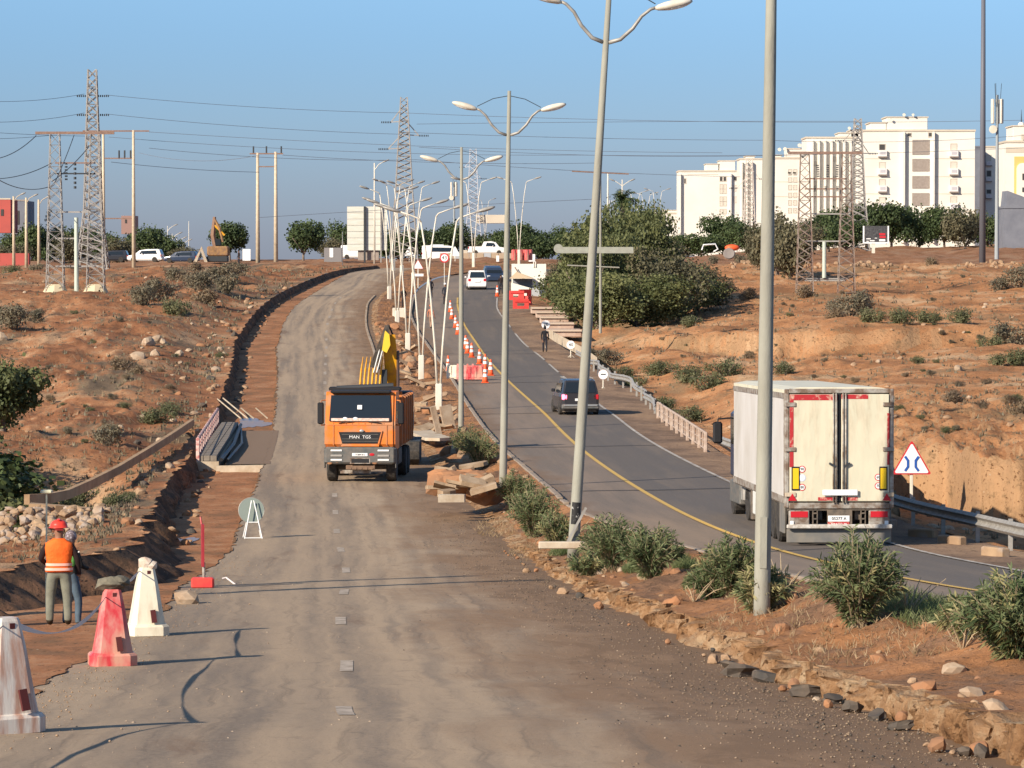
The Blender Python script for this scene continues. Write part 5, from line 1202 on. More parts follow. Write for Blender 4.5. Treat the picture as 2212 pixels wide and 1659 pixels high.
    for s_ in (-1, 1):
        for y_ in (.82 * k, 3.45 * k): wheel(rt, (s_ * (hw - .1), y_, .32), .32, .22, chrome, s_, n=16)
        mb = MB(); mb.bev(s_ * (hw + .08) - .1, s_ * (hw + .08) + .1, yf - .45, yf - .33, zb + .02, zb + .17, .04); mb.build('mirror', paint, body)
        MB().bev(s_ * hw * .80 - .13, s_ * hw * .80 + .13, -.02 if kind != 'hatch' else .0, .12, zb * .72, zb * .97, .03).build('tail_light', tail, body)
        MB().bev(s_ * hw * .70 - .16, s_ * hw * .70 + .16, 4.0 * k, 4.24 * k, zb * .58, zb * .76, .03).build('headlight', lampglass, body)
        if rack: MB().tube([(s_ * hw * .7, .6, H_ + .04), (s_ * hw * .7, 2.3, H_ + .05)], .03, 6).build('roof_rail', galv, body)
    MB().bev(-hw * .95, hw * .95, -.08, .15, .28, .52, .05).build('bumper', bumperg if rack else paint, rt)
    np_ = MB().bev(-.26, .26, -.06, -.02, zb * .66, zb * .66 + .12, .01).build('number_plate', signw, body)
    MB().bb(-hw * .85, hw * .85, .3, 4.0 * k, .14, .25).build('underbody', underm, rt)
    return rt
v = at(1254, 898, 178); v.z = float(ZR(178)) + .005
suv = car('estate_car', 'charcoal sport utility car with one brake light glowing, driving away behind the leaning lamp', cardark, 4.4, 1.86, 1.68, 'hatch', v, R(6), rack=True)
bl = [c for b_ in suv.children for c in b_.children if c.name.startswith('tail_light')]
lit = mat('lit_brake_lamp', (.7, .1, .15), .3, emit=(1.0, .12, .2, 4.0))
lm = bl[0].data.copy(); lm.materials.clear(); lm.materials.append(lit); bl[0].data = lm; bl[0]['label'] = 'left brake light glowing pink'
MB().bev(-.8, .8, -.12, -.05, .42, .5, .02).build('chrome_strip', chrome, suv)
v = at(1031, 627, 348); v.z = float(ZR(348))
car('white_hatchback', 'white small van driving away near the top of the right carriageway', carwhite, 4.2, 1.75, 1.78, 'van', v, R(3))
v = at(1060, 622, 372); v.z = float(ZR(364))
car('dark_car', 'dark four wheel drive coming down beside the white van near the top', carblue, 4.4, 1.85, 1.75, 'hatch', v + Vector((0, 4.4, 0)), R(186))
def pc(name, lab, paint, px, Y, rz, kind, L_=4.3, H_=1.5, dz=0):
    v = gpx(px, Y); v.z = max(v.z, at(0, 568, Y).z) + dz; return car(name, lab, paint, L_, 1.75, H_, kind, v, rz)
pc('white_hatchback', 'white hatchback parked on the left crest beside the concrete double pole', carwhite, 352, 452, R(82), 'hatch', 4.2, 1.55, .1)
pc('dark_car', 'dark car at the left crest between the pylon legs', cardark, 278, 465, R(88), 'hatch', 4.2, 1.45, .1)
pc('dark_car', 'dark car with a pale nose behind the bushes, right of the white hatchback', carblue, 428, 462, R(80), 'hatch', 4.2, 1.45)
pc('white_van', 'white minivan with several side windows, on the crest below the billboard', carwhite, 737, 520, R(-90), 'van', 4.3, 1.9)
pc('pickup_truck', 'white double-cab pickup behind the site fence on the crest', carwhite, 1012, 520, R(-90), 'pickup', 5.2, 1.85, .5)
pc('white_van', 'long white van roof showing behind the bank left of the round sign', carwhite, 912, 500, R(-90), 'van', 5.6, 2.2, .1)
pc('silver_car', 'silver car partly hidden behind the direction sign board', carsilver, 1212, 470, R(-90), 'hatch', 4.2, 1.4, .5)
# ------------------------------------------------------------------ plastic road separators (tapered), tape
def separator(name, m, label, stone_top=None):
    r = empty(name, (0, 0, 0), label=label, cat='traffic separator')
    mb = MB(); rings = [(.31, 0), (.31, .13), (.285, .16), (.255, .17), (.215, .40), (.165, .72), (.115, .97), (.10, 1.0)]
    vs = []
    for hw_, z in rings:
        c = hw_ * .32
        for x, y_ in ((-hw_ + c, -hw_), (hw_ - c, -hw_), (hw_, -hw_ + c), (hw_, hw_ - c), (hw_ - c, hw_), (-hw_ + c, hw_), (-hw_, hw_ - c), (-hw_, -hw_ + c)): vs.append((x, y_ * .8, z))
    n = len(rings); fs = [(k * 8 + i, k * 8 + (i + 1) % 8, k * 8 + 8 + (i + 1) % 8, k * 8 + 8 + i) for k in range(n - 1) for i in range(8)] + [(7, 6, 5, 4, 3, 2, 1, 0), tuple(range((n - 1) * 8, n * 8))]
    mb.add(vs, fs); b = mb.build('shell', m, r)
    sl = MB(); sl.box((.07, -.2265, .29), (.075, .03, .19), Matrix.Rotation(R(-11), 3, 'X') @ Matrix.Rotation(R(-6), 3, 'Y')); sl.build('slot', mat('slot_shade', (.09, .02, .02), .8), b)
    sl = MB(); sl.box((.02, -.094, .93), (.05, .02, .05)); sl.build('top_hole', MATS['slot_shade'], b)
    for x in (-.13, .0, .13): MB().bb(.2475, .312, x - .03, x + .03, .03, .11).build('foot_slot', MATS['slot_shade'], b)
    return r
dirtyw = mat('sun_stained_white', (.72, .66, .58), .5, (.50, .30, .22), 3.2, .1, 20, contrast=(.42, .6), stretch=(2.5, 2.5, .35))
A = separator('traffic_separator', redp, 'red plastic road separator with a dark stone on top, near the left edge')
A.location = at(243, 1437, 50); A.rotation_euler = (0, 0, R(12))
B = separator('traffic_separator', whitep, 'cream white plastic road separator behind the red one, pale stone on top'); B.location = at(317, 1372, 56); B.rotation_euler = (0, 0, R(14))
C_ = separator('traffic_separator', dirtyw, 'brown-stained white road separator cut by the left frame edge, nearest the camera'); C_.location = at(12, 1590, 34.2); C_.rotation_euler = (0, 0, R(35)); C_.scale = (1.02, 1.02, 1.03)
for o in (A, B, C_): o.location.z = float(ZL(o.location.y)) + .02
D_ = dup(B, label='white separator standing beyond the bottom left corner'); D_.location = (-4.9, 24.5, float(ZL(24.5)) + .02)
def rockob(name, loc, r, m, label, cat, group=None, seed=0, rz=0, tilt=0):
    mb = MB(); mb.rock((0, 0, 0), r, seed); o = mb.build(name, m, loc=loc, label=label, cat=cat, group=group); o.rotation_euler = (tilt, 0, rz); return o
mb = MB(); mb.rock((0, 0, .07), (.23, .16, .12), 3); mb.rock((.08, 0, .1), (.16, .13, .08), 5); mb.build('stone', mat('dark_mossy_stone', (.2, .18, .13), .95, (.1, .09, .07), 6, .6, 20), loc=A.location + Vector((0, 0, 1.0)), label='dark lumpy stone lying on top of the red separator', cat='stone')
mb = MB(); mb.rock((-.02, 0, .06), (.12, .1, .12), 8); mb.rock((.05, .0, .03), (.12, .1, .09), 9); mb.build('stone', mat('pinkish_stone', (.5, .36, .27), .95, (.62, .55, .46), 9), loc=B.location + Vector((0, 0, 1.0)), label='pale pinkish stone on top of the cream separator', cat='stone')
def tape(p, q, sag, label):
    p = Vector(p); q = Vector(q); n = 20; mb = MB(); vs = []
    for i in range(n + 1):
        t = i / n; c = (q - p) * t; c.z -= sag * 4 * t * (1 - t); tw = .028 * (.6 + .4 * math.cos(t * 9)); vs += [(c.x, c.y - .006, c.z - tw), (c.x, c.y - .006, c.z + tw), (c.x, c.y + .006, c.z + tw), (c.x, c.y + .006, c.z - tw)]
    fs = [(k * 4 + i, k * 4 + (i + 1) % 4, k * 4 + 4 + (i + 1) % 4, k * 4 + 4 + i) for k in range(n) for i in range(4)]
    mb.add(vs, fs + [(3, 2, 1, 0), tuple(range(n * 4, n * 4 + 4))]); return mb.build('barrier_tape', tapem, loc=p, label=label, cat='barrier tape')
tp = lambda o, z=.97: o.location + Vector((0, -.02, z))
tape(tp(C_) + Vector((.1, 0, 0)), tp(A, .9) + Vector((-.08, 0, 0)), .24, 'pale barrier tape sagging between the stained and the red separator')
tape(tp(A) + Vector((.08, 0, .04)), tp(B, .95) + Vector((-.1, 0, 0)), .03, 'short taut barrier tape between the red and the cream separator')
tape(tp(D_), tp(C_), .3, 'barrier tape coming from beyond the bottom left corner to the stained separator')
for k, (px, py, Y, r, lb) in enumerate([(404, 1300, 66.5, (.24, .17, .17), 'larger pale stone on the asphalt edge right of the cream separator'), (352, 1310, 64.5, (.13, .1, .12), 'small tan stone just right of the cream separator')]):
    v = gpx(px, Y); rockob('stone', v + Vector((0, 0, .09)), r, stonew, lb, 'stone', seed=20 + k)

# narrow red marker board on a red foot
v = at(438, 1261, 73); v.z = float(ZL(73)) + .0
mk = empty('marker_board', v, label='tall thin red marker board standing in a red plastic foot beside the trench', cat='road sign')
MB().bev(-.22, .22, -.1, .1, 0, .21, .03).build('foot', redbar, mk); MB().cyl((.02, 0, .18), (.02, 0, .5), .03, n=8).build('stem', steelw, mk)
bo = MB(); bo.prism([(-.06, .42), (-.02, .42), (-.015, 1.22), (-.05, 1.24)], -.15, .15, 'yz'); ob = MB().bb(-.02, .02, -.13, .13, .42, 1.24).build('board', mat('dark_red_board', (.42, .04, .05), .5, (.3, .03, .04), 5), mk); ob.rotation_euler = (0, 0, R(10))
MB().cyl((-.02, 0, 1.24), (-.04, 0, 1.38), .02, n=6).build('tip', redp, mk)
v2 = at(480, 1250, 75); MB().tube([(0, 0, 0), (.08, 0, .02), (.3, -.2, -.12)], .02, 5).build('tape_end', tapem, loc=v2, label='loose red and white tape end by the marker board', cat='barrier tape')

# folding stand with a round sign seen from behind
v = at(546, 1164, 99); v.z = float(ZL(99)) + .02
sn = empty('sign_stand', v, R(8), label='round warning sign seen from behind on a folding white frame, beside the trench', cat='road sign')
dc = MB(); dc.lathe([(.33, -.008), (.34, 0), (.33, .008)], 28, M=Matrix.Rotation(math.pi / 2, 3, 'X')); so_ = dc.build('disc', signback, sn, loc=(-.03, .05, .72)); so_.rotation_euler = (R(-12), 0, 0)
rm = MB(); rm.tube([(.335 * math.cos(a), 0, .335 * math.sin(a)) for a in [2 * math.pi * i / 24 for i in range(25)]], .012, 5); rm.build('rim', galv, so_)
for s_ in (-1, 1):
    MB().cyl((s_ * .23, -.25, 0), (s_ * .03, -.02, .98), .016, n=6).build('leg', signw, sn); MB().cyl((s_ * .23, .3, 0), (s_ * .03, .1, .98), .014, n=6).build('leg', signw, sn)
MB().cyl((-.24, -.25, .02), (.24, -.25, .02), .014, n=6).build('foot_bar', signw, sn); MB().cyl((-.14, -.14, .42), (.14, -.14, .42), .014, n=6).build('cross_bar', signw, sn)

# orange cones
def cone():
    r = empty('traffic_cone', (0, 0, 0), label='', cat='traffic cone', group='orange cones in a line beside the yellow line')
    MB().bev(-.19, .19, -.19, .19, 0, .035, .03).build('foot', orangep, r)
    b = MB(); b.lathe([(.15, .035), (.125, .18), (.06, .7), (.045, .76), (.03, .77)], 16); b.build('body', orangep, r, smooth=True)
    for z0, z1 in ((.50, .62), (.28, .42)):
        q = MB(); f_ = lambda z: .125 + (z - .18) / .52 * (.06 - .125) + .004; q.lathe([(f_(z0) - .003, z0), (f_(z0), z0), (f_(z1), z1), (f_(z1) - .003, z1)], 16); q.build('band', refl, r)
    return r
cn = cone()
cps = [(1048, 813, 209, 'nearest orange cone, at the right end of the red barriers'), (1060, 803, 218, 'orange cone touching the yellow line just behind the nearest one'), (1048, 792, 226, 'orange cone between the barrier end and the yellow line'), (1036, 777, 234, 'orange cone one step above the red barriers'),
       (1019, 754, 244, 'fifth orange cone up the line'), (1010, 741, 250, 'sixth orange cone, right of the concrete lamp'), (1006, 728, 256, 'seventh cone, with a bent dark tip'), (989, 703, 275, 'orange cone just left of the concrete lamp, lower of a pair'), (984, 692, 284, 'orange cone just left of the concrete lamp, upper of a pair'), (976, 677, 296, 'topmost orange cone but one'), (973, 665, 306, 'topmost orange cone, near the two men in dark clothes')]
for i, (px, py, Y, lb) in enumerate(cps):
    o = cn if i == 0 else dup(cn); o['label'] = lb; v = at(px, py, Y); v.z = float(ZR(Y)) + .004; o.location = v; o.scale = (1.15, 1.15, 1.22)
# white cone behind the barrier and one on the tipper
o = dup(cn, label='white banded cone sticking up behind the pink barrier'); v = at(968, 790, 222); v.z = float(ZR(222)); o.location = v; o.scale = (1, 1, 1.3)
# plastic barriers
def barrier(m, name='plastic_barrier', L_=1.0, H_=.78):
    r = empty(name, (0, 0, 0), cat='barrier')
    pr = [(-.2, 0), (.2, 0), (.2, .12), (.13, .3), (.1, H_), (-.1, H_), (-.13, .3), (-.2, .12)]
    mb = MB(); mb.prism(pr, -L_ / 2, L_ / 2, 'yz'); b = mb.build('shell', m, r)
    for x in (-.33, 0, .33):
        q = MB(); q.prism([(-.16, .12), (-.115, .32), (-.09, H_ - .06), (-.15, H_ - .06), (-.17, .3), (-.22, .12)], x * L_ - .09, x * L_ + .09, 'yz'); q.build('rib', m, b)
    for s_ in (-1, 1): MB().bb(s_ * .3 * L_ - .12, s_ * .3 * L_ + .12, -.17, .17, -.06, 0).build('foot', darkm if m is redp else m, b)
    for s_ in (-1, 1): MB().bb(s_ * .42 * L_ - .05, s_ * .42 * L_ + .05, -.06, .06, H_, H_ + .09).build('lug', m, b)
    return r
bw = barrier(whitep); br_ = barrier(redp)
for o, px, Y, lb in ((bw, 984, 212.5, 'white plastic barrier at the left end of the short row before the cones'), (br_, 1026, 212, 'dark red plastic barrier next to the nearest cone')):
    v = at(px, 813, Y); v.z = float(ZR(Y)) + .06; o.location = v; o['label'] = lb
v = at(1005, 813, 212.2); v.z = float(ZR(212)) + .06
o = dup(barrier(mat('pink_plastic', (.62, .35, .3), .5, (.6, .2, .18), 5)), loc=v, label='faded pink barrier between the white one and the red one, behind the lamp pole')
for q in [x for x in COL.objects if x.parent is None and x.name.startswith('plastic_barrier') and not x.get('label')]:
    for c in list(q.children_recursive): bpy.data.objects.remove(c)
    bpy.data.objects.remove(q)
# red barriers by the white stall
def slot_barrier():
    r = empty('red_barrier', (0, 0, 0), cat='barrier'); mb = MB()
    mb.bb(-.6, .6, -.14, .14, 0, .22); mb.bb(-.6, -.28, -.11, .11, .22, .46); mb.bb(.28, .6, -.11, .11, .22, .46); mb.bb(-.6, .6, -.11, .11, .46, .78)
    b = mb.build('shell', redbar, r); MB().bb(-.5, .5, -.17, -.15, .55, .6).build('moulding', redbar, b); return r
sb = slot_barrier()
for i, (px, py, Y, rz, lb) in enumerate([(1125, 667, 303, 4, 'nearest bright red slotted barrier on the right shoulder'), (1116, 648, 318, -3, 'bright red slotted barrier against the white wall, left one'), (1134, 645, 322, 40, 'bright red barrier standing askew at the right end of the white wall'), (1142, 660, 312, 75, 'bright red barrier turned edge on, behind the nearest one')]):
    o = sb if i == 0 else dup(sb); o['label'] = lb; v = at(px, py, Y); v.z = max(ground_z(v.x, v.y), v.z) ; o.location = v; o.rotation_euler = (0, 0, R(rz)); o.scale = (1.05, 1, 1)
o = dup(cn, label='red cone beside the dark clad group at the right road edge'); v = at(1074, 641, 333); v.z = float(ZR(333)); o.location = v; o.scale = (1.1, 1.1, 1.25)
# red drums on the crest
dm = MB(); dm.lathe([(.28, 0), (.29, .3), (.27, .32), (.29, .34), (.28, .9), (.2, .95)], 14); dme = dm.mesh('drum', redp)
for k in range(6):
    v = at(1110 + k * 7, 563, 440 + k % 2); o = bpy.data.objects.new('red_drum', dme); COL.objects.link(o); o.location = v + Vector((0, 0, .05)); o.scale = (1, 1, 1.3); tag(o, 'red plastic drum in the close row beside the crest lamp', 'drum', 'red drums on the crest')

# round and triangular signs
def round_sign(name, px, py, pyb, Y, rad, txt, label, red=False, tilt=0, foot=False, bar=False):
    b = at(px, pyb, Y); zc = at(px, py, Y).z - b.z; r = empty(name, b, R(tilt), label=label, cat='road sign')
    MB().cyl((0, .04, -.2), (0, .04, zc), .035, n=8).build('post', polew, r)
    d = disc_mb(rad, -.01, .015, 28, (0, zc)).build('disc', signred if red else signw, r)
    disc_mb(rad * (.74 if red else .93), -.02, -.011, 28, (0, zc)).build('face', signw, d)
    if not red:
        rm = MB(); rm.tube([(rad * .95 * math.cos(a), -.015, zc + rad * .95 * math.sin(a)) for a in [2 * math.pi * i / 24 for i in range(25)]], .01, 4); rm.build('rim', mat('faded_red_ring', (.6, .4, .38), .5), d)
    if txt: lettering(txt, rad * 1.05, signblack, d, (0, -.03, zc), bold=1.05)
    if bar: MB().bb(-rad * .45, rad * .45, -.03, -.02, zc - rad * .06, zc + rad * .08).build('bar', signblack, d); lettering('DOUANE', rad * .24, signblack, d, (0, -.034, zc + .02))
    if foot:
        for a in (20, 140, 260): MB().cyl((0, 0, .25), (.35 * math.cos(R(a)), .3 * math.sin(R(a)), 0), .02, n=5).build('leg', polew, r)
    return r
round_sign('speed_sign', 1179, 701, 764, 258, .30, '20', 'round white speed sign 20 above the walker in black', foot=True)
round_sign('speed_sign', 1233, 745, 775, 245, .28, '40', 'round white speed sign 40 on a short post, right shoulder', foot=True)
round_sign('round_sign', 1303, 809, 846, 204, .27, '', 'round white sign with a dark bar, nearest of the small round signs on the shoulder', foot=True, bar=True)
round_sign('speed_sign', 960, 557, 612, 335, .42, '43', 'round speed sign 43 with a thick red ring, leaning, above the right bend', red=True, tilt=-3)
def tri_sign(name, px, pyc, pyb, Y, side, label, m_edge=signred, post=True, sym=False):
    b = at(px, pyb, Y); zc = at(px, pyc, Y).z - b.z; r = empty(name, b, label=label, cat='road sign')
    if post: MB().bev(-.045, .045, .0, .08, -.2, zc, .01).build('post', polew, r)
    h = side * .866
    def tri(k, y0, y1): 
        pts = []
        for cx, cz in ((-side / 2, -h / 3), (side / 2, -h / 3), (0, 2 * h / 3)):
            for a in (-30, 0, 30):
                base = math.degrees(math.atan2(cz, cx)); rr = .05 * side; pts.append((cx * k * .93 + rr * math.cos(R(base + a)), zc + cz * k * .93 + rr * math.sin(R(base + a))))
        return MB().prism(pts, y0, y1)
    d = tri(1, -.03, 0).build('plate', m_edge, r); tri(.865, -.04, -.031).build('face', signw, d)
    if sym:
        for s_ in (-1, 1):
            q = MB(); w_ = .055
            path = [(s_ * .19, -.20), (s_ * .11, -.09), (s_ * .11, .09), (s_ * .19, .20)]
            for (a, b2) in zip(path, path[1:]):
                dx, dz = b2[0] - a[0], b2[1] - a[1]; L_ = math.hypot(dx, dz); nx, nz = -dz / L_ * w_ / 1.6, dx / L_ * w_ / 1.6; ex, ez = dx / L_ * .012, dz / L_ * .012
                q.prism([(a[0] + nx - ex, a[1] + nz - ez + zc - .02), (a[0] - nx - ex, a[1] - nz - ez + zc - .02), (b2[0] - nx + ex, b2[1] - nz + ez + zc - .02), (b2[0] + nx + ex, b2[1] + nz + ez + zc - .02)], -.05 - .003 * path.index(a), -.041)
            q.build('symbol', signblue, d)
    return r
tri_sign('warning_sign', 1969, 1000, 1085, 108.5, 1.05, 'large white triangular road narrows sign with blue bars, right of the lorry', sym=True)
tri_sign('warning_sign', 903, 574, 622, 350, .95, 'small triangular sign with a plate below, seen among the white lamp stems')
v = at(903, 594, 349.8); MB().bb(-.5, .5, -.03, 0, -.12, .12).build('sign_plate', signw, loc=v, label='small white plate below the triangular sign among the lamps', cat='sign plate')
for k, (px, lb) in enumerate([(790, 'white triangular sign at the crest, right of the billboard'), (983, 'white triangular sign at the crest left of the pickup')]):
    tri_sign('warning_sign', px if px > 900 else 884, 546, 566, 470, 1.3, lb, signw)
# direction board seen from behind and thin bar on the pole next to the leaning lamp
v = at(1297, 720, 248); dp = empty('direction_sign', v, label='grey back of an arrow-shaped direction board on a slim pole, behind the leaning lamp', cat='road sign'); s_ = 248 / FPX
zz = lambda y_: at(0, y_, 248).z - v.z
MB().cyl((0, .05, 0), (0, .05, zz(372)), .10, .06, n=10).build('pole', conc, dp)
bd = MB(); bd.prism([((1196 - 1297) * s_, zz(540)), ((1203 - 1297) * s_, zz(533.5)), ((1368 - 1297) * s_, zz(533.5)), ((1368 - 1297) * s_, zz(547)), ((1203 - 1297) * s_, zz(547))], -.03, .02); bd.build('board', mat('board_back', (.34, .36, .30), .7, (.28, .28, .24), 3), dp)
dd = disc_mb(.3, .03, .05, 24, ((1206 - 1297) * s_, zz(537))); dd.build('arrow_disc', MATS['board_back'], dp)
MB().cyl(((1225 - 1297) * s_, 0, zz(573)), ((1338 - 1297) * s_, 0, zz(578)), .045, n=6).build('cross_bar', conc, dp); MB().cyl(((1235 - 1297) * s_, 0, zz(370)), ((1358 - 1297) * s_, 0, zz(376)), .04, n=6).build('top_bar', rustm, dp)
v = gpx(1211, 400); v = at(1211, 620, 380); MB().tube([(0, 0, 0), (0, 0, 1.9), (.3, 0, 2.3), (.7, 0, 2.1)], .12, 8).build('bent_pipe', mat('pinkish_white_paint', (.66, .52, .44), .8), loc=v, label='thick pinkish bent pipe end rising from the bush left of the thin bar', cat='pipe')

# white wall stall with a parasol
v = at(1142, 641, 335); ws = empty('white_stall', v, label='bright white rendered wall with a low front screen and awning, beside the red barriers', cat='stall'); s_ = 335 / FPX
MB().bb((1105 - 1142) * s_, (1180 - 1142) * s_, 2.2, 2.4, -.3, at(0, 570, 337).z - v.z).build('back_wall', wallw, ws)
MB().prism([((1104 - 1142) * s_, -.2), ((1147 - 1142) * s_, -.2), ((1147 - 1142) * s_, .75), ((1104 - 1142) * s_, 1.25)], .6, .7).build('front_screen', wallw, ws)
MB().bb((1108 - 1142) * s_, (1150 - 1142) * s_, 2.0, 2.15, .5, 1.55).build('opening', greyst, ws)
cp = MB(); z0 = at(0, 598, 335).z - v.z; cp.add([((1100 - 1142) * s_, .2, z0 - .15), ((1152 - 1142) * s_, .2, z0 - .15), ((1152 - 1142) * s_, 2.1, z0 - .1), ((1104 - 1142) * s_, 2.1, z0 - .1), ((1116 - 1142) * s_, 1.2, z0 + .45)], [(0, 1, 4), (1, 2, 4), (2, 3, 4), (3, 0, 4), (3, 2, 1, 0)]); cp.build('awning', mat('tan_canvas', (.55, .42, .27), .9), ws)
MB().cyl(((1112 - 1142) * s_, 1.9, 2.6), ((1130 - 1142) * s_, 1.9, 1.5), .05, n=5).build('prop', rustm, ws)
MB().bb((1148 - 1142) * s_, (1165 - 1142) * s_, .6, 1.4, -.2, .75).build('crate', mat('grey_crate', (.4, .42, .42), .7), ws)
for k, dx in enumerate((1152, 1156)): MB().bb((dx - 1142) * s_, (dx + 2 - 1142) * s_, 2.1, 2.2, 2.6, 3.1).build('wall_post', wallw, ws)

# billboards
v = at(793, 562, 480); bb_ = empty('billboard', v, label='big blank white billboard with a dark central post, crest centre-left', cat='billboard'); s_ = 480 / FPX
zt, z0 = at(0, 446, 480).z - v.z, at(0, 541, 480).z - v.z
for k in range(7):
    za = z0 + (zt - z0) * k / 7; MB().bb(-43 * s_, 43 * s_, -.05, .05 , za + .02, za + (zt - z0) / 7 - .02).build('panel', tilem, bb_)
MB().bb(-43 * s_, 43 * s_, .055, .12, z0, zt).build('backing', galv, bb_)
MB().bb(-5 * s_ - .12, -5 * s_ + .12, -.4, -.1, -.3, zt).build('post', darkm, bb_); MB().bb(30 * s_ - .08, 30 * s_ + .08, -.4, -.1, -.3, zt + 0).build('post', galv, bb_)
MB().bb(-20 * s_, 25 * s_, .3, 2.5, 0, z0).build('base_cabin', wallbrown, bb_)
v = at(1892, 540, 470); b2 = empty('advertising_board', v, label='dark advertising board in a white frame below the trees on the right', cat='billboard'); s_ = 470 / FPX; zt = at(0, 488, 470).z - v.z; z0 = at(0, 523, 470).z - v.z
MB().bb(-25 * s_, 25 * s_, -.05, .1, z0, zt).build('face', mat('dark_print', (.035, .035, .04), .5, (.1, .1, .1), 4), b2)
fm = MB(); fm.bb(-28 * s_, -25 * s_, -.08, .12, z0 - .15, zt); fm.bb(25 * s_, 28 * s_, -.08, .12, z0 - .15, zt); fm.bb(-25 * s_, 25 * s_, -.08, .12, z0 - .18, z0); fm.build('frame', signw, b2)
for k, (x, z, w__, h_) in enumerate([(-16, .35, .55, .12), (-8, .1, .6, .14), (0, .45, .3, .08), (-18, .05, .3, .1)]): MB().bb(x * s_ - w__ / 2, x * s_ + w__ / 2, -.08, -.052, z0 + z, z0 + z + h_).build('print', signw, b2)
for k, (x, z) in enumerate([(14, .1), (15, .5), (14, .85)]): MB().bb(x * s_ - .4, x * s_ + .35, -.08, -.052, z0 + z, z0 + z + .26).build('print', [signw, signred, signred][k], b2)
MB().bb(-.5, -.1, .0, .2, -.4, z0).build('post', polew, b2)

# site huts, fence, small sheds and walls along the crest
def shed(name, x0, x1, yt, yb, Y, m, label, cat='wall', d=1.5, parts=None):
    v = at((x0 + x1) / 2, yb, Y); s_ = Y / FPX; r = empty(name, v, label=label, cat=cat); MB().bb(-(x1 - x0) / 2 * s_, (x1 - x0) / 2 * s_, 0, d, -.4, at(0, yt, Y).z - v.z).build('wall', m, r)
    for (a, b_, c, d_, mm, nm) in (parts or []): MB().bb((a - (x0 + x1) / 2) * s_, (b_ - (x0 + x1) / 2) * s_, -.06, 0, at(0, d_, Y).z - v.z, at(0, c, Y).z - v.z).build(nm, mm, r)
    return r
pal = mat('tan_fence_panel', (.46, .36, .25), .85, (.38, .28, .2), 3)
fe = empty('site_fence', at(1045, 568, 492), label='tan and grey sheet fence panels in front of the pickup on the crest', cat='fence')
for k in range(12):
    MB().bb(-2.72, 2.72, -.02, .02, 0, 1.5).build('fence_panel', [pal, pal, mat('grey_panel', (.40, .42, .44), .6), pal][k % 4], fe).location = ((k - 5.5) * .95, .02 * (k % 2), 0)
for o in fe.children: o.scale = (.165, 1, .85)
shed('low_wall', 0, 62, 547, 573, 455, redwall, 'low red garden wall below the trees at the far left')
shed('red_house', -60, 23, 431, 497, 560, redwall, 'red rendered house at the left edge behind the cream posts', 'house', 8, [(-40, -34, 450, 465, winm, 'window'), (2, 8, 452, 466, winm, 'window'), (-60, 23, 428, 431, wallcream, 'parapet')])
shed('grey_house', 24, 60, 434, 500, 575, greyst, 'grey-blue house with a dark window right of the red house', 'house', 8, [(36, 42, 455, 485, winm, 'window'), (24, 60, 431, 434, wallbrown, 'parapet')])
shed('brown_house', 262, 292, 466, 500, 600, mat('brown_wall', (.32, .2, .17), .9), 'small brown house behind the trees right of the lattice tower', 'house', 5, [(270, 274, 474, 482, winm, 'window')])
shed('grey_hut', 700, 738, 535, 562, 500, mat('grey_hut', (.22, .21, .21), .8), 'low grey hut left of the billboard', 'hut', 3, [(712, 720, 536, 556, signw, 'door')])
shed('white_hut', 930, 958, 528, 560, 520, mat('pale_blue_wall', (.6, .66, .7), .8), 'pale hut among the white lamp stems', 'hut', 3, [(940, 946, 540, 556, winm, 'door')])
shed('far_hall', 1028, 1096, 464, 478, 820, wallcream, 'long pale hall roof beyond the middle trees', 'hall', 8)
shed('white_board', 524, 541, 538, 556, 470, signw, 'small white notice board left of the double pole', 'sign', .1)
shed('white_container', 1000, 1010, 540, 560, 530, wallcream, 'narrow cream container left of the pickup', 'container', 2)
for k, (x, w__) in enumerate([(1072, 6), (1090, 6), (1142, 14)]): shed('white_block', x, x + w__, 552 if k < 2 else 549, 558, 460, signw, ['small white block left of the crest lamp base', 'small white block right of the crest fence', 'longer white block on the green bank right of the red drums'][k], 'block', 1)
shed('gabion_wall', 1600, 1700, 562, 570, 440, stone, 'low stone retaining edge on the right crest', 'wall', 1)

# lean-to red triangle and worn bits by the road: dark machine at left crest (digger) and orange water tank
ex2 = empty('small_excavator', at(470, 566, 455), label='rusty yellow digger with raised arm on the left crest', cat='excavator'); s_ = 455 / FPX
MB().bev(-1.3, 1.3, -1, 1, .0, .7, .1).build('tracks', darkm, ex2); MB().bev(-1.2, 1.4, -1, 1, .7, 1.9, .15).build('body', mat('rusty_yellow', (.35, .2, .08), .8, (.2, .12, .08), 3), ex2)
MB().tube([(-.2, -.5, 1.6), (-.5, -.6, 3.2), (-.3, -.6, 5.4)], [.3, .32, .2], 6).build('boom', mat('brown_boom', (.25, .15, .1), .8), ex2); MB().tube([(-.3, -.7, 5.2), (.3, -.7, 4.0), (.7, -.7, 2.4)], [.14, .2, .14], 6).build('stick', MATS['rusty_yellow'], ex2); MB().tube([(-.3, -.7, 4.4), (.9, -.7, 3.2)], .12, 6).build('cylinder', yellowp, ex2); MB().bev(-.3, .5, -.8, 0, 1.9, 2.8, .1).build('cab', glassm, ex2)
MB().prism([(-1.9, 0), (-1.5, 0), (-1.0, 1.3), (-.6, 0), (-.2, 0), (-.9, 1.9)], -1.3, -1.1).build('a_frame', concpale, ex2, loc=(-.9, 0, 0))
v = at(1884, 548, 478)
tk = MB(); tk.ell((0, 0, .35), (.95, .6, .42), 14, 8); tk.build('orange_tank', orangep, loc=at(2883 / 1.823, 541, 480), smooth=True, label='round orange tank among the bushes left of the nearest lamp', cat='tank')
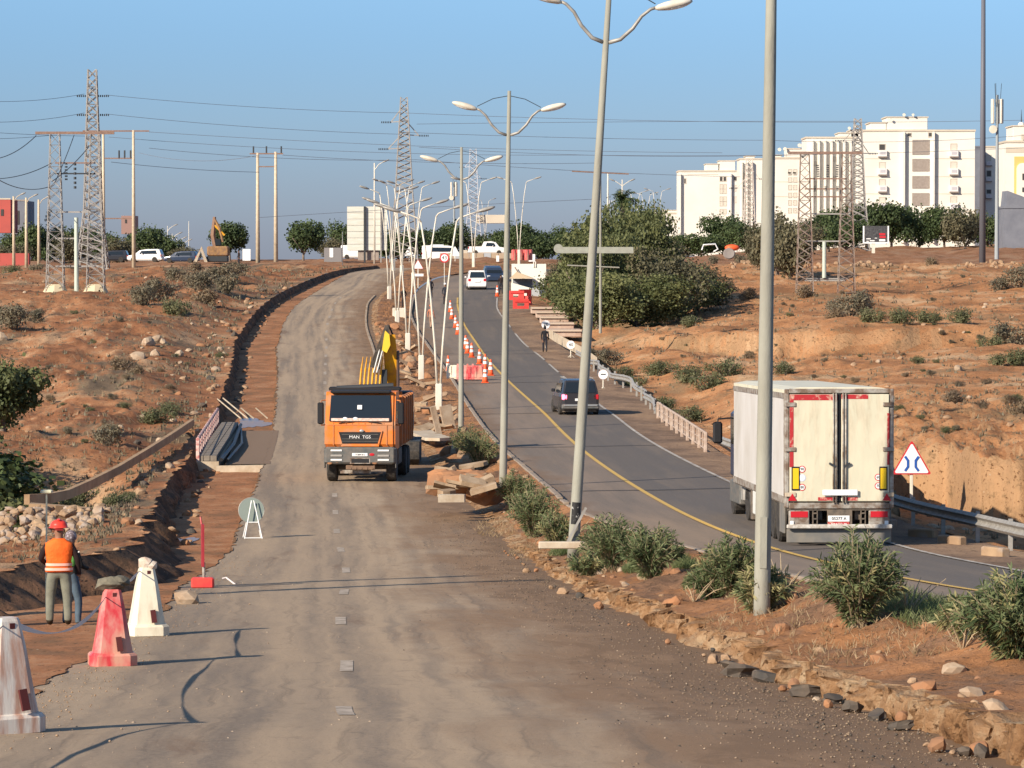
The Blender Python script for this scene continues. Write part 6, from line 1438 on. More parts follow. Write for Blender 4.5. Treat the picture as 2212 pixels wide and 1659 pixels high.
ty = MB(); ty.lathe([(.25, -.15), (.6, -.2), (.7, 0), (.6, .2), (.25, .15)], 18, M=Matrix.Rotation(R(75), 3, 'X')); ty.build('old_tyre', mat('grey_tyre', (.25, .22, .2), .9), loc=at(1575, 548, 440), label='old grey tyre lying on the slope below the orange tank', cat='tyre')
fr = MB(); fr.tube([(0, 0, 0), (.2, 0, .6), (1.6, 0, .7), (1.9, 0, .1), (1.4, 0, -.2)], .1, 6); fr.build('metal_frame', signw, loc=at(1516, 540, 450), label='twisted white metal frame among dead plants on the right crest', cat='scrap')
# ------------------------------------------------------------------ people
def person(loc, rz, label, shirt, trousers, skin=(.25, .13, .08), H_=1.74, pose=None, hat=None, hatcol=None, vest=None, shoe=(.03, .03, .03), hair=(.02, .015, .01), beltw=None):
    """one continuous figure grown from a skeleton, facing local +y"""
    k = H_ / 1.75
    J = {'pel': (0, 0, .95), 'wai': (0, 0, 1.08), 'che': (0, .0, 1.28), 'nk0': (0, .0, 1.44), 'nk1': (0, .015, 1.52), 'hd0': (0, .03, 1.60), 'hd1': (0, .03, 1.69),
         'shL': (-.17, 0, 1.40), 'elL': (-.25, -.02, 1.13), 'wrL': (-.24, .10, .90), 'haL': (-.235, .14, .83), 'shR': (.17, 0, 1.40), 'elR': (.25, -.02, 1.13), 'wrR': (.24, .10, .90), 'haR': (.235, .14, .83),
         'hiL': (-.09, 0, .90), 'knL': (-.11, .03, .50), 'anL': (-.12, -.02, .09), 'toL': (-.13, .14, .035), 'hiR': (.09, 0, .90), 'knR': (.11, .03, .50), 'anR': (.12, -.02, .09), 'toR': (.13, .14, .035)}
    J.update(pose or {})
    Rr = {'pel': (.15, .11), 'wai': (.14, .10), 'che': (.165, .115), 'nk0': (.085, .07), 'nk1': (.058, .06), 'hd0': (.078, .092), 'hd1': (.072, .085), 'shL': (.068, .068), 'shR': (.068, .068), 'elL': .047, 'elR': .047, 'wrL': .034, 'wrR': .034, 'haL': (.028, .04), 'haR': (.028, .04),
          'hiL': (.105, .105), 'hiR': (.105, .105), 'knL': .075, 'knR': .075, 'anL': .06, 'anR': .06, 'toL': (.042, .035), 'toR': (.042, .035)}
    E = [('pel', 'wai'), ('wai', 'che'), ('che', 'nk0'), ('nk0', 'nk1'), ('nk1', 'hd0'), ('hd0', 'hd1'), ('che', 'shL'), ('shL', 'elL'), ('elL', 'wrL'), ('wrL', 'haL'), ('che', 'shR'), ('shR', 'elR'), ('elR', 'wrR'), ('wrR', 'haR'), ('pel', 'hiL'), ('hiL', 'knL'), ('knL', 'anL'), ('anL', 'toL'), ('pel', 'hiR'), ('hiR', 'knR'), ('knR', 'anR'), ('anR', 'toR')]
    ks = list(J); me = bpy.data.meshes.new('skeleton'); me.from_pydata([tuple(c * k for c in J[n]) for n in ks], [(ks.index(a), ks.index(b)) for a, b in E], [])
    o = bpy.data.objects.new('tmp', me); COL.objects.link(o); sk = o.modifiers.new('Skin', 'SKIN'); sk.use_smooth_shade = True
    if not me.skin_vertices:
        pass
    for i, n in enumerate(ks):
        r = Rr[n]; r = (r, r) if not isinstance(r, tuple) else r; sv = me.skin_vertices[0].data[i]; sv.radius = (r[0] * k, r[1] * k); sv.use_root = (n == 'pel')
    ss = o.modifiers.new('Sub', 'SUBSURF'); ss.levels = 2; ss.render_levels = 2
    dg = bpy.context.evaluated_depsgraph_get(); dg.update(); bm_ = bpy.data.meshes.new_from_object(o.evaluated_get(dg)); bpy.data.objects.remove(o); bm_.name = 'person_body'
    ms = [mat('skin_%s' % str(skin[0]), skin, .6), mat('cloth_%.2f_%.2f_%.2f' % shirt, shirt, .9, tuple(c * .7 for c in shirt), 5, .5, 9), mat('cloth_%.2f_%.2f_%.2f' % trousers, trousers, .9, tuple(c * .72 for c in trousers), 6, .5, 9), mat('shoe', shoe, .7)]
    bm_.materials.clear()
    for m in ms: bm_.materials.append(m)
    P = {n: Vector([c * k for c in J[n]]) for n in ks}
    cl = {'pel': 2, 'wai': 1, 'che': 1, 'nk0': 1, 'nk1': 0, 'hd0': 0, 'hd1': 0, 'shL': 1, 'shR': 1, 'elL': 1, 'elR': 1, 'wrL': 1, 'wrR': 1, 'haL': 0, 'haR': 0, 'hiL': 2, 'hiR': 2, 'knL': 2, 'knR': 2, 'anL': 3, 'anR': 3, 'toL': 3, 'toR': 3}
    for p in bm_.polygons:
        c = p.center; p.use_smooth = True
        n = min(ks, key=lambda q: (P[q] - c).length - (.1 if q in ('pel', 'che') else 0)); m = cl[n]
        if n in ('anL', 'anR') and c.z > .11 * k: m = 2
        if n in ('wrL', 'wrR') and (P['ha' + n[2]] - c).length < (P['wr' + n[2]] - c).length: m = 0
        if n == 'pel' and c.z > .99 * k: m = 1
        p.material_index = m
    rt = bpy.data.objects.new('person', bm_); COL.objects.link(rt); rt.location = loc; rt.rotation_euler = (0, 0, rz); tag(rt, label, 'person')
    hd = (P['hd0'] + P['hd1']) / 2 + Vector((0, .0, .01)); up = (P['hd1'] - P['nk1']).normalized()
    # face
    f = MB(); f.cm = 0; f.ell(hd + Vector((0, .10, -.035)) * k, (.014 * k, .022 * k, .022 * k), 8, 6)
    for s_ in (-1, 1): f.ell(hd + Vector((s_ * .082, .0, -.03)) * k, (.012 * k, .02 * k, .03 * k), 8, 6)
    f.build('nose_and_ears', ms[0], rt, smooth=True)
    ey = MB()
    for s_ in (-1, 1): ey.ell(hd + Vector((s_ * .032, .082, -.005)) * k, (.012 * k, .008 * k, .007 * k), 8, 5)
    ey.build('eyes', signblack, rt); mo = MB().ell(hd + Vector((0, .085, -.085)) * k, (.026 * k, .008 * k, .007 * k), 8, 5); mo.build('mouth', mat('lips', (.25, .08, .07), .5), rt)
    # hands: palm, four fingers, thumb
    for s_ in ('L', 'R'):
        w_, h_ = P['wr' + s_], P['ha' + s_]; d = (h_ - w_).normalized(); side = Vector((0, 1, 0)) - d * d.y
        side = side.normalized() if side.length > .1 else Vector((1, 0, 0)); inn = d.cross(side) * (1 if s_ == 'R' else -1)
        hm = MB(); palm = h_ + d * .01 * k
        for q in range(4):
            b0 = palm + side * (.026 - .018 * q) * k + d * .02 * k; L_ = (.036, .042, .039, .030)[q] * k
            hm.tube([b0, b0 + d * L_ + inn * .006 * k, b0 + d * L_ * 1.6 + inn * .022 * k, b0 + d * L_ * 1.9 + inn * .042 * k], [.0098 * k, .0092 * k, .0085 * k, .006 * k], 6)
        t0 = h_ - d * .02 * k + side * .03 * k; hm.tube([t0, t0 + (side * .9 + d * .6) * .028 * k, t0 + (side * .8 + d * 1.4) * .04 * k + inn * .012 * k], [.012 * k, .0105 * k, .008 * k], 6)
        hm.build('hand', ms[0], rt, smooth=True)
    if hat == 'helmet':
        h_ = MB(); c = hd + Vector((0, 0, .035)) * k; h_.lathe([(.155 * k, -.01), (.13 * k, .0), (.122 * k, .05 * k), (.098 * k, .095 * k), (.05 * k, .122 * k), (.01, .128 * k)], 18, c=c); ho = h_.build('helmet', mat('helmet_%.2f_%.2f' % hatcol[:2], hatcol, .35), rt, smooth=True)
        MB().bev(-.022 * k, .022 * k, -.1 * k, .1 * k, .11 * k, .14 * k, .01).build('helmet_ridge', ho.data.materials[0], ho, loc=c)
        MB().bb(-.06 * k, .06 * k, -.132 * k, -.10 * k, -.05 * k, -.012 * k).build('helmet_strap', mat('dark_red', (.25, .02, .02), .6), ho, loc=c)
    elif hat == 'hood':
        h_ = MB(); h_.ell(hd + Vector((0, -.02, 0)), (.105 * k, .12 * k, .135 * k), 14, 9); h_.build('hood', ms[1], rt, smooth=True)
    elif hat == 'scarf':
        h_ = MB(); h_.ell(hd + Vector((0, -.008, .015)), (.102 * k, .112 * k, .118 * k), 14, 9); h_.build('headscarf', mat('patterned_scarf', (.16, .12, .13), .9, (.5, .45, .47), 30, contrast=(.5, .6)), rt, smooth=True)
    else:
        h_ = MB(); h_.ell(hd + Vector((0, -.012, .025)) * k, (.092 * k, .102 * k, .092 * k), 14, 9); h_.build('hair', mat('hair', hair, .8), rt, smooth=True)
    if vest:
        v_ = MB(); vs = []; n = 20; rings = [(.205, .128, .93), (.188, .122, 1.02), (.182, .122, 1.12), (.20, .132, 1.24), (.212, .135, 1.34), (.20, .12, 1.42), (.11, .10, 1.475), (.085, .085, 1.50)]
        for a, b_, z in rings:
            for i in range(n):
                t = 2 * math.pi * i / n; e = .8; x = math.copysign(abs(math.cos(t)) ** e, math.cos(t)) * a; y_ = math.copysign(abs(math.sin(t)) ** e, math.sin(t)) * b_; vs.append((x * k, y_ * k + .003 * math.sin(5 * t + z * 9), z * k))
        fs = [(r_ * n + i, r_ * n + (i + 1) % n, r_ * n + n + (i + 1) % n, r_ * n + n + i) for r_ in range(len(rings) - 1) for i in range(n)] + [tuple(range(n - 1, -1, -1)), tuple(range((len(rings) - 1) * n, len(rings) * n))]
        v_.add(vs, fs); vo = v_.build('safety_vest', mat('vest_%.2f_%.2f' % vest[:2], vest, .75, tuple(c * .8 for c in vest), 7, 1.0, 7, bdist=.03), rt, smooth=True)
        for z0, z1, (a, b_) in ((.955, 1.0, (.2, .128)), (1.035, 1.08, (.19, .127))):
            q = MB(); vs = []
            for z in (z0, z1):
                for i in range(n):
                    t = 2 * math.pi * i / n; e = .8; vs.append((math.copysign(abs(math.cos(t)) ** e, math.cos(t)) * (a + .006) * k, math.copysign(abs(math.sin(t)) ** e, math.sin(t)) * (b_ + .006) * k, z * k))
            q.add(vs, [(i, (i + 1) % n, n + (i + 1) % n, n + i) for i in range(n)]); q.build('reflective_band', mat('reflective_pink', (.9, .5, .4), .4), vo, smooth=True)
    return rt
def feet(px, py, Y): v = at(px, py, Y); v.z = ground_z(v.x, v.y); return v
oran = (1.0, .16, .02)
# the pair in the trench
pA = at(128, 1352, 66.5)
person(pA, R(6), 'worker in an orange safety vest and red helmet seen from behind, standing in the trench', (.03, .015, .015), (.22, .22, .17), H_=1.80, hat='helmet', hatcol=(.8, .06, .04), vest=oran,
       pose={'elL': (-.27, .02, 1.15), 'wrL': (-.16, .22, 1.02), 'haL': (-.12, .27, 1.02), 'elR': (.27, -.01, 1.14), 'wrR': (.29, .06, .91), 'haR': (.29, .08, .84), 'knL': (-.13, .05, .50), 'anL': (-.14, .0, .09), 'knR': (.12, .01, .5), 'anR': (.13, -.04, .09)}, shoe=(.04, .03, .02))
pB = at(152, 1355, 67.6)
person(pB, R(-40), 'worker in black with a patterned scarf and jeans, half hidden behind the orange vest', (.02, .02, .02), (.09, .13, .17), H_=1.70, hat='scarf', shoe=(.05, .04, .03),
       pose={'elR': (.25, .04, 1.14), 'wrR': (.2, .22, 1.08), 'haR': (.18, .29, 1.08), 'knR': (.14, .08, .5), 'anR': (.2, .0, .09), 'toR': (.24, .15, .035)})
gp = MB().ell((0, 0, 0), (.055, .07, .17), 12, 8); gp.build('green_sleeve_patch', mat('green_cloth', (.12, .36, .08), .8), loc=(0, 0, 0))
gob = COL.objects[-1]; gob = [o for o in COL.objects if o.name.startswith('green_sleeve_patch')][0]; wb = [o for o in COL.objects if o.name.startswith('person') and o.parent is None][-1]; gob.parent = wb; gob.location = (.16, -.08, 1.27)
rd = MB().cyl((0, 0, 0), (.12, .0, .07), .012, n=6); rdo = rd.build('ruler', signw, loc=at(157, 1200, 67.0), label='short white ruler held out by the second worker', cat='ruler')
stf = MB(); stf.cyl((0, 0, -.2), (.015, 0, 1.95), .016, n=8); stf.bev(-.09, .12, -.06, .06, 1.93, 2.0, .02); stf.build('survey_staff', mat('staff', (.62, .6, .42), .6), loc=at(100, 1330, 67.5) + Vector((0, 0, .25)), label='pale survey staff with a purple head rising left of the red helmet', cat='staff')
[o for o in COL.objects if o.get('label', '').startswith('worker in an orange safety')][0].scale = (1.16, 1.08, 1)
# people up the right carriageway
def walk(s=1): return {'knL': (-.1, .10 * s, .5), 'anL': (-.1, .12 * s, .09), 'toL': (-.1, .27 * s, .035), 'knR': (.1, .0, .5), 'anR': (.1, -.2 * s, .12), 'toR': (.1, -.06 * s, .04), 'elL': (-.24, -.1 * s, 1.14), 'wrL': (-.23, -.08 * s, .9), 'haL': (-.23, -.06 * s, .83)}
v = feet(931, 727, 283); person(v, R(-30), 'worker in an orange helmet and beige clothes walking on the closed lane', (.50, .2, .12), (.40, .26, .18), hat='helmet', hatcol=(.85, .2, .05), pose=walk())
v = feet(962, 655, 318); person(v, R(170), 'officer in dark uniform and pale cap standing above the topmost cone', (.03, .035, .05), (.03, .03, .04), hat='helmet', hatcol=(.6, .6, .6))
v = feet(930, 640, 330); person(v, R(20), 'person in dark clothes among the lamp stems, left of the pale-capped officer', (.03, .03, .035), (.025, .025, .03))
v = feet(872, 668, 310); person(v, R(40), 'person in dark clothes standing between the lamp stems on the median', (.03, .03, .03), (.04, .03, .03))
v = feet(1177, 766, 252); person(v, R(5), 'walker in black hooded clothes below the round 20 sign, seen from behind', (.02, .02, .025), (.03, .03, .04), hat='hood', pose=walk(.7), H_=1.72)
for k, (px, py, Y, lb) in enumerate([(1082, 640, 338, 'person in dark clothes left in the group beside the white stall'), (1090, 636, 342, 'person in dark clothes right in the group beside the white stall'), (516, 572, 452, 'dark figure sitting near the notice board on the left crest')]):
    v = feet(px, py, Y); v.z = max(v.z, at(px, py, Y).z); person(v, R(60 * k), lb, (.03, .02, .02), (.03, .03, .04))
# ------------------------------------------------------------------ flats and other buildings on the right
def block(name, label, Y, faces, x0, x1, yt, yb=532, depth=10, m=wallw, cat='apartment building'):
    """faces: list of (kind, x, y, w, h) in frame units"""
    v = at((x0 + x1) / 2, yb, Y); s_ = Y / FPX; cx = (x0 + x1) / 2; r = empty(name, v, label=label, cat=cat); Z_ = lambda y_: at(0, y_, Y).z - v.z
    w_ = MB().bb((x0 - cx) * s_, (x1 - cx) * s_, 0, depth, -2, Z_(yt)).build('wall', m, r)
    p = MB(); p.bb((x0 - cx) * s_ - .12, (x1 - cx) * s_ + .12, -.12, depth, Z_(yt) , Z_(yt) + .3); p.build('parapet', wallcream if m is wallw else m, r)
    frm = mat('window_frame', (.55, .5, .42), .7)
    for f in faces:
        k, x, y_, a, h = f; X0 = (x - cx) * s_; X1 = (x + a - cx) * s_; z1 = Z_(y_); z0 = Z_(y_ + h)
        if k in ('win', 'shut'):
            o = MB(); o.bb(X0 - .1, X1 + .1, -.06, 0, z1, z1 + .1); o.bb(X0 - .1, X1 + .1, -.09, 0, z0 - .1, z0); o.bb(X0 - .1, X0, -.06, 0, z0, z1); o.bb(X1, X1 + .1, -.06, 0, z0, z1); fo = o.build('window', frm, r)
            MB().bb(X0, X1, -.02, -.003, z0, z1).build('pane', winm if k == 'win' else shutm, fo)
        elif k == 'balc':
            o = MB(); o.bev(X0, X1, -.5, -.01, z0, z1, .03); bo = o.build('balcony', balcm, r); MB().bb(X0 - .05, X1 + .05, -.55, 0, z0 - .15, z0).build('balcony_slab', wallbrown, bo)
            MB().bb(X0 + .25, X1 - .25, -.52, -.502, z0 + .3, z1 - .2).build('balcony_grille', mat('lilac_grille', (.5, .48, .5), .7), bo)
        elif k == 'panel': MB().bb(X0, X1, -.08, -.01, z0, z1).build('stair_grille', wallbrown, r)
        elif k == 'rib': MB().bev(X0, X1, -.7, -.004, z0, z1, .05).build('rib', m, r)
        elif k == 'roof': MB().bev(X0, X1, .3, depth * .8, Z_(yt) + .3, z1, .04).build('roof_room', m, r); MB().bb(X0 - .15, X1 + .15, .2, depth * .82, z1, z1 + .18).build('roof_edge', wallcream, r)
        elif k == 'line': MB().bb(X0, X1, -.035, -.004, z0, z1).build('string_course', wallcream, r)
        elif k == 'dish':
            q = MB(); q.lathe([(.02, 0), (a * s_ * .4, .08), (a * s_ * .5, .22)], 12, M=Matrix.Rotation(R(70), 3, 'X')); q.build('satellite_dish', polew, r, loc=((X0 + X1) / 2, -.1, (z0 + z1) / 2))
        elif k == 'arch':
            n = 10; pts = [(X0, z0), (X1, z0)] + [((X0 + X1) / 2 + (X1 - X0) / 2 * math.cos(math.pi * i / n), z1 - (X1 - X0) / 2 + (X1 - X0) / 2 * math.sin(math.pi * i / n)) for i in range(n + 1)]; MB().prism(pts, -.3, -.12).build('arch', wallw, r)
        elif k == 'yellow': MB().bb(X0, X1, -.1, -.004, z0, z1).build('yellow_panel', yellowst, r)
        elif k == 'slit': MB().bb(X0, X1, -.36, -.3, z0, z1).build('slit_window', winm, r)
    return r
F = []
for i, y_ in enumerate((312, 351, 388, 426, 463)):
    F += [('win' if i == 0 else 'shut', 1899, y_, 12, 12), ('balc', 1897, y_ + 13, 18, 13), ('shut', 2053, y_ - 1, 12, 13), ('balc', 2051, y_ + 13, 18, 13)]
    F += [('line', 1868, y_ + 30, 48, 1.2), ('line', 2016, y_ + 30, 88, 1.2)]
for i, (y_, h) in enumerate(((302, 32), (343, 27), (380, 27), (417, 27))): F.append(('panel', 1970, y_, 37, h))
F += [('rib', 1948, 285, 6, 240), ('rib', 2013, 285, 5, 240), ('roof', 1915, 254, 88, 25), ('roof', 1880, 266, 34, 15), ('dish', 1920, 256, 6, 6), ('dish', 1948, 246, 7, 6), ('dish', 1968, 246, 6, 6), ('win', 1960, 288, 7, 6), ('win', 2005, 287, 7, 8)]
block('apartment_block', 'largest white apartment block with a central column of brown stair grilles', 600, F, 1866, 2105, 284)
def ribs(x0, x1, n, yt): return [('rib', x0 + (x1 - x0) * i / n, yt + 3, (x1 - x0) / n * .35, 240) for i in range(n)]
F = ribs(1752, 1862, 8, 300) + [('dish', 1830, 275, 7, 6), ('dish', 1842, 272, 6, 6), ('shut', 1758, 350, 5, 8), ('shut', 1758, 392, 5, 8), ('shut', 1800, 340, 5, 8), ('shut', 1800, 382, 5, 8), ('shut', 1800, 424, 5, 8), ('roof', 1812, 288, 50, 8), ('roof', 1838, 282, 26, 6)]
block('apartment_block', 'white block with many vertical ribs left of the largest one', 640, F, 1741, 1866, 299)
F = [('shut', 1703, 366, 6, 9), ('shut', 1714, 366, 6, 9), ('win', 1703, 372, 5, 5), ('win', 1714, 372, 5, 5)] + [(k, x, y_, 6, 9) for k in ('shut', ) for x in (1703, 1714) for y_ in (384, 400, 417, 433, 450)] + [('line', 1672, 392, 60, 1.2), ('line', 1672, 424, 60, 1.2), ('roof', 1672, 336, 16, 8), ('roof', 1700, 322, 38, 20), ('dish', 1679, 320, 8, 8), ('dish', 1691, 318, 8, 9), ('dish', 1722, 311, 9, 8), ('win', 1747, 312, 4, 20), ('rib', 1735, 345, 4, 180)]
block('apartment_block', 'white block with rooftop dishes between the ribbed block and the nearest lamp', 690, F, 1668, 1742, 343)
F = [('rib', x, 350, 4, 180) for x in (1600, 1611, 1622)] + [('shut', 1604, y_, 4, 9) for y_ in (375, 400, 425, 450)] + [('roof', 1612, 338, 18, 8)]
block('apartment_block', 'white block partly behind the nearest lamp, with narrow ribs', 735, F, 1598, 1672, 345)
F = [('win', 1555, 382, 5, 9), ('win', 1563, 382, 5, 9)] + [('shut', x, y_, 5, 9) for x in (1555, 1563) for y_ in (398, 408, 425, 435, 452)] + [('win', 1585, 382, 6, 8), ('shut', 1585, 400, 6, 12), ('shut', 1585, 425, 6, 12), ('win', 1478, 386, 3, 10), ('line', 1485, 376, 66, 1.2), ('rib', 1576, 375, 4, 150), ('roof', 1525, 355, 27, 12), ('roof', 1554, 348, 34, 20), ('rib', 1466, 376, 5, 150)]
block('apartment_block', 'far left end block of the white flats, with two small dark windows', 790, F, 1466, 1600, 371)
block('apartment_block', 'lowest white building stepping down at the left end of the flats', 860, [('roof', 1432, 455, 34, 6)], 1412, 1468, 462, cat='building')
F = [('shut', 2130, 335, 9, 12), ('balc', 2129, 349, 12, 8), ('win', 2131, 369, 9, 12), ('balc', 2129, 383, 12, 8), ('win', 2131, 410, 9, 8), ('balc', 2129, 420, 12, 8), ('shut', 2160, 369, 6, 12), ('win', 2160, 405, 6, 10)]
block('apartment_block', 'narrower white block behind the tall dark mast', 640, F, 2117, 2176, 319)
block('shade_grey_side', 'narrow side wall coloured shade grey between the largest block and its right neighbour', 636, [], 2105, 2117, 319, m=greyst, cat='wall')  # dark side of the right-hand block, its shade put into the grey colour
F = [('yellow', 2190, 338, 60, 190), ('arch', 2195, 352, 26, 180), ('slit', 2207, 375, 5, 14), ('slit', 2207, 405, 5, 10), ('slit', 2207, 440, 5, 10), ('line', 2172, 318, 60, 12), ('roof', 2188, 273, 60, 32), ('line', 2205, 290, 6, 12)]
r = block('arched_tower_building', 'cream and yellow arched building with a turret, cut by the right edge', 560, F, 2172, 2260, 308, cat='building')
q = MB(); q.ell((0, 0, 0), (.5, .5, .5), 12, 8); q.build('dome', wallw, r, loc=((2208 - 2216) * 560 / FPX, 1.5, at(0, 270, 560).z - at(0, 532, 560).z)); MB().cyl((0, 0, 0), (0, 0, 2.2), .1, .02, n=6).build('finial', darkm, r, loc=((2208 - 2216) * 560 / FPX, 1.5, at(0, 268, 560).z - at(0, 532, 560).z))
r = block('grey_sloping_building', 'grey-blue building with a sloping roof in shade at the right edge', 530, [], 2168, 2250, 450, m=greyst, cat='building', depth=6)
mb = MB(); s_ = 530 / FPX; mb.prism([((2172 - 2209) * s_, at(0, 450, 530).z - r.location.z), ((2250 - 2209) * s_, at(0, 450, 530).z - r.location.z), ((2250 - 2209) * s_, at(0, 440, 530).z - r.location.z), ((2176 - 2209) * s_, at(0, 412, 530).z - r.location.z)], -.1, 5.8); mb.build('sloping_wall', greyst, r)
# ------------------------------------------------------------------ plants
def leaf_mesh(name, n, lobes, size, m, seed, aspect=1.0, up=.3, shell=.55, droop=0.0):
    """crown: many small leaf faces filling uneven lobes [(cx,cy,cz,rx,ry,rz)...]"""
    rg = np.random.RandomState(seed); vol = np.array([l[3] * l[4] * l[5] for l in lobes]) ** .75; idx = rg.choice(len(lobes), n, p=vol / vol.sum()); L_ = np.array(lobes)[idx]
    d = rg.normal(size=(n, 3)); d /= np.linalg.norm(d, axis=1)[:, None]; rr = (shell + (1 - shell) * rg.rand(n)) ** .6 * (1 + .2 * rg.randn(n)); 
    # clumps: pull leaves toward twig ends
    k = 42; cd = rg.normal(size=(k, 3)); cd /= np.linalg.norm(cd, axis=1)[:, None]; ci = rg.randint(0, k, n); mixf = rg.rand(n) < .65; d = np.where(mixf[:, None], cd[ci] + .22 * rg.normal(size=(n, 3)), d); d /= np.linalg.norm(d, axis=1)[:, None]
    c = L_[:, :3] + d * L_[:, 3:] * rr[:, None]
    nrm = d * .6 + rg.normal(size=(n, 3)) * .6 + np.array([0, 0, up]); nrm /= np.linalg.norm(nrm, axis=1)[:, None]
    t = np.cross(nrm, rg.normal(size=(n, 3))); t /= np.linalg.norm(t, axis=1)[:, None]; b = np.cross(nrm, t); s = size * (.6 + .8 * rg.rand(n))[:, None]
    p0 = c - t * s * .5; p1 = c + b * s * .5 * aspect; p2 = c + t * s * .5; p3 = c - b * s * .5 * aspect
    co = np.stack([p0, p1, p2, p3], 1).reshape(-1, 3); me = bpy.data.meshes.new(name)
    me.vertices.add(len(co)); me.vertices.foreach_set('co', co.ravel()); me.loops.add(4 * n); me.loops.foreach_set('vertex_index', np.arange(4 * n, dtype=np.int32)); me.polygons.add(n); me.polygons.foreach_set('loop_start', np.arange(0, 4 * n, 4, dtype=np.int32)); me.update(calc_edges=True); me.materials.append(m); return me
def lobes(seed, n, R_, H_, z0, flat=.7):
    rg = random.Random(seed); out = [(0, 0, z0 + H_ * .5, R_ * .62, R_ * .62, H_ * .5)]
    for i in range(n):
        a = rg.uniform(0, 6.28); q = rg.uniform(.35, .75) * R_; r = R_ * rg.uniform(.26, .46); out.append((q * math.cos(a), q * math.sin(a), z0 + H_ * rg.uniform(.25, .8), r, r, r * flat * rg.uniform(.8, 1.2)))
    return out
def tree_proto(name, leaf, seed, R_, H_, trunk, n=2600, size=.32, flat=.75, label='', cat='tree', group=None, nl=9):
    r = empty(name, (0, 0, 0), label=label, cat=cat, group=group); rg = random.Random(seed)
    tm = MB(); tm.tube([(0, 0, -.4), (.05, 0, trunk * .6), (.1, .05, trunk + H_ * .35)], [.03 * H_ + .1, .025 * H_ + .07, .05], 8)
    for i in range(6):
        a = rg.uniform(0, 6.28); q = rg.uniform(.4, .8) * R_; tm.tube([(.05, 0, trunk * rg.uniform(.5, .95)), (q * .5 * math.cos(a), q * .5 * math.sin(a), trunk + H_ * .2), (q * math.cos(a), q * math.sin(a), trunk + H_ * rg.uniform(.4, .7))], [.09, .06, .03], 6)
    tm.build('trunk', bark, r, smooth=True)
    o = bpy.data.objects.new('crown', leaf_mesh('crown', n, lobes(seed, nl, R_, H_, trunk, flat), size, leaf, seed)); COL.objects.link(o); o.parent = r; return r
used = {}
def put(proto, px, py, Y, label, rz=None, s=1.0, group=None, sink=0.0):
    key = proto.name; o = proto if key not in used else dup(proto); used[key] = 1; o['label'] = label; v = at(px, py, Y); g = ground_z(v.x, Y); v.z = (g if abs(g - v.z) < 2.2 else v.z) - sink; o.location = v
    o.rotation_euler = (0, 0, rz if rz is not None else random.uniform(0, 6.28)); o.scale = s if isinstance(s, (tuple, list)) else (s, s, s)
    if group: o['group'] = group
    return o
T1 = tree_proto('broadleaf_tree', lf_dark, 1, 3.4, 4.2, .7, 5200, .27, flat=.85, nl=14)
T2 = tree_proto('broadleaf_tree', lf_dark, 2, 4.2, 3.9, .5, 5600, .28, flat=.7, nl=15)
T3 = tree_proto('olive_tree', lf_olive, 3, 2.9, 3.6, .3, 4600, .22, flat=.9, nl=13)
T4 = tree_proto('umbrella_tree', lf_dark, 4, 3.2, 3.2, 1.6, 5200, .26, flat=.8, nl=12)
T5 = tree_proto('bush_tree', lf_green, 5, 2.9, 5.2, .1, 11000, .17, nl=22)
T6 = tree_proto('bush_tree', lf_green, 6, 3.5, 4.6, .1, 12000, .17, nl=24)
T7 = tree_proto('grey_bush_tree', lf_olive, 7, 2.7, 4.1, .1, 9000, .15, nl=18)
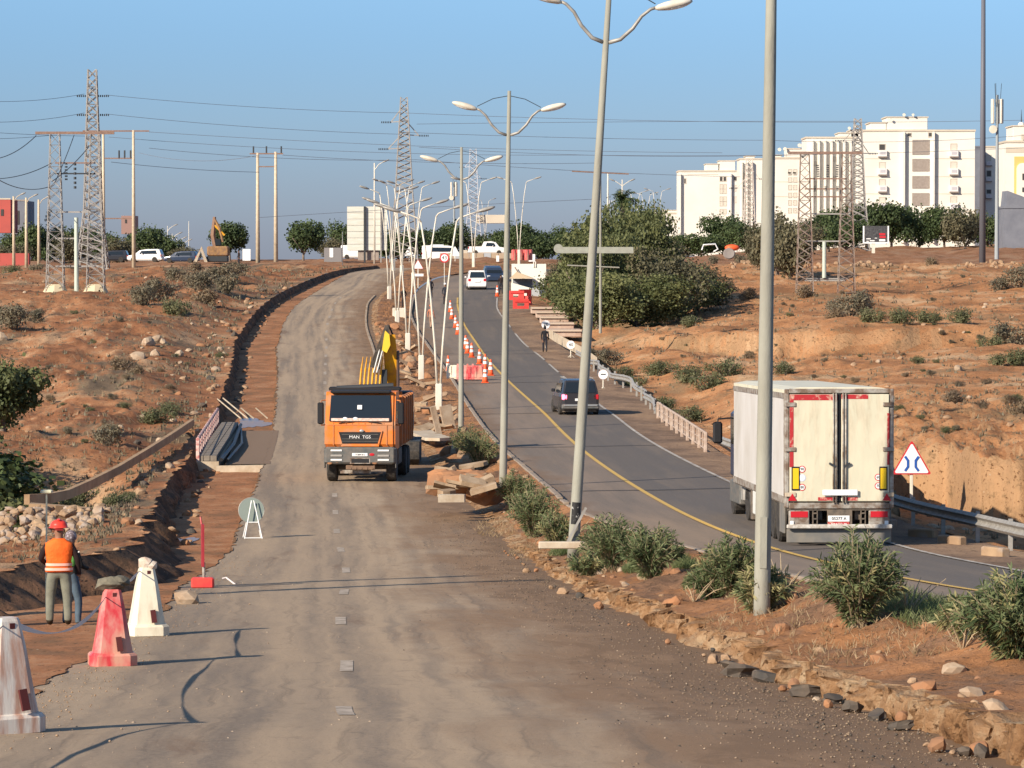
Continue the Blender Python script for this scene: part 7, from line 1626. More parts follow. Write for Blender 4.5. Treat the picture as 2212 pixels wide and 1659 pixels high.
# ridge, left to right
R1 = [(T1, 45, 562, 580, 'dark tree between the two left cream posts', (.8, 1, 1.0)), (T2, 100, 560, 570, 'dark tree behind the left lattice mast', (.9, 1, 1.25)), (T1, 140, 562, 575, 'dark tree between the lattice masts, far', (.8, 1, 1.1)), (T2, 190, 562, 580, 'dark tree behind the right lattice mast', (.9, 1, 1.2)), (T1, 235, 562, 560, 'dark tree right of the tallest lattice tower', (.8, 1, .95)), (T3, 20, 570, 520, 'olive tree behind the low red wall at the far left', (1, 1, .85)), (T1, 75, 560, 560, 'dark tree between the cream posts and the left lattice mast', (1, 1, 1.2)), (T3, 165, 560, 520, 'yellowish olive tree between the two lattice masts', (1.1, 1, 1.05)), (T3, 255, 560, 540, 'olive tree right of the left double pylon', (1.0, 1, .95)), (T1, 318, 562, 560, 'dark tree behind the white hatchback, left one', (1.0, 1, 1.1)), (T2, 352, 562, 580, 'dark tree behind the white hatchback, right one', (.8, 1, 1.0)), (T3, 398, 565, 500, 'low olive bush right of the white hatchback', (.9, 1, .5)),
      (T4, 497, 562, 520, 'rounded dark tree behind the rusty digger', (.95, 1, 1.1)), (T4, 655, 564, 540, 'broad umbrella-shaped tree between the double pole and the billboard', (1.15, 1.1, 1.2)), (T3, 715, 564, 560, 'low sparse olive tree left of the billboard', (1, 1, .8)), (T1, 752, 562, 570, 'dark tree peeping out left of the billboard', (.8, 1, 1.15)),
      (T2, 868, 560, 560, 'dark tree right of the billboard among the lamp stems', (1, 1, 1.1)), (T2, 925, 562, 600, 'dark tree behind the white lamp stems', (1, 1, 1.15)), (T1, 975, 560, 590, 'dark tree behind the fourth concrete lamp', (1, 1, 1.15)), (T3, 1050, 562, 600, 'reddish-olive tree behind the pickup', (1.2, 1, 1.1)), (T2, 1085, 560, 580, 'olive-dark tree behind the third concrete lamp', (.9, 1, 1.0)), (T1, 1128, 560, 560, 'dark tree behind the crest lamp', (1, 1, 1.1)), (T2, 1165, 562, 540, 'dark tree right of the crest lamp', (.9, 1, .95)),
      (T1, 1232, 556, 560, 'dark tree behind the arrow-shaped sign board', (1.1, 1, 1.05)), (T1, 1275, 556, 540, 'dark tree left of the palm', (1.0, 1, .9)), (T2, 1450, 545, 560, 'wide dark tree in front of the lowest white building', (1.1, 1, .85)), (T2, 1515, 545, 550, 'wide dark tree below the left end of the flats', (1.0, 1, .75)), (T1, 1562, 545, 560, 'taller dark tree below the two small dark windows', (1.3, 1, 1.25)), (T2, 1620, 548, 540, 'dark tree left of the nearest lamp', (1.1, 1, 1.0)),
      (T3, 1680, 585, 390, 'tall olive tree just right of the nearest lamp', (1.15, 1.1, 1.55)), (T3, 1708, 596, 380, 'grey-olive tree behind the right double pylon, left leg', (.95, 1, 1.5)), (T7, 1652, 590, 400, 'grey-green bush tree at the left side of the nearest lamp, mid slope', (.9, .9, 1.1)), (T1, 1790, 545, 520, 'dark tree between the right pylon legs', (1.1, 1, 1.15)), (T2, 1870, 540, 560, 'dark tree right of the right pylon', (1.1, 1, 1.45)), (T1, 1925, 538, 560, 'dark tree behind the advertising board', (1.2, 1, 1.35)), (T2, 1985, 536, 570, 'dark tree below the brown stair grilles', (1.2, 1, 1.4)), (T1, 2040, 536, 560, 'dark tree below the right balcony column', (1.2, 1, 1.25)), (T3, 2085, 536, 540, 'brownish tree left of the tall dark mast', (1.2, 1, 1.35)), (T2, 2130, 534, 560, 'dark tree right of the tall dark mast', (1.1, 1, 1.1)), (T2, 1830, 545, 500, 'low dark tree behind the right pylon leg', (.8, 1, .9)), (T3, 1740, 560, 470, 'low olive tree between the right pylon legs', (1, 1, .9))]
for (p, px, py, Y, lb, s_) in R1: put(p, px, py, Y, lb, s=s_)
# the big bush belt right of the road
for (p, px, py, Y, lb, s_) in [(T6, 1268, 672, 300, 'bushy green tree right of the white stall', (.8, 1, .8)), (T5, 1290, 690, 292, 'bushy green tree directly behind the leaning lamp', (.75, .9, 1.2)), (T5, 1310, 672, 305, 'tall bushy green tree just right of the leaning lamp', (.8, .9, 1.27)), (T6, 1352, 660, 318, 'tallest bushy green tree below the palm', (.85, .9, 1.48)), (T5, 1400, 668, 312, 'bushy green tree right of the palm', (.85, .9, 1.28)), (T7, 1432, 695, 292, 'grey-green bush tree in the middle of the belt', (1.0, 1, 1.15)), (T6, 1472, 680, 300, 'green bush tree right in the belt, lower', (.8, 1, .75)), (T7, 1505, 672, 305, 'dark bush at the right end of the belt', (1.0, .9, .75)), (T6, 1375, 702, 284, 'low green bush at the foot of the belt', (.8, 1, .7)), (T7, 1222, 668, 305, 'brownish dry bush beside the white stall', (.5, .6, .95)), (T6, 1290, 706, 282, 'low green bush behind the foot of the direction sign pole', (.7, 1, .75)), (T7, 1412, 640, 340, 'olive bush behind the belt', (1, 1, 1.12))]:
    put(p, px, py, Y, lb, s=tuple(1.22 * q for q in s_))
put(tree_proto('leafy_tree', lf_green, 15, 1.5, 2.4, .2, 6800, .13, nl=12), 5, 950, 152, 'fresh green tree cut by the left edge above the ravine', s=1.15)
put(tree_proto('leafy_tree', lf_green, 16, 1.0, 1.3, .3, 2600, .13, nl=9), 8, 1120, 112, 'small green tree cut by the left edge beside the ravine', s=1.05)
put(T1, -60, 1060, 122, 'added dark tree beyond the left edge that shades the ravine', s=(.9, .9, .6)); put(T5, -230, 1080, 122, 'second added dark tree beyond the left edge that shades the ravine', s=(1.2, 1.2, .75)); put(T6, -420, 1060, 119, 'third added dark tree beyond the left edge that shades the ravine', s=(1.1, 1.1, .85)); put(T5, -330, 1040, 130, 'fourth added dark tree beyond the left edge that shades the ravine', s=(1.2, 1.2, .7))  # trees added outside the frame to throw shade on the ravine
# palm
pr = empty('palm_tree', at(1345, 560, 520), label='palm tree with a shaggy crown behind the green bushes', cat='palm'); s_ = 520 / FPX
ht = at(0, 430, 520).z - pr.location.z
MB().tube([(0, 0, -.5), (0, 0, ht - .3)], [.4, .35], 8).build('trunk', bark, pr)
fm = MB(); rg = random.Random(4)
for i in range(70):
    a = rg.uniform(0, 6.28); el = rg.uniform(-.9, 1.35); L_ = rg.uniform(2.0, 3.3); d = Vector((math.cos(a) * math.cos(el), math.sin(a) * math.cos(el), math.sin(el))); pts = [Vector((0, 0, ht)) + d * L_ * t + Vector((0, 0, -1.5 * t * t)) for t in (0, .33, .66, 1)]
    sd = d.cross(Vector((0, 0, 1))).normalized()
    for (p, q) in zip(pts, pts[1:]):
        for w2 in (1, -1):
            for u in (0, .5): b0 = p.lerp(q, u); fm.add([b0, b0 + sd * w2 * .55 + (q - p) * .6 + Vector((0, 0, -.25)), b0 + (q - p) * .35], [(0, 1, 2)])
fm.build('crown', lf_dark, pr)
# scrub: dry and green tufts, individually placed
def scrub_proto(name, leaf, seed, R_, H_, n, size, asp=.35):
    r = empty(name, (0, 0, 0), label='', cat='shrub'); o = bpy.data.objects.new('foliage', leaf_mesh('foliage', n, lobes(seed, 6, R_, H_, .0, .8), size, leaf, seed, asp, .5, .3)); COL.objects.link(o); o.parent = r
    tm = MB(); rg = random.Random(seed)
    for i in range(7): a = rg.uniform(0, 6.28); tm.tube([(0, 0, -.1), (R_ * .3 * math.cos(a), R_ * .3 * math.sin(a), H_ * .4), (R_ * .7 * math.cos(a), R_ * .7 * math.sin(a), H_ * .8)], [.03, .02, .008], 4)
    tm.build('stems', bark, r, kind='stuff'); return r
S1 = scrub_proto('grey_shrub', lf_grey, 31, 1.0, 1.0, 1700, .13); S2 = scrub_proto('dry_shrub', lf_brown, 32, 1.0, .8, 1600, .13); S3 = scrub_proto('green_shrub', leafmat('scrub_green', (.10, .115, .055), (.17, .17, .085), .2, 1), 33, 1.0, .9, 1900, .13)
big = [(S1, 30, 720, 250, 1.8, 'large grey-green shrub at the left edge of the red slope'), (S1, 68, 705, 258, 1.1, 'smaller grey shrub touching the large one at the left edge'), (S3, 20, 600, 370, 1.3, 'dark shrub at the left edge below the cream posts'), (S1, 75, 596, 385, 1.3, 'grey shrub below the low red wall'), (S1, 150, 590, 400, 1.2, 'grey shrub between the lattice feet'),
       (S1, 310, 668, 285, 1.7, 'grey thin shrub on the slope, left one of the trio'), (S1, 350, 650, 295, 2.0, 'grey thin shrub on the slope, middle one of the trio'), (S3, 392, 672, 280, 1.6, 'grey-green shrub on the slope, right one of the trio'), (S1, 425, 640, 310, 1.8, 'grey shrub higher up the striped bank'), (S1, 385, 612, 350, 1.7, 'grey shrub below the white hatchback'), (S1, 470, 615, 340, 1.9, 'grey shrub on top of the striped bank'), (S2, 420, 590, 400, 1.4, 'dry shrub on the crest left of the digger'), (S2, 445, 660, 295, 1.8, 'brown scrub on the lower striped bank'), (S1, 490, 640, 315, 1.7, 'grey scrub on the striped bank near the trench'), (S2, 500, 608, 360, 1.6, 'brown scrub on the upper striped bank'), (S2, 410, 625, 330, 1.7, 'brown scrub in the middle of the striped bank'), (S1, 520, 592, 390, 1.5, 'grey scrub below the notice board'),
       (S2, 268, 818, 200, 1.0, 'dark dry shrub beside the pale boulders'), (S2, 298, 826, 196, .7, 'small dry shrub right of the dark one by the boulders'), (S1, 228, 995, 146, .95, 'grey shrub on the bank end of the ravine'), (S3, 118, 1060, 128, 1.1, 'olive shrub in the dark ravine'), (S3, 165, 1050, 130, .9, 'second olive shrub in the dark ravine'), (S3, 478, 752, 232, .5, 'small green tuft by the trench edge'), (S3, 345, 900, 168, .9, 'yellow-green scrub on the slope left of the bridge'), (S3, 375, 880, 174, .8, 'scrub patch just above the bridge railing'), (S3, 250, 1075, 112, .5, 'leafy green plant on the near ravine bank'), (S3, 268, 1060, 114, .45, 'leafy green plant higher on the near ravine bank'), (S3, 205, 1100, 107, .35, 'leafy green plant low on the near ravine bank'),
       (S1, 1838, 688, 265, 1.9, 'biggest grey thorny shrub on the right slope'), (S1, 1805, 672, 272, 1.3, 'left part of the grey thorny shrubs on the right slope'), (S1, 1870, 655, 285, 1.3, 'upper part of the grey thorny shrubs on the right slope'), (S2, 1812, 722, 250, 1.0, 'low dry shrub above the pale rock band, left'), (S3, 1895, 728, 245, 1.2, 'olive shrub above the pale rock band'), (S3, 1960, 724, 244, 1.3, 'wide olive shrub above the middle of the pale band'), (S3, 2015, 716, 246, 1.1, 'olive shrub right of the wide one on the band'), (S3, 2065, 712, 248, 1.2, 'green bush above the pale band'), (S3, 2130, 738, 238, 1.1, 'green bush above the right part of the pale band'), (S1, 2190, 730, 240, 1.8, 'large grey shrub at the right edge above the pale band'), (S1, 2200, 600, 330, 2.2, 'thin grey tree-like shrub at the right edge'), (S1, 2155, 612, 330, 1.4, 'grey shrub left of the tree-like one at the right edge'), (S2, 2010, 572, 420, 1.2, 'brown shrub on the dry stone wall'), (S3, 2195, 806, 205, 1.1, 'green shrub at the right edge on the middle slope'), (S3, 2150, 806, 205, .8, 'smaller green shrub left of the one at the right edge'),
       (S3, 1480, 822, 208, 1.2, 'green cushion shrub left of the nearest lamp, upper left'), (S3, 1520, 838, 200, 1.2, 'green cushion shrub behind the lorry, left'), (S3, 1565, 836, 203, 1.2, 'green cushion shrub just left of the lorry top'), (S3, 1405, 790, 222, 1.0, 'green shrub beyond the bent guardrail'), (S3, 1440, 795, 220, 1.0, 'second green shrub beyond the bent guardrail'), (S1, 1322, 770, 238, 1.2, 'grey thin shrub behind the leaning lamp'), (S1, 1290, 750, 244, .9, 'grey shrub beside the low sandy wall'), (S3, 1345, 800, 222, .8, 'shrub right behind the round sign with the bar'), (S3, 1380, 830, 208, .8, 'shrub along the bent guardrail'), (S3, 1440, 880, 186, .8, 'green shrub just behind the white posts of the railing'), (S3, 1482, 905, 176, .9, 'green shrub behind the middle of the railing'), (S3, 1690, 815, 212, .9, 'shrub directly above the lorry roof'), (S3, 1985, 800, 212, .6, 'small round tuft on the middle right slope'), (S2, 2055, 925, 140, .7, 'greyish shrub above the road narrows sign'), (S2, 2112, 925, 139, .55, 'small shrub right of the greyish one above the cliff'), (S2, 2195, 940, 136, .7, 'shrub near the right edge above the cliff'), (S2, 2175, 870, 165, .4, 'tiny dark tuft high on the slope above the cliff'), (S2, 2130, 858, 170, .4, 'tiny dark tuft on the slope above the cliff, right of the pair'), (S2, 2075, 862, 168, .4, 'tiny dark tuft on the slope above the cliff, left of the pair'), (S2, 1620, 770, 235, .6, 'brown tuft on the slope left of the nearest lamp'), (S2, 1570, 640, 330, 1.3, 'brown scrub below the olive tree, left'), (S2, 1620, 655, 318, 1.2, 'brown scrub below the olive tree, right'), (S2, 1735, 655, 320, 1.4, 'brown scrub at the foot of the right pylon'), (S1, 1540, 560, 440, 1.1, 'dead grey plant near the white metal frame'), (S1, 1600, 556, 445, 1.2, 'dead grey plant near the orange tank'), (S3, 1490, 715, 270, 1.0, 'low shrub on the orange slope right of the belt')]
for (p, px, py, Y, sc, lb) in big: put(p, px, py, Y, lb, s=(sc, sc, sc * .95), sink=.08)
# small wild tufts scattered on both slopes
rg = random.Random(77); k = 0
for i in range(110):
    side = rg.random() < .45
    px = rg.uniform(0, 520) if side else rg.uniform(1330, 2212); py = rg.uniform(590, 960)
    if side and px > 480 - (py - 600) * .2 : continue
    if not side and (py > 700 + (px - 1200) * .35 or (px < 1560 and py < 720)): continue
    v = find(px, py, 90, 440, 2.0)
    if v is None: continue
    if (side and v.x > float(LT(v.y)) - 1.5) or (not side and v.x < float(SR(v.y)) + 2): continue
    pr_ = [S2, S3, S1][i % 3]; o = dup(pr_); s2 = rg.uniform(.18, .42); o.location = v; o.rotation_euler = (0, 0, rg.uniform(0, 6)); o.scale = (s2, s2, s2 * .8)
    o['label'] = 'low scattered tuft of scrub on the red left slope' if side else 'low scattered tuft of scrub on the orange right slope'; o['group'] = 'scattered tufts on the left slope' if side else 'scattered tufts on the right slope'

# oleanders on the median: stems with long narrow leaves
def oleander(seed, R_, H_, nst, leaf, dry=0.0, lean=0.0):
    rg = random.Random(seed); st = MB(); co = []; fc = []; mi = []
    for i in range(nst):
        a = rg.uniform(0, 6.28); q = rg.uniform(.1, 1) ** .7; top = Vector((q * R_ * math.cos(a) + lean * R_, q * R_ * math.sin(a), H_ * rg.uniform(.55, 1.05) * (1.05 - .45 * q))); base = Vector((rg.uniform(-.12, .12) * R_, rg.uniform(-.12, .12) * R_, -.05)); midp = base.lerp(top, .5) + Vector((0, 0, .12 * H_))
        st.tube([base, midp, top], [.014, .010, .005], 4); isdry = rg.random() < dry
        nl = int(26 + 16 * rg.random())
        for j in range(nl):
            t = .12 + .88 * j / nl; p = base.lerp(midp, t * 2) if t < .5 else midp.lerp(top, t * 2 - 1); ax = (top - midp).normalized(); b = rg.uniform(0, 6.28); u = ax.orthogonal().normalized(); v_ = ax.cross(u); out = u * math.cos(b) + v_ * math.sin(b); d = (ax * rg.uniform(.5, 1.3) + out).normalized(); L_ = rg.uniform(.10, .19); wv = d.cross(Vector((rg.uniform(-1, 1), rg.uniform(-1, 1), rg.uniform(-1, 1)))).normalized() * .013
            k0 = len(co); tip = p + d * L_ + Vector((0, 0, -.02)); m_ = p + d * L_ * .5; co += [p, m_ + wv, tip, m_ - wv]; fc.append((k0, k0 + 1, k0 + 2, k0 + 3)); mi.append(1 if isdry else 0)
    r = empty('oleander', (0, 0, 0), label='', cat='shrub'); st.build('stems', mat('oleander_stem', (.3, .24, .15), .8), r, kind='stuff')
    me = bpy.data.meshes.new('leaves'); me.from_pydata([tuple(c) for c in co], [], fc); me.materials.append(lf_ole); me.materials.append(lf_oledry); me.polygons.foreach_set('material_index', mi); me.update(); o = bpy.data.objects.new('leaves', me); COL.objects.link(o); o.parent = r; o['kind'] = 'stuff'; return r
ole = [(1855, 1352, 185, 210, 150, .06, 0, 'tallest bushy oleander in front of the lorry bumper'), (1580, 1285, 140, 135, 100, .06, 0, 'oleander left of the nearest lamp foot'), (1632, 1322, 120, 105, 85, .6, .35, 'yellowing oleander with long pale blades covering the nearest lamp foot'), (1540, 1292, 90, 70, 50, .05, -.2, 'low oleander clump left below the lamp foot oleander'), (1400, 1250, 130, 122, 120, .05, .1, 'dense dark oleander at the right end of the wide clump'), (1320, 1232, 130, 125, 110, .05, 0, 'wide oleander touching the leaning lamp on its right'), (1275, 1245, 70, 55, 34, .15, -.4, 'small broken oleander beside the fallen branch'), (1150, 1162, 110, 125, 100, .1, 0, 'oleander on the median right below the third concrete lamp'), (1110, 1095, 80, 80, 70, .08, .1, 'oleander just right of the pale rubble heap'), (1200, 1180, 80, 80, 62, .2, 0, 'oleander left of the leaning lamp foot'), (1035, 1012, 85, 88, 85, .05, 0, 'dark oleander behind the pale rubble heap'), (1010, 985, 70, 70, 60, .05, 0, 'oleander at the foot of the fourth concrete lamp'), (2200, 1420, 250, 190, 190, .12, -.1, 'large oleander cut by the right edge'), (2110, 1372, 110, 85, 70, .45, -.4, 'leaning yellowish oleander branch left of the large right one')]
for i, (px, py, wpx, hpx, ns, dr, ln, lb) in enumerate(ole):
    v = find(px, py, 30); k_ = v.y / FPX
    o = oleander(200 + i, wpx * k_ * .58, hpx * k_ * 1.06, int(ns * 1.2), lf_ole, dr, ln); o.location = v; o['label'] = lb
# feathery green herbs
def herb(name, px, py, Y, rx, ry, H_, n, label, m=lf_herb, seed=1, dens=1):
    v = at(px, py, Y); rg = random.Random(seed); co = []; fc = []
    for i in range(n):
        a = rg.uniform(0, 6.28); q = math.sqrt(rg.random()); x = q * rx * math.cos(a); y_ = q * ry * math.sin(a); z = ground_z(v.x + x, Y + y_) - v.z; h = H_ * rg.uniform(.4, 1) * (1.1 - .7 * q * q); 
        for j in range(4):
            b = Vector((x, y_, z + h * rg.uniform(0, .7))); d = Vector((rg.uniform(-.8, .8), rg.uniform(-.8, .8), rg.uniform(.3, 1))).normalized() * rg.uniform(.05, .13); w_ = Vector((rg.uniform(-1, 1), rg.uniform(-1, 1), 0)).normalized() * .006; k0 = len(co); co += [b - w_, b + w_, b + d + w_ * .3, b + d - w_ * .3]; fc.append((k0, k0 + 1, k0 + 2, k0 + 3))
    me = bpy.data.meshes.new(name); me.from_pydata([tuple(c) for c in co], [], fc); me.materials.append(m); o = bpy.data.objects.new(name, me); COL.objects.link(o); o.location = v; o['kind'] = 'stuff'; o['label'] = label; return o
herb('grass', 2040, 1390, 52, 1.0, 3.0, .42, 2600, 'feathery green weeds on the median right of the tallest oleander', seed=2)
herb('grass', 2190, 1460, 46.5, .7, 2.4, .42, 2300, 'feathery green weeds at the right frame edge', seed=3)
herb('grass', 1530, 1320, 65, .42, 1.3, .42, 1300, 'green feathery tuft below the oleander left of the lamp', seed=4)
herb('grass', 1480, 1275, 72, .25, .7, .4, 500, 'small green feathery tuft beside the wide oleander', seed=5)
herb('grass', 1220, 1160, 86, .35, .9, .38, 700, 'green tuft left of the leaning lamp foot', seed=6)
herb('grass', 1372, 1262, 74, .25, .6, .3, 450, 'green tuft below the wide oleander', seed=7)
herb('grass', 1100, 556, 440, 12, 3, .25, 900, 'green bank grass on the crest', seed=8)
for k, (px, py, Y, rx, ry) in enumerate([(1700, 1400, 54, 1.2, 4), (1300, 1235, 78, 1.0, 4), (1180, 1180, 90, .9, 5), (1950, 1450, 47, 1.4, 4), (1080, 1120, 104, .7, 5)]):
    herb('dry_grass', px, py, Y, rx, ry, .11, 260, 'dry straw litter on the median soil', lf_straw, 20 + k)

# ------------------------------------------------------------------ stones, slabs and rubble
rockmeshes = []
for i in range(10):
    mb = MB(); mb.rock((0, 0, 0), 1.0, 300 + i); rockmeshes.append(mb)
def rocks(mats_): return [mb.mesh('rock', mats_) for mb in rockmeshes]
RM = {'tan': rocks(stone), 'white': rocks(stonew), 'river': rocks(stonerb), 'near_black': rocks(tarchunk), 'soil': rocks(soil)}
def rock_at(v, r, kind, label, cat, group, rg, flat=.7, name='rock', sink=.25):
    o = bpy.data.objects.new(name, rg.choice(RM[kind])); COL.objects.link(o); s_ = (r * rg.uniform(.8, 1.3), r * rg.uniform(.8, 1.2), r * flat * rg.uniform(.8, 1.2)); o.scale = s_; o.location = v + Vector((0, 0, s_[2] * (.55 - sink))); o.rotation_euler = (rg.uniform(-.4, .4), rg.uniform(-.4, .4), rg.uniform(0, 6.28)); tag(o, label, cat, group); return o
rg = random.Random(9)
# cobbles of the ravine bank
for i in range(150):
    px = rg.uniform(0, 240); py = 1100 + rg.random() ** 1.2 * 80
    if px > 250 - (py - 1098) * 1.1 or px < 10 - (py - 1100) * .3: continue
    Y = 104 - (py - 1100) / 80 * 9; v = at(px, py, Y); rock_at(v, rg.uniform(.08, .20), 'river', 'rounded pale stone in the cobble bank behind the red helmet', 'stone', 'stones of the cobble bank', rg, .75, 'cobble')
for i, (px, py, Y, r, lb) in enumerate([(318, 745, 238, .75, 'broken pale boulder on the left slope, upper left of the heap'), (338, 738, 240, .6, 'broken pale boulder at the top of the heap'), (352, 742, 238, .5, 'boulder at the right of the heap'), (335, 768, 226, .55, 'white-tipped boulder under the heap'), (298, 775, 222, .75, 'flat cream boulder beside the dark dry shrub'), (388, 768, 228, .55, 'pale boulder near the trench, left of the pair'), (408, 760, 232, .5, 'pale boulder near the trench, right of the pair'), (2, 735, 235, .8, 'pale rock at the left edge of the slope'), (30, 855, 185, .35, 'small rounded rock on the lower left slope'), (2070, 800, 212, .45, 'pale rock pile piece on the right middle slope'), (1655, 822, 210, .4, 'pale rock above the lorry roof')]):
    v = find(px, py, 90, 440, 1.5); rock_at(v, r * .6, 'white', lb, 'boulder', None, rg, .8, 'boulder')
for i in range(80):
    px, py = (rg.uniform(0, 500), rg.uniform(600, 960)) if i % 2 else (rg.uniform(1560, 2212), rg.uniform(600, 960))
    v = find(px, py, 90, 440, 2.0)
    if (i % 2 and v.x > float(LT(v.y)) - .8) or (not i % 2 and v.x < float(SR(v.y)) + 2): continue
    rock_at(v, rg.uniform(.06, .2) * (v.y / 200) ** .5, 'white' if rg.random() < .4 else 'tan', 'small pale stone scattered on the left slope' if i % 2 else 'small pale stone scattered on the right slope', 'stone', 'loose stones on the left slope' if i % 2 else 'loose stones on the right slope', rg)
# litter of pale stones at the foot of the eroded bank
for i in range(34):
    px = rg.uniform(2000, 2212); v = at(px, 1095 + (px - 2000) * .10 + rg.uniform(-6, 6), 101); v.z = ground_z(v.x, v.y); rock_at(v, rg.uniform(.06, .14), 'white', 'white litter stone at the foot of the eroded bank', 'stone', 'white stones at the foot of the eroded bank', rg)
# dry stone wall on the right crest
for i in range(80):
    px = rg.uniform(1560, 2212); 
    if 1960 < px < 2060: continue
    v = find(px, rg.uniform(568, 580) , 300, 450, 2.0); rock_at(v, rg.uniform(.18, .38), 'tan', 'stone of the tumbled wall along the right crest', 'stone', 'stones of the tumbled wall on the right crest', rg, .9, 'wall_stone')
# median: stones and lumps
for i in range(100):
    Y = 31 + 95 * rg.random() ** 1.3; a, b_ = float(cutx(np.array([Y]))[0] + cut_lean(Y)), float(KB(Y)); t = rg.random(); X = a + .05 + (b_ - a - .3) * t ** 1.5; v = Vector((X, Y, ground_z(X, Y))); kd = rg.choice(['tan', 'soil', 'soil', 'tan', 'soil', 'white']); rock_at(v, rg.uniform(.025, .09) * (1.6 if kd == 'soil' else 1), kd, 'loose stone or clod on the median soil', 'stone', 'loose stones on the median', rg)
# blocks of compacted earth that make the broken face of the cut bank
cutm = []
t_ = (1 + 5 ** .5) / 2
for i in range(8):
    q = random.Random(900 + i); mb = MB(); pts = []
    for sz in (-1, -.2, .55, 1):
        k_ = 1 - .25 * abs(sz) * q.random()
        for a in range(7): an = 2 * math.pi * (a + q.uniform(-.25, .25)) / 7; rr_ = k_ * q.uniform(.78, 1.08); pts.append((rr_ * math.cos(an), rr_ * math.sin(an), sz + q.uniform(-.12, .12)))
    mb.add(pts, [(l * 7 + a, l * 7 + (a + 1) % 7, l * 7 + 7 + (a + 1) % 7, l * 7 + 7 + a) for l in range(3) for a in range(7)] + [(6, 5, 4, 3, 2, 1, 0), tuple(range(21, 28))]); cutm.append(mb.mesh('earth_block', M_cut))
for i in range(150):
    Y = 30 + 62 * ((i + rg.random()) / 150) ** 1.15; X = float(cutx(np.array([Y]))[0]) + cut_lean(Y) * rg.uniform(.35, .75); h_ = MH(Y); w2 = rg.uniform(.09, .24) * (1 if Y < 60 else .8)
    o = bpy.data.objects.new('earth_block', rg.choice(cutm)); COL.objects.link(o); o.location = (X + w2 * .25, Y, float(ZL(Y)) + h_ * rg.uniform(.28, .5)); o.scale = (w2 * rg.uniform(.7, 1.1), w2 * rg.uniform(.9, 1.8), h_ * rg.uniform(.38, .6)); o.rotation_euler = (rg.uniform(-.15, .15), rg.uniform(-.1, .25), rg.uniform(0, 6.28))
    tag(o, 'block of compacted earth in the broken edge of the median', 'earth block', 'earth blocks of the cut median edge')
for i in range(40):
    Y = 31 + 60 * rg.random(); X = float(cutx(np.array([Y]))[0]) - .02 - rg.random() * .35; rock_at(Vector((X, Y, float(ZL(Y)) + .03)), .03 + .07 * rg.random() ** 2, rg.choice(['soil', 'tan', 'near_black', 'soil']), 'crumb fallen from the cut median edge onto the road', 'stone', 'crumbs below the cut median edge', rg, .8, 'crumb')
for i, (px, py, Y, r, lb) in enumerate([(1600, 1455, 47.5, .30, 'largest black asphalt slab lying at the foot of the cut bank'), (1655, 1470, 46, .22, 'black asphalt lump right of the largest slab'), (1745, 1508, 42.5, .22, 'dark asphalt lump under the bank, third from the left'), (1800, 1530, 41, .14, 'small dark asphalt lump under the bank'), (1842, 1548, 39, .16, 'dark asphalt lump below the pale bank face'), (1895, 1590, 36.5, .14, 'dark asphalt lump near the right stones'), (1945, 1615, 34.5, .13, 'last dark asphalt lump before the right edge')]):
    v = at(px, py, Y); v.z = float(ZL(Y)) + .03; o = rock_at(v, r * .9, 'near_black', lb, 'asphalt lump', None, rg, .4, 'asphalt_lump', .2); me_ = rg.choice(cutm).copy(); me_.materials.clear(); me_.materials.append(tarchunk); o.data = me_; o.rotation_euler = (rg.uniform(-.5, .3), rg.uniform(-.35, .35), rg.uniform(0, 6)); o.scale = (r * 1.1, r * .75, r * .3)
for i, (px, py, Y, r, lb) in enumerate([(1765, 1480 + 56, 41.5, .07, 'white stone lying just off the dark lumps'), (2060, 1530, 41, .15, 'elongated pale stone on the median near the right edge'), (2150, 1650, 33, .12, 'pale stone in the right bottom corner'), (2100, 1600, 35.5, .13, 'yellow-white stone near the right bottom corner'), (1395, 1300, 71, .22, 'pale stone under the wide oleander'), (1850, 1395, 56.5, .18, 'orange rock below the tallest oleander')]):
    v = at(px, py, Y); v.z = ground_z(v.x, Y); rock_at(v, r, 'white' if i != 5 else 'tan', lb, 'stone', None, rg, .7)
# broken concrete
def slab(v, L_, W_, T_, rot, label, group, m=slabm, name='concrete_slab', seed=0):
    rg = random.Random(seed); pts = []
    for x, y_ in ((-1, -1), (0, -1.05), (1, -.9), (1.05, .1), (.9, 1), (-.1, .95), (-1, 1)): pts.append((x * L_ / 2 * rg.uniform(.8, 1.1), y_ * W_ / 2 * rg.uniform(.8, 1.1)))
    mb = MB(); mb.prism(pts, -T_ / 2, T_ / 2, 'xy'); o = mb.build(name, m, loc=v, label=label, cat='concrete slab', group=group); o.rotation_euler = rot; return o
rg = random.Random(12)
for i in range(20):
    px = rg.uniform(952, 1048); py = rg.uniform(1002, 1072); Y = 116 - (py - 985) / 83 * 7 + rg.uniform(-1, 1); v = at(px, py, Y); slab(v, rg.uniform(.35, 1.0), rg.uniform(.25, .5), rg.uniform(.08, .16), (rg.uniform(-.4, .5), rg.uniform(-.6, .3), rg.uniform(-.4, .6)), 'pale broken concrete slab in the heap right of the orange truck', 'slabs of the pale heap', seed=i)
v = at(975, 1080, 108); slab(v + Vector((0, 0, .05)), .75, .3, .22, (0, 0, .1), 'small squared kerb block lying just in front of the pale heap', None, concpale)
hp = MB()
for i in range(18): hp.rock((rg.uniform(-.7, .7), rg.uniform(-1, 1.5), rg.uniform(-.1, .25)), rg.uniform(.3, .7), 40 + i, .7)
hp.build('soil_heap', soil, loc=at(1000, 1055, 112), label='brown soil heap under the pale concrete slabs', cat='soil heap')
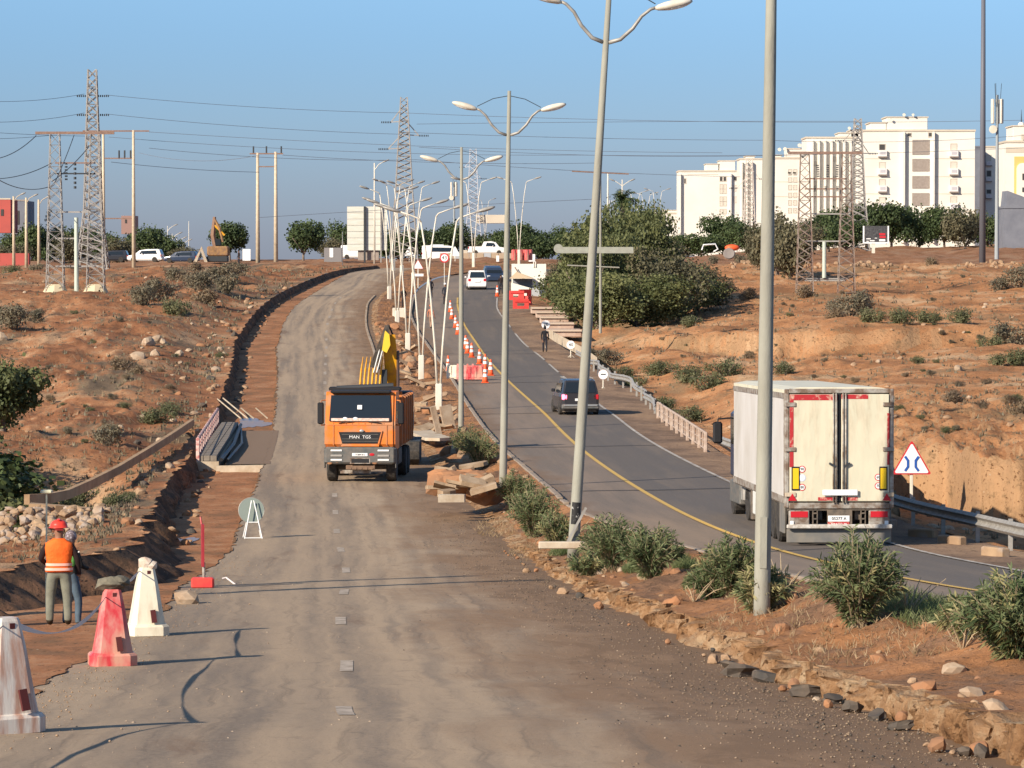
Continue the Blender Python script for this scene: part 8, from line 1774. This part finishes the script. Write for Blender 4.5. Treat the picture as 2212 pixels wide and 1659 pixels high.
for i in range(42):
    t = rg.random(); Y = 135 + 125 * t; a, b_ = float(cutx(np.array([Y]))[0] + .5), float(KB(Y)) - .8; X = a + (b_ - a) * rg.random() ** 1.2 * .8; v = Vector((X, Y, ground_z(X, Y) + rg.uniform(.05, .35)))
    slab(v, rg.uniform(.3, 1.3), rg.uniform(.2, .5), rg.uniform(.06, .16), (rg.uniform(-.5, .5), rg.uniform(-.5, .5), rg.uniform(0, 3)), 'broken slab strewn over the median beside the excavator', 'broken slabs beside the excavator', stone if i % 3 == 0 else slabm, seed=100 + i)
for i in range(60):
    Y = 120 + 160 * rg.random(); a, b_ = float(cutx(np.array([Y]))[0] + .2), float(KB(Y)) - .3; X = rg.uniform(a, b_); rock_at(Vector((X, Y, ground_z(X, Y))), rg.uniform(.15, .4), rg.choice(['soil', 'tan', 'soil']), 'clod of brown earth on the torn-up median', 'clod', 'clods on the torn-up median', rg, .8, 'clod')
slab(at(925, 940, 158), 1.1, 7, .12, (0, 0, R(8)), 'long flat concrete slab lying in the median between truck and lamps', None, concpale, seed=5)
slab(at(946, 925, 160), .25, .25, 1.9, (R(4), R(-14), .2), 'upright white broken slab leaning left of the fourth concrete lamp', None, stonew, seed=6)
slab(at(968, 910, 165), .55, .16, 1.4, (0, R(-12), .3), 'upright pinkish slab leaning against the fourth concrete lamp', None, stonew, seed=7)
cb = MB().bev(-.5, .5, -.4, .4, -.3, .9, .03); cb.build('concrete_cube', polew, loc=at(862, 690, 296), label='white concrete block at the base of the thick lamp', cat='concrete block')

# gravel on the right half of the near carriageway and along its edges
def gravel(name, n, f, smin, smax, m, seed):
    rg = np.random.RandomState(seed); XY = f(rg, n); s = smin + (smax - smin) * rg.rand(n) ** 3; b = np.array([(1, 0, 0), (-1, 0, 0), (0, 1, 0), (0, -1, 0), (0, 0, 1), (0, 0, -1)], float); t = [(0, 2, 4), (2, 1, 4), (1, 3, 4), (3, 0, 4), (2, 0, 5), (1, 2, 5), (3, 1, 5), (0, 3, 5)]
    z = ZL(XY[:, 1]) + .025; V = b[None] * s[:, None, None] * (.6 + .8 * rg.rand(n, 6, 1)); V[:, :, 2] *= .7; V = V + np.stack([XY[:, 0], XY[:, 1], z], -1)[:, None]; co = V.reshape(-1, 3)
    F_ = (np.array(t)[None] + (np.arange(n) * 6)[:, None, None]).reshape(-1, 3); me = bpy.data.meshes.new(name); me.vertices.add(len(co)); me.vertices.foreach_set('co', co.ravel()); me.loops.add(F_.size); me.loops.foreach_set('vertex_index', F_.ravel().astype(np.int32)); me.polygons.add(len(F_)); me.polygons.foreach_set('loop_start', np.arange(0, F_.size, 3, dtype=np.int32)); me.update(calc_edges=True); me.materials.append(m); o = bpy.data.objects.new(name, me); COL.objects.link(o); o['kind'] = 'stuff'; return o
def fr_(rg, n): Y = 26 + 84 * rg.rand(n) ** 1.4; X = RE(Y) - np.abs(rg.randn(n)) * 1.1 * np.clip((Y + 20) / 60, .8, 1.2) + .1; return np.stack([X, Y], 1)
def fl_(rg, n): Y = 26 + 60 * rg.rand(n) ** 1.3; X = LE(Y) + np.abs(rg.randn(n)) * .5 + .1; return np.stack([X, Y], 1)
def fa_(rg, n): Y = 26 + 90 * rg.rand(n) ** 1.3; X = LE(Y) + (RE(Y) - LE(Y)) * rg.rand(n); return np.stack([X, Y], 1)
gravel('gravel', 7000, fr_, .004, .017, mat('dusty_gravel', (.30, .22, .15), .95, (.20, .145, .10), 9, coord='World'), 1); gravel('gravel', 1500, fl_, .004, .017, stone, 2); gravel('gravel', 1500, fa_, .004, .018, stonew, 3); gravel('gravel', 2600, fr_, .005, .02, tarchunk, 4)

# dry grass and low scrub covering both slopes, too fine to count
def cover(name, n, left, m, seed, label, hmin=.08, hmax=.26):
    rg = np.random.RandomState(seed); Y = 85 * (420 / 85.) ** rg.rand(n); 
    if left: X = LT(Y) - .6 - (rg.rand(n) ** 1.3) * np.clip(Y * .13, 8, 34)
    else: X = SR(Y) + 1.6 + (rg.rand(n) ** 1.1) * np.clip(Y * .15, 5, 42)
    keep = fbm(X * .12, Y * .06, 4, seed) + .25 * rg.randn(n) > .02; X, Y = X[keep], Y[keep]
    co, fc = [], []; rr = random.Random(seed)
    for x, y_ in zip(X.tolist(), Y.tolist()):
        z = ground_z(x, y_); sc = rr.uniform(hmin, hmax) * (y_ / 200) ** .5
        for j in range(5):
            a = rr.uniform(0, 6.28); b = (x + rr.uniform(-.5, .5) * sc, y_ + rr.uniform(-.5, .5) * sc, z); k0 = len(co); w_ = .05 * (y_ / 200) ** .5; co += [(b[0] - w_ * math.cos(a), b[1] - w_ * math.sin(a), z - .02), (b[0] + w_ * math.cos(a), b[1] + w_ * math.sin(a), z - .02), (b[0] + rr.uniform(-.5, .5) * sc, b[1] + rr.uniform(-.5, .5) * sc, z + sc * rr.uniform(.5, 1.1))]; fc.append((k0, k0 + 1, k0 + 2))
    me = bpy.data.meshes.new(name); me.from_pydata(co, [], fc); me.materials.append(m); o = bpy.data.objects.new(name, me); COL.objects.link(o); o['kind'] = 'stuff'; o['label'] = label
cover('dry_grass', 6500, True, lf_grey, 3, 'thin grey-green scrub grass on the left slope'); cover('dry_grass', 3500, True, lf_brown, 4, 'thin brown dry grass on the left slope')
cover('dry_grass', 3600, False, lf_grey, 5, 'thin grey-green scrub grass on the right slope'); cover('dry_grass', 3200, False, lf_brown, 6, 'thin brown dry grass on the right slope')
# trench-side rubble on the left berm
for i in range(80):
    Y = 84 + 260 * rg.random() ** 1.3; X = float(LT(Y)) - .15 - 2.4 * rg.random() ** 1.4; rock_at(Vector((X, Y, ground_z(X, Y))), rg.uniform(.05, .16) * (1 + Y / 250), rg.choice(['tan', 'white', 'soil', 'near_black']), 'loose lump on the berm beside the excavated trench', 'stone', 'lumps on the trench berm', rg, .7, 'lump')
for i in range(60):
    Y = 100 + 235 * rg.random() ** 1.2; X = float(LT(Y)) + .5 + .6 * rg.random(); rock_at(Vector((X, Y, ground_z(X, Y))), rg.uniform(.05, .2), rg.choice(['tan', 'soil', 'near_black']), 'crumbled lump at the foot of the trench wall', 'stone', 'lumps at the foot of the trench wall', rg, .7, 'lump')

for k, (px, py, lb) in enumerate([(1690, 1290, 'bare pale branch standing in the yellowing oleander'), (1330, 1228, 'pale broken branch below the leaning lamp'), (1500, 1300, 'bare twigs left of the lamp foot oleander'), (1960, 1330, 'bare twigs right of the tallest oleander'), (1240, 1170, 'dead twigs behind the foot of the leaning lamp'), (2080, 1400, 'dry branch among the feathery weeds')]):
    v = find(px, py, 30); q = random.Random(k); mb = MB()
    for j in range(7):
        a = q.uniform(0, 6.28); L_ = q.uniform(.3, .8); d = Vector((math.cos(a) * .8, math.sin(a) * .8, q.uniform(.3, 1.2))).normalized(); mb.tube([(0, 0, -.03), d * L_ * .5 + Vector((0, 0, .04)), d * L_], [.012, .009, .004], 5)
        mb.tube([d * L_ * .5, d * L_ * .5 + Vector((q.uniform(-.15, .15), q.uniform(-.15, .15), .15))], [.007, .003], 4)
    mb.build('dead_branch', mat('dead_wood', (.45, .35, .22), .9, (.3, .22, .14), 8), loc=v, label=lb, cat='branch')
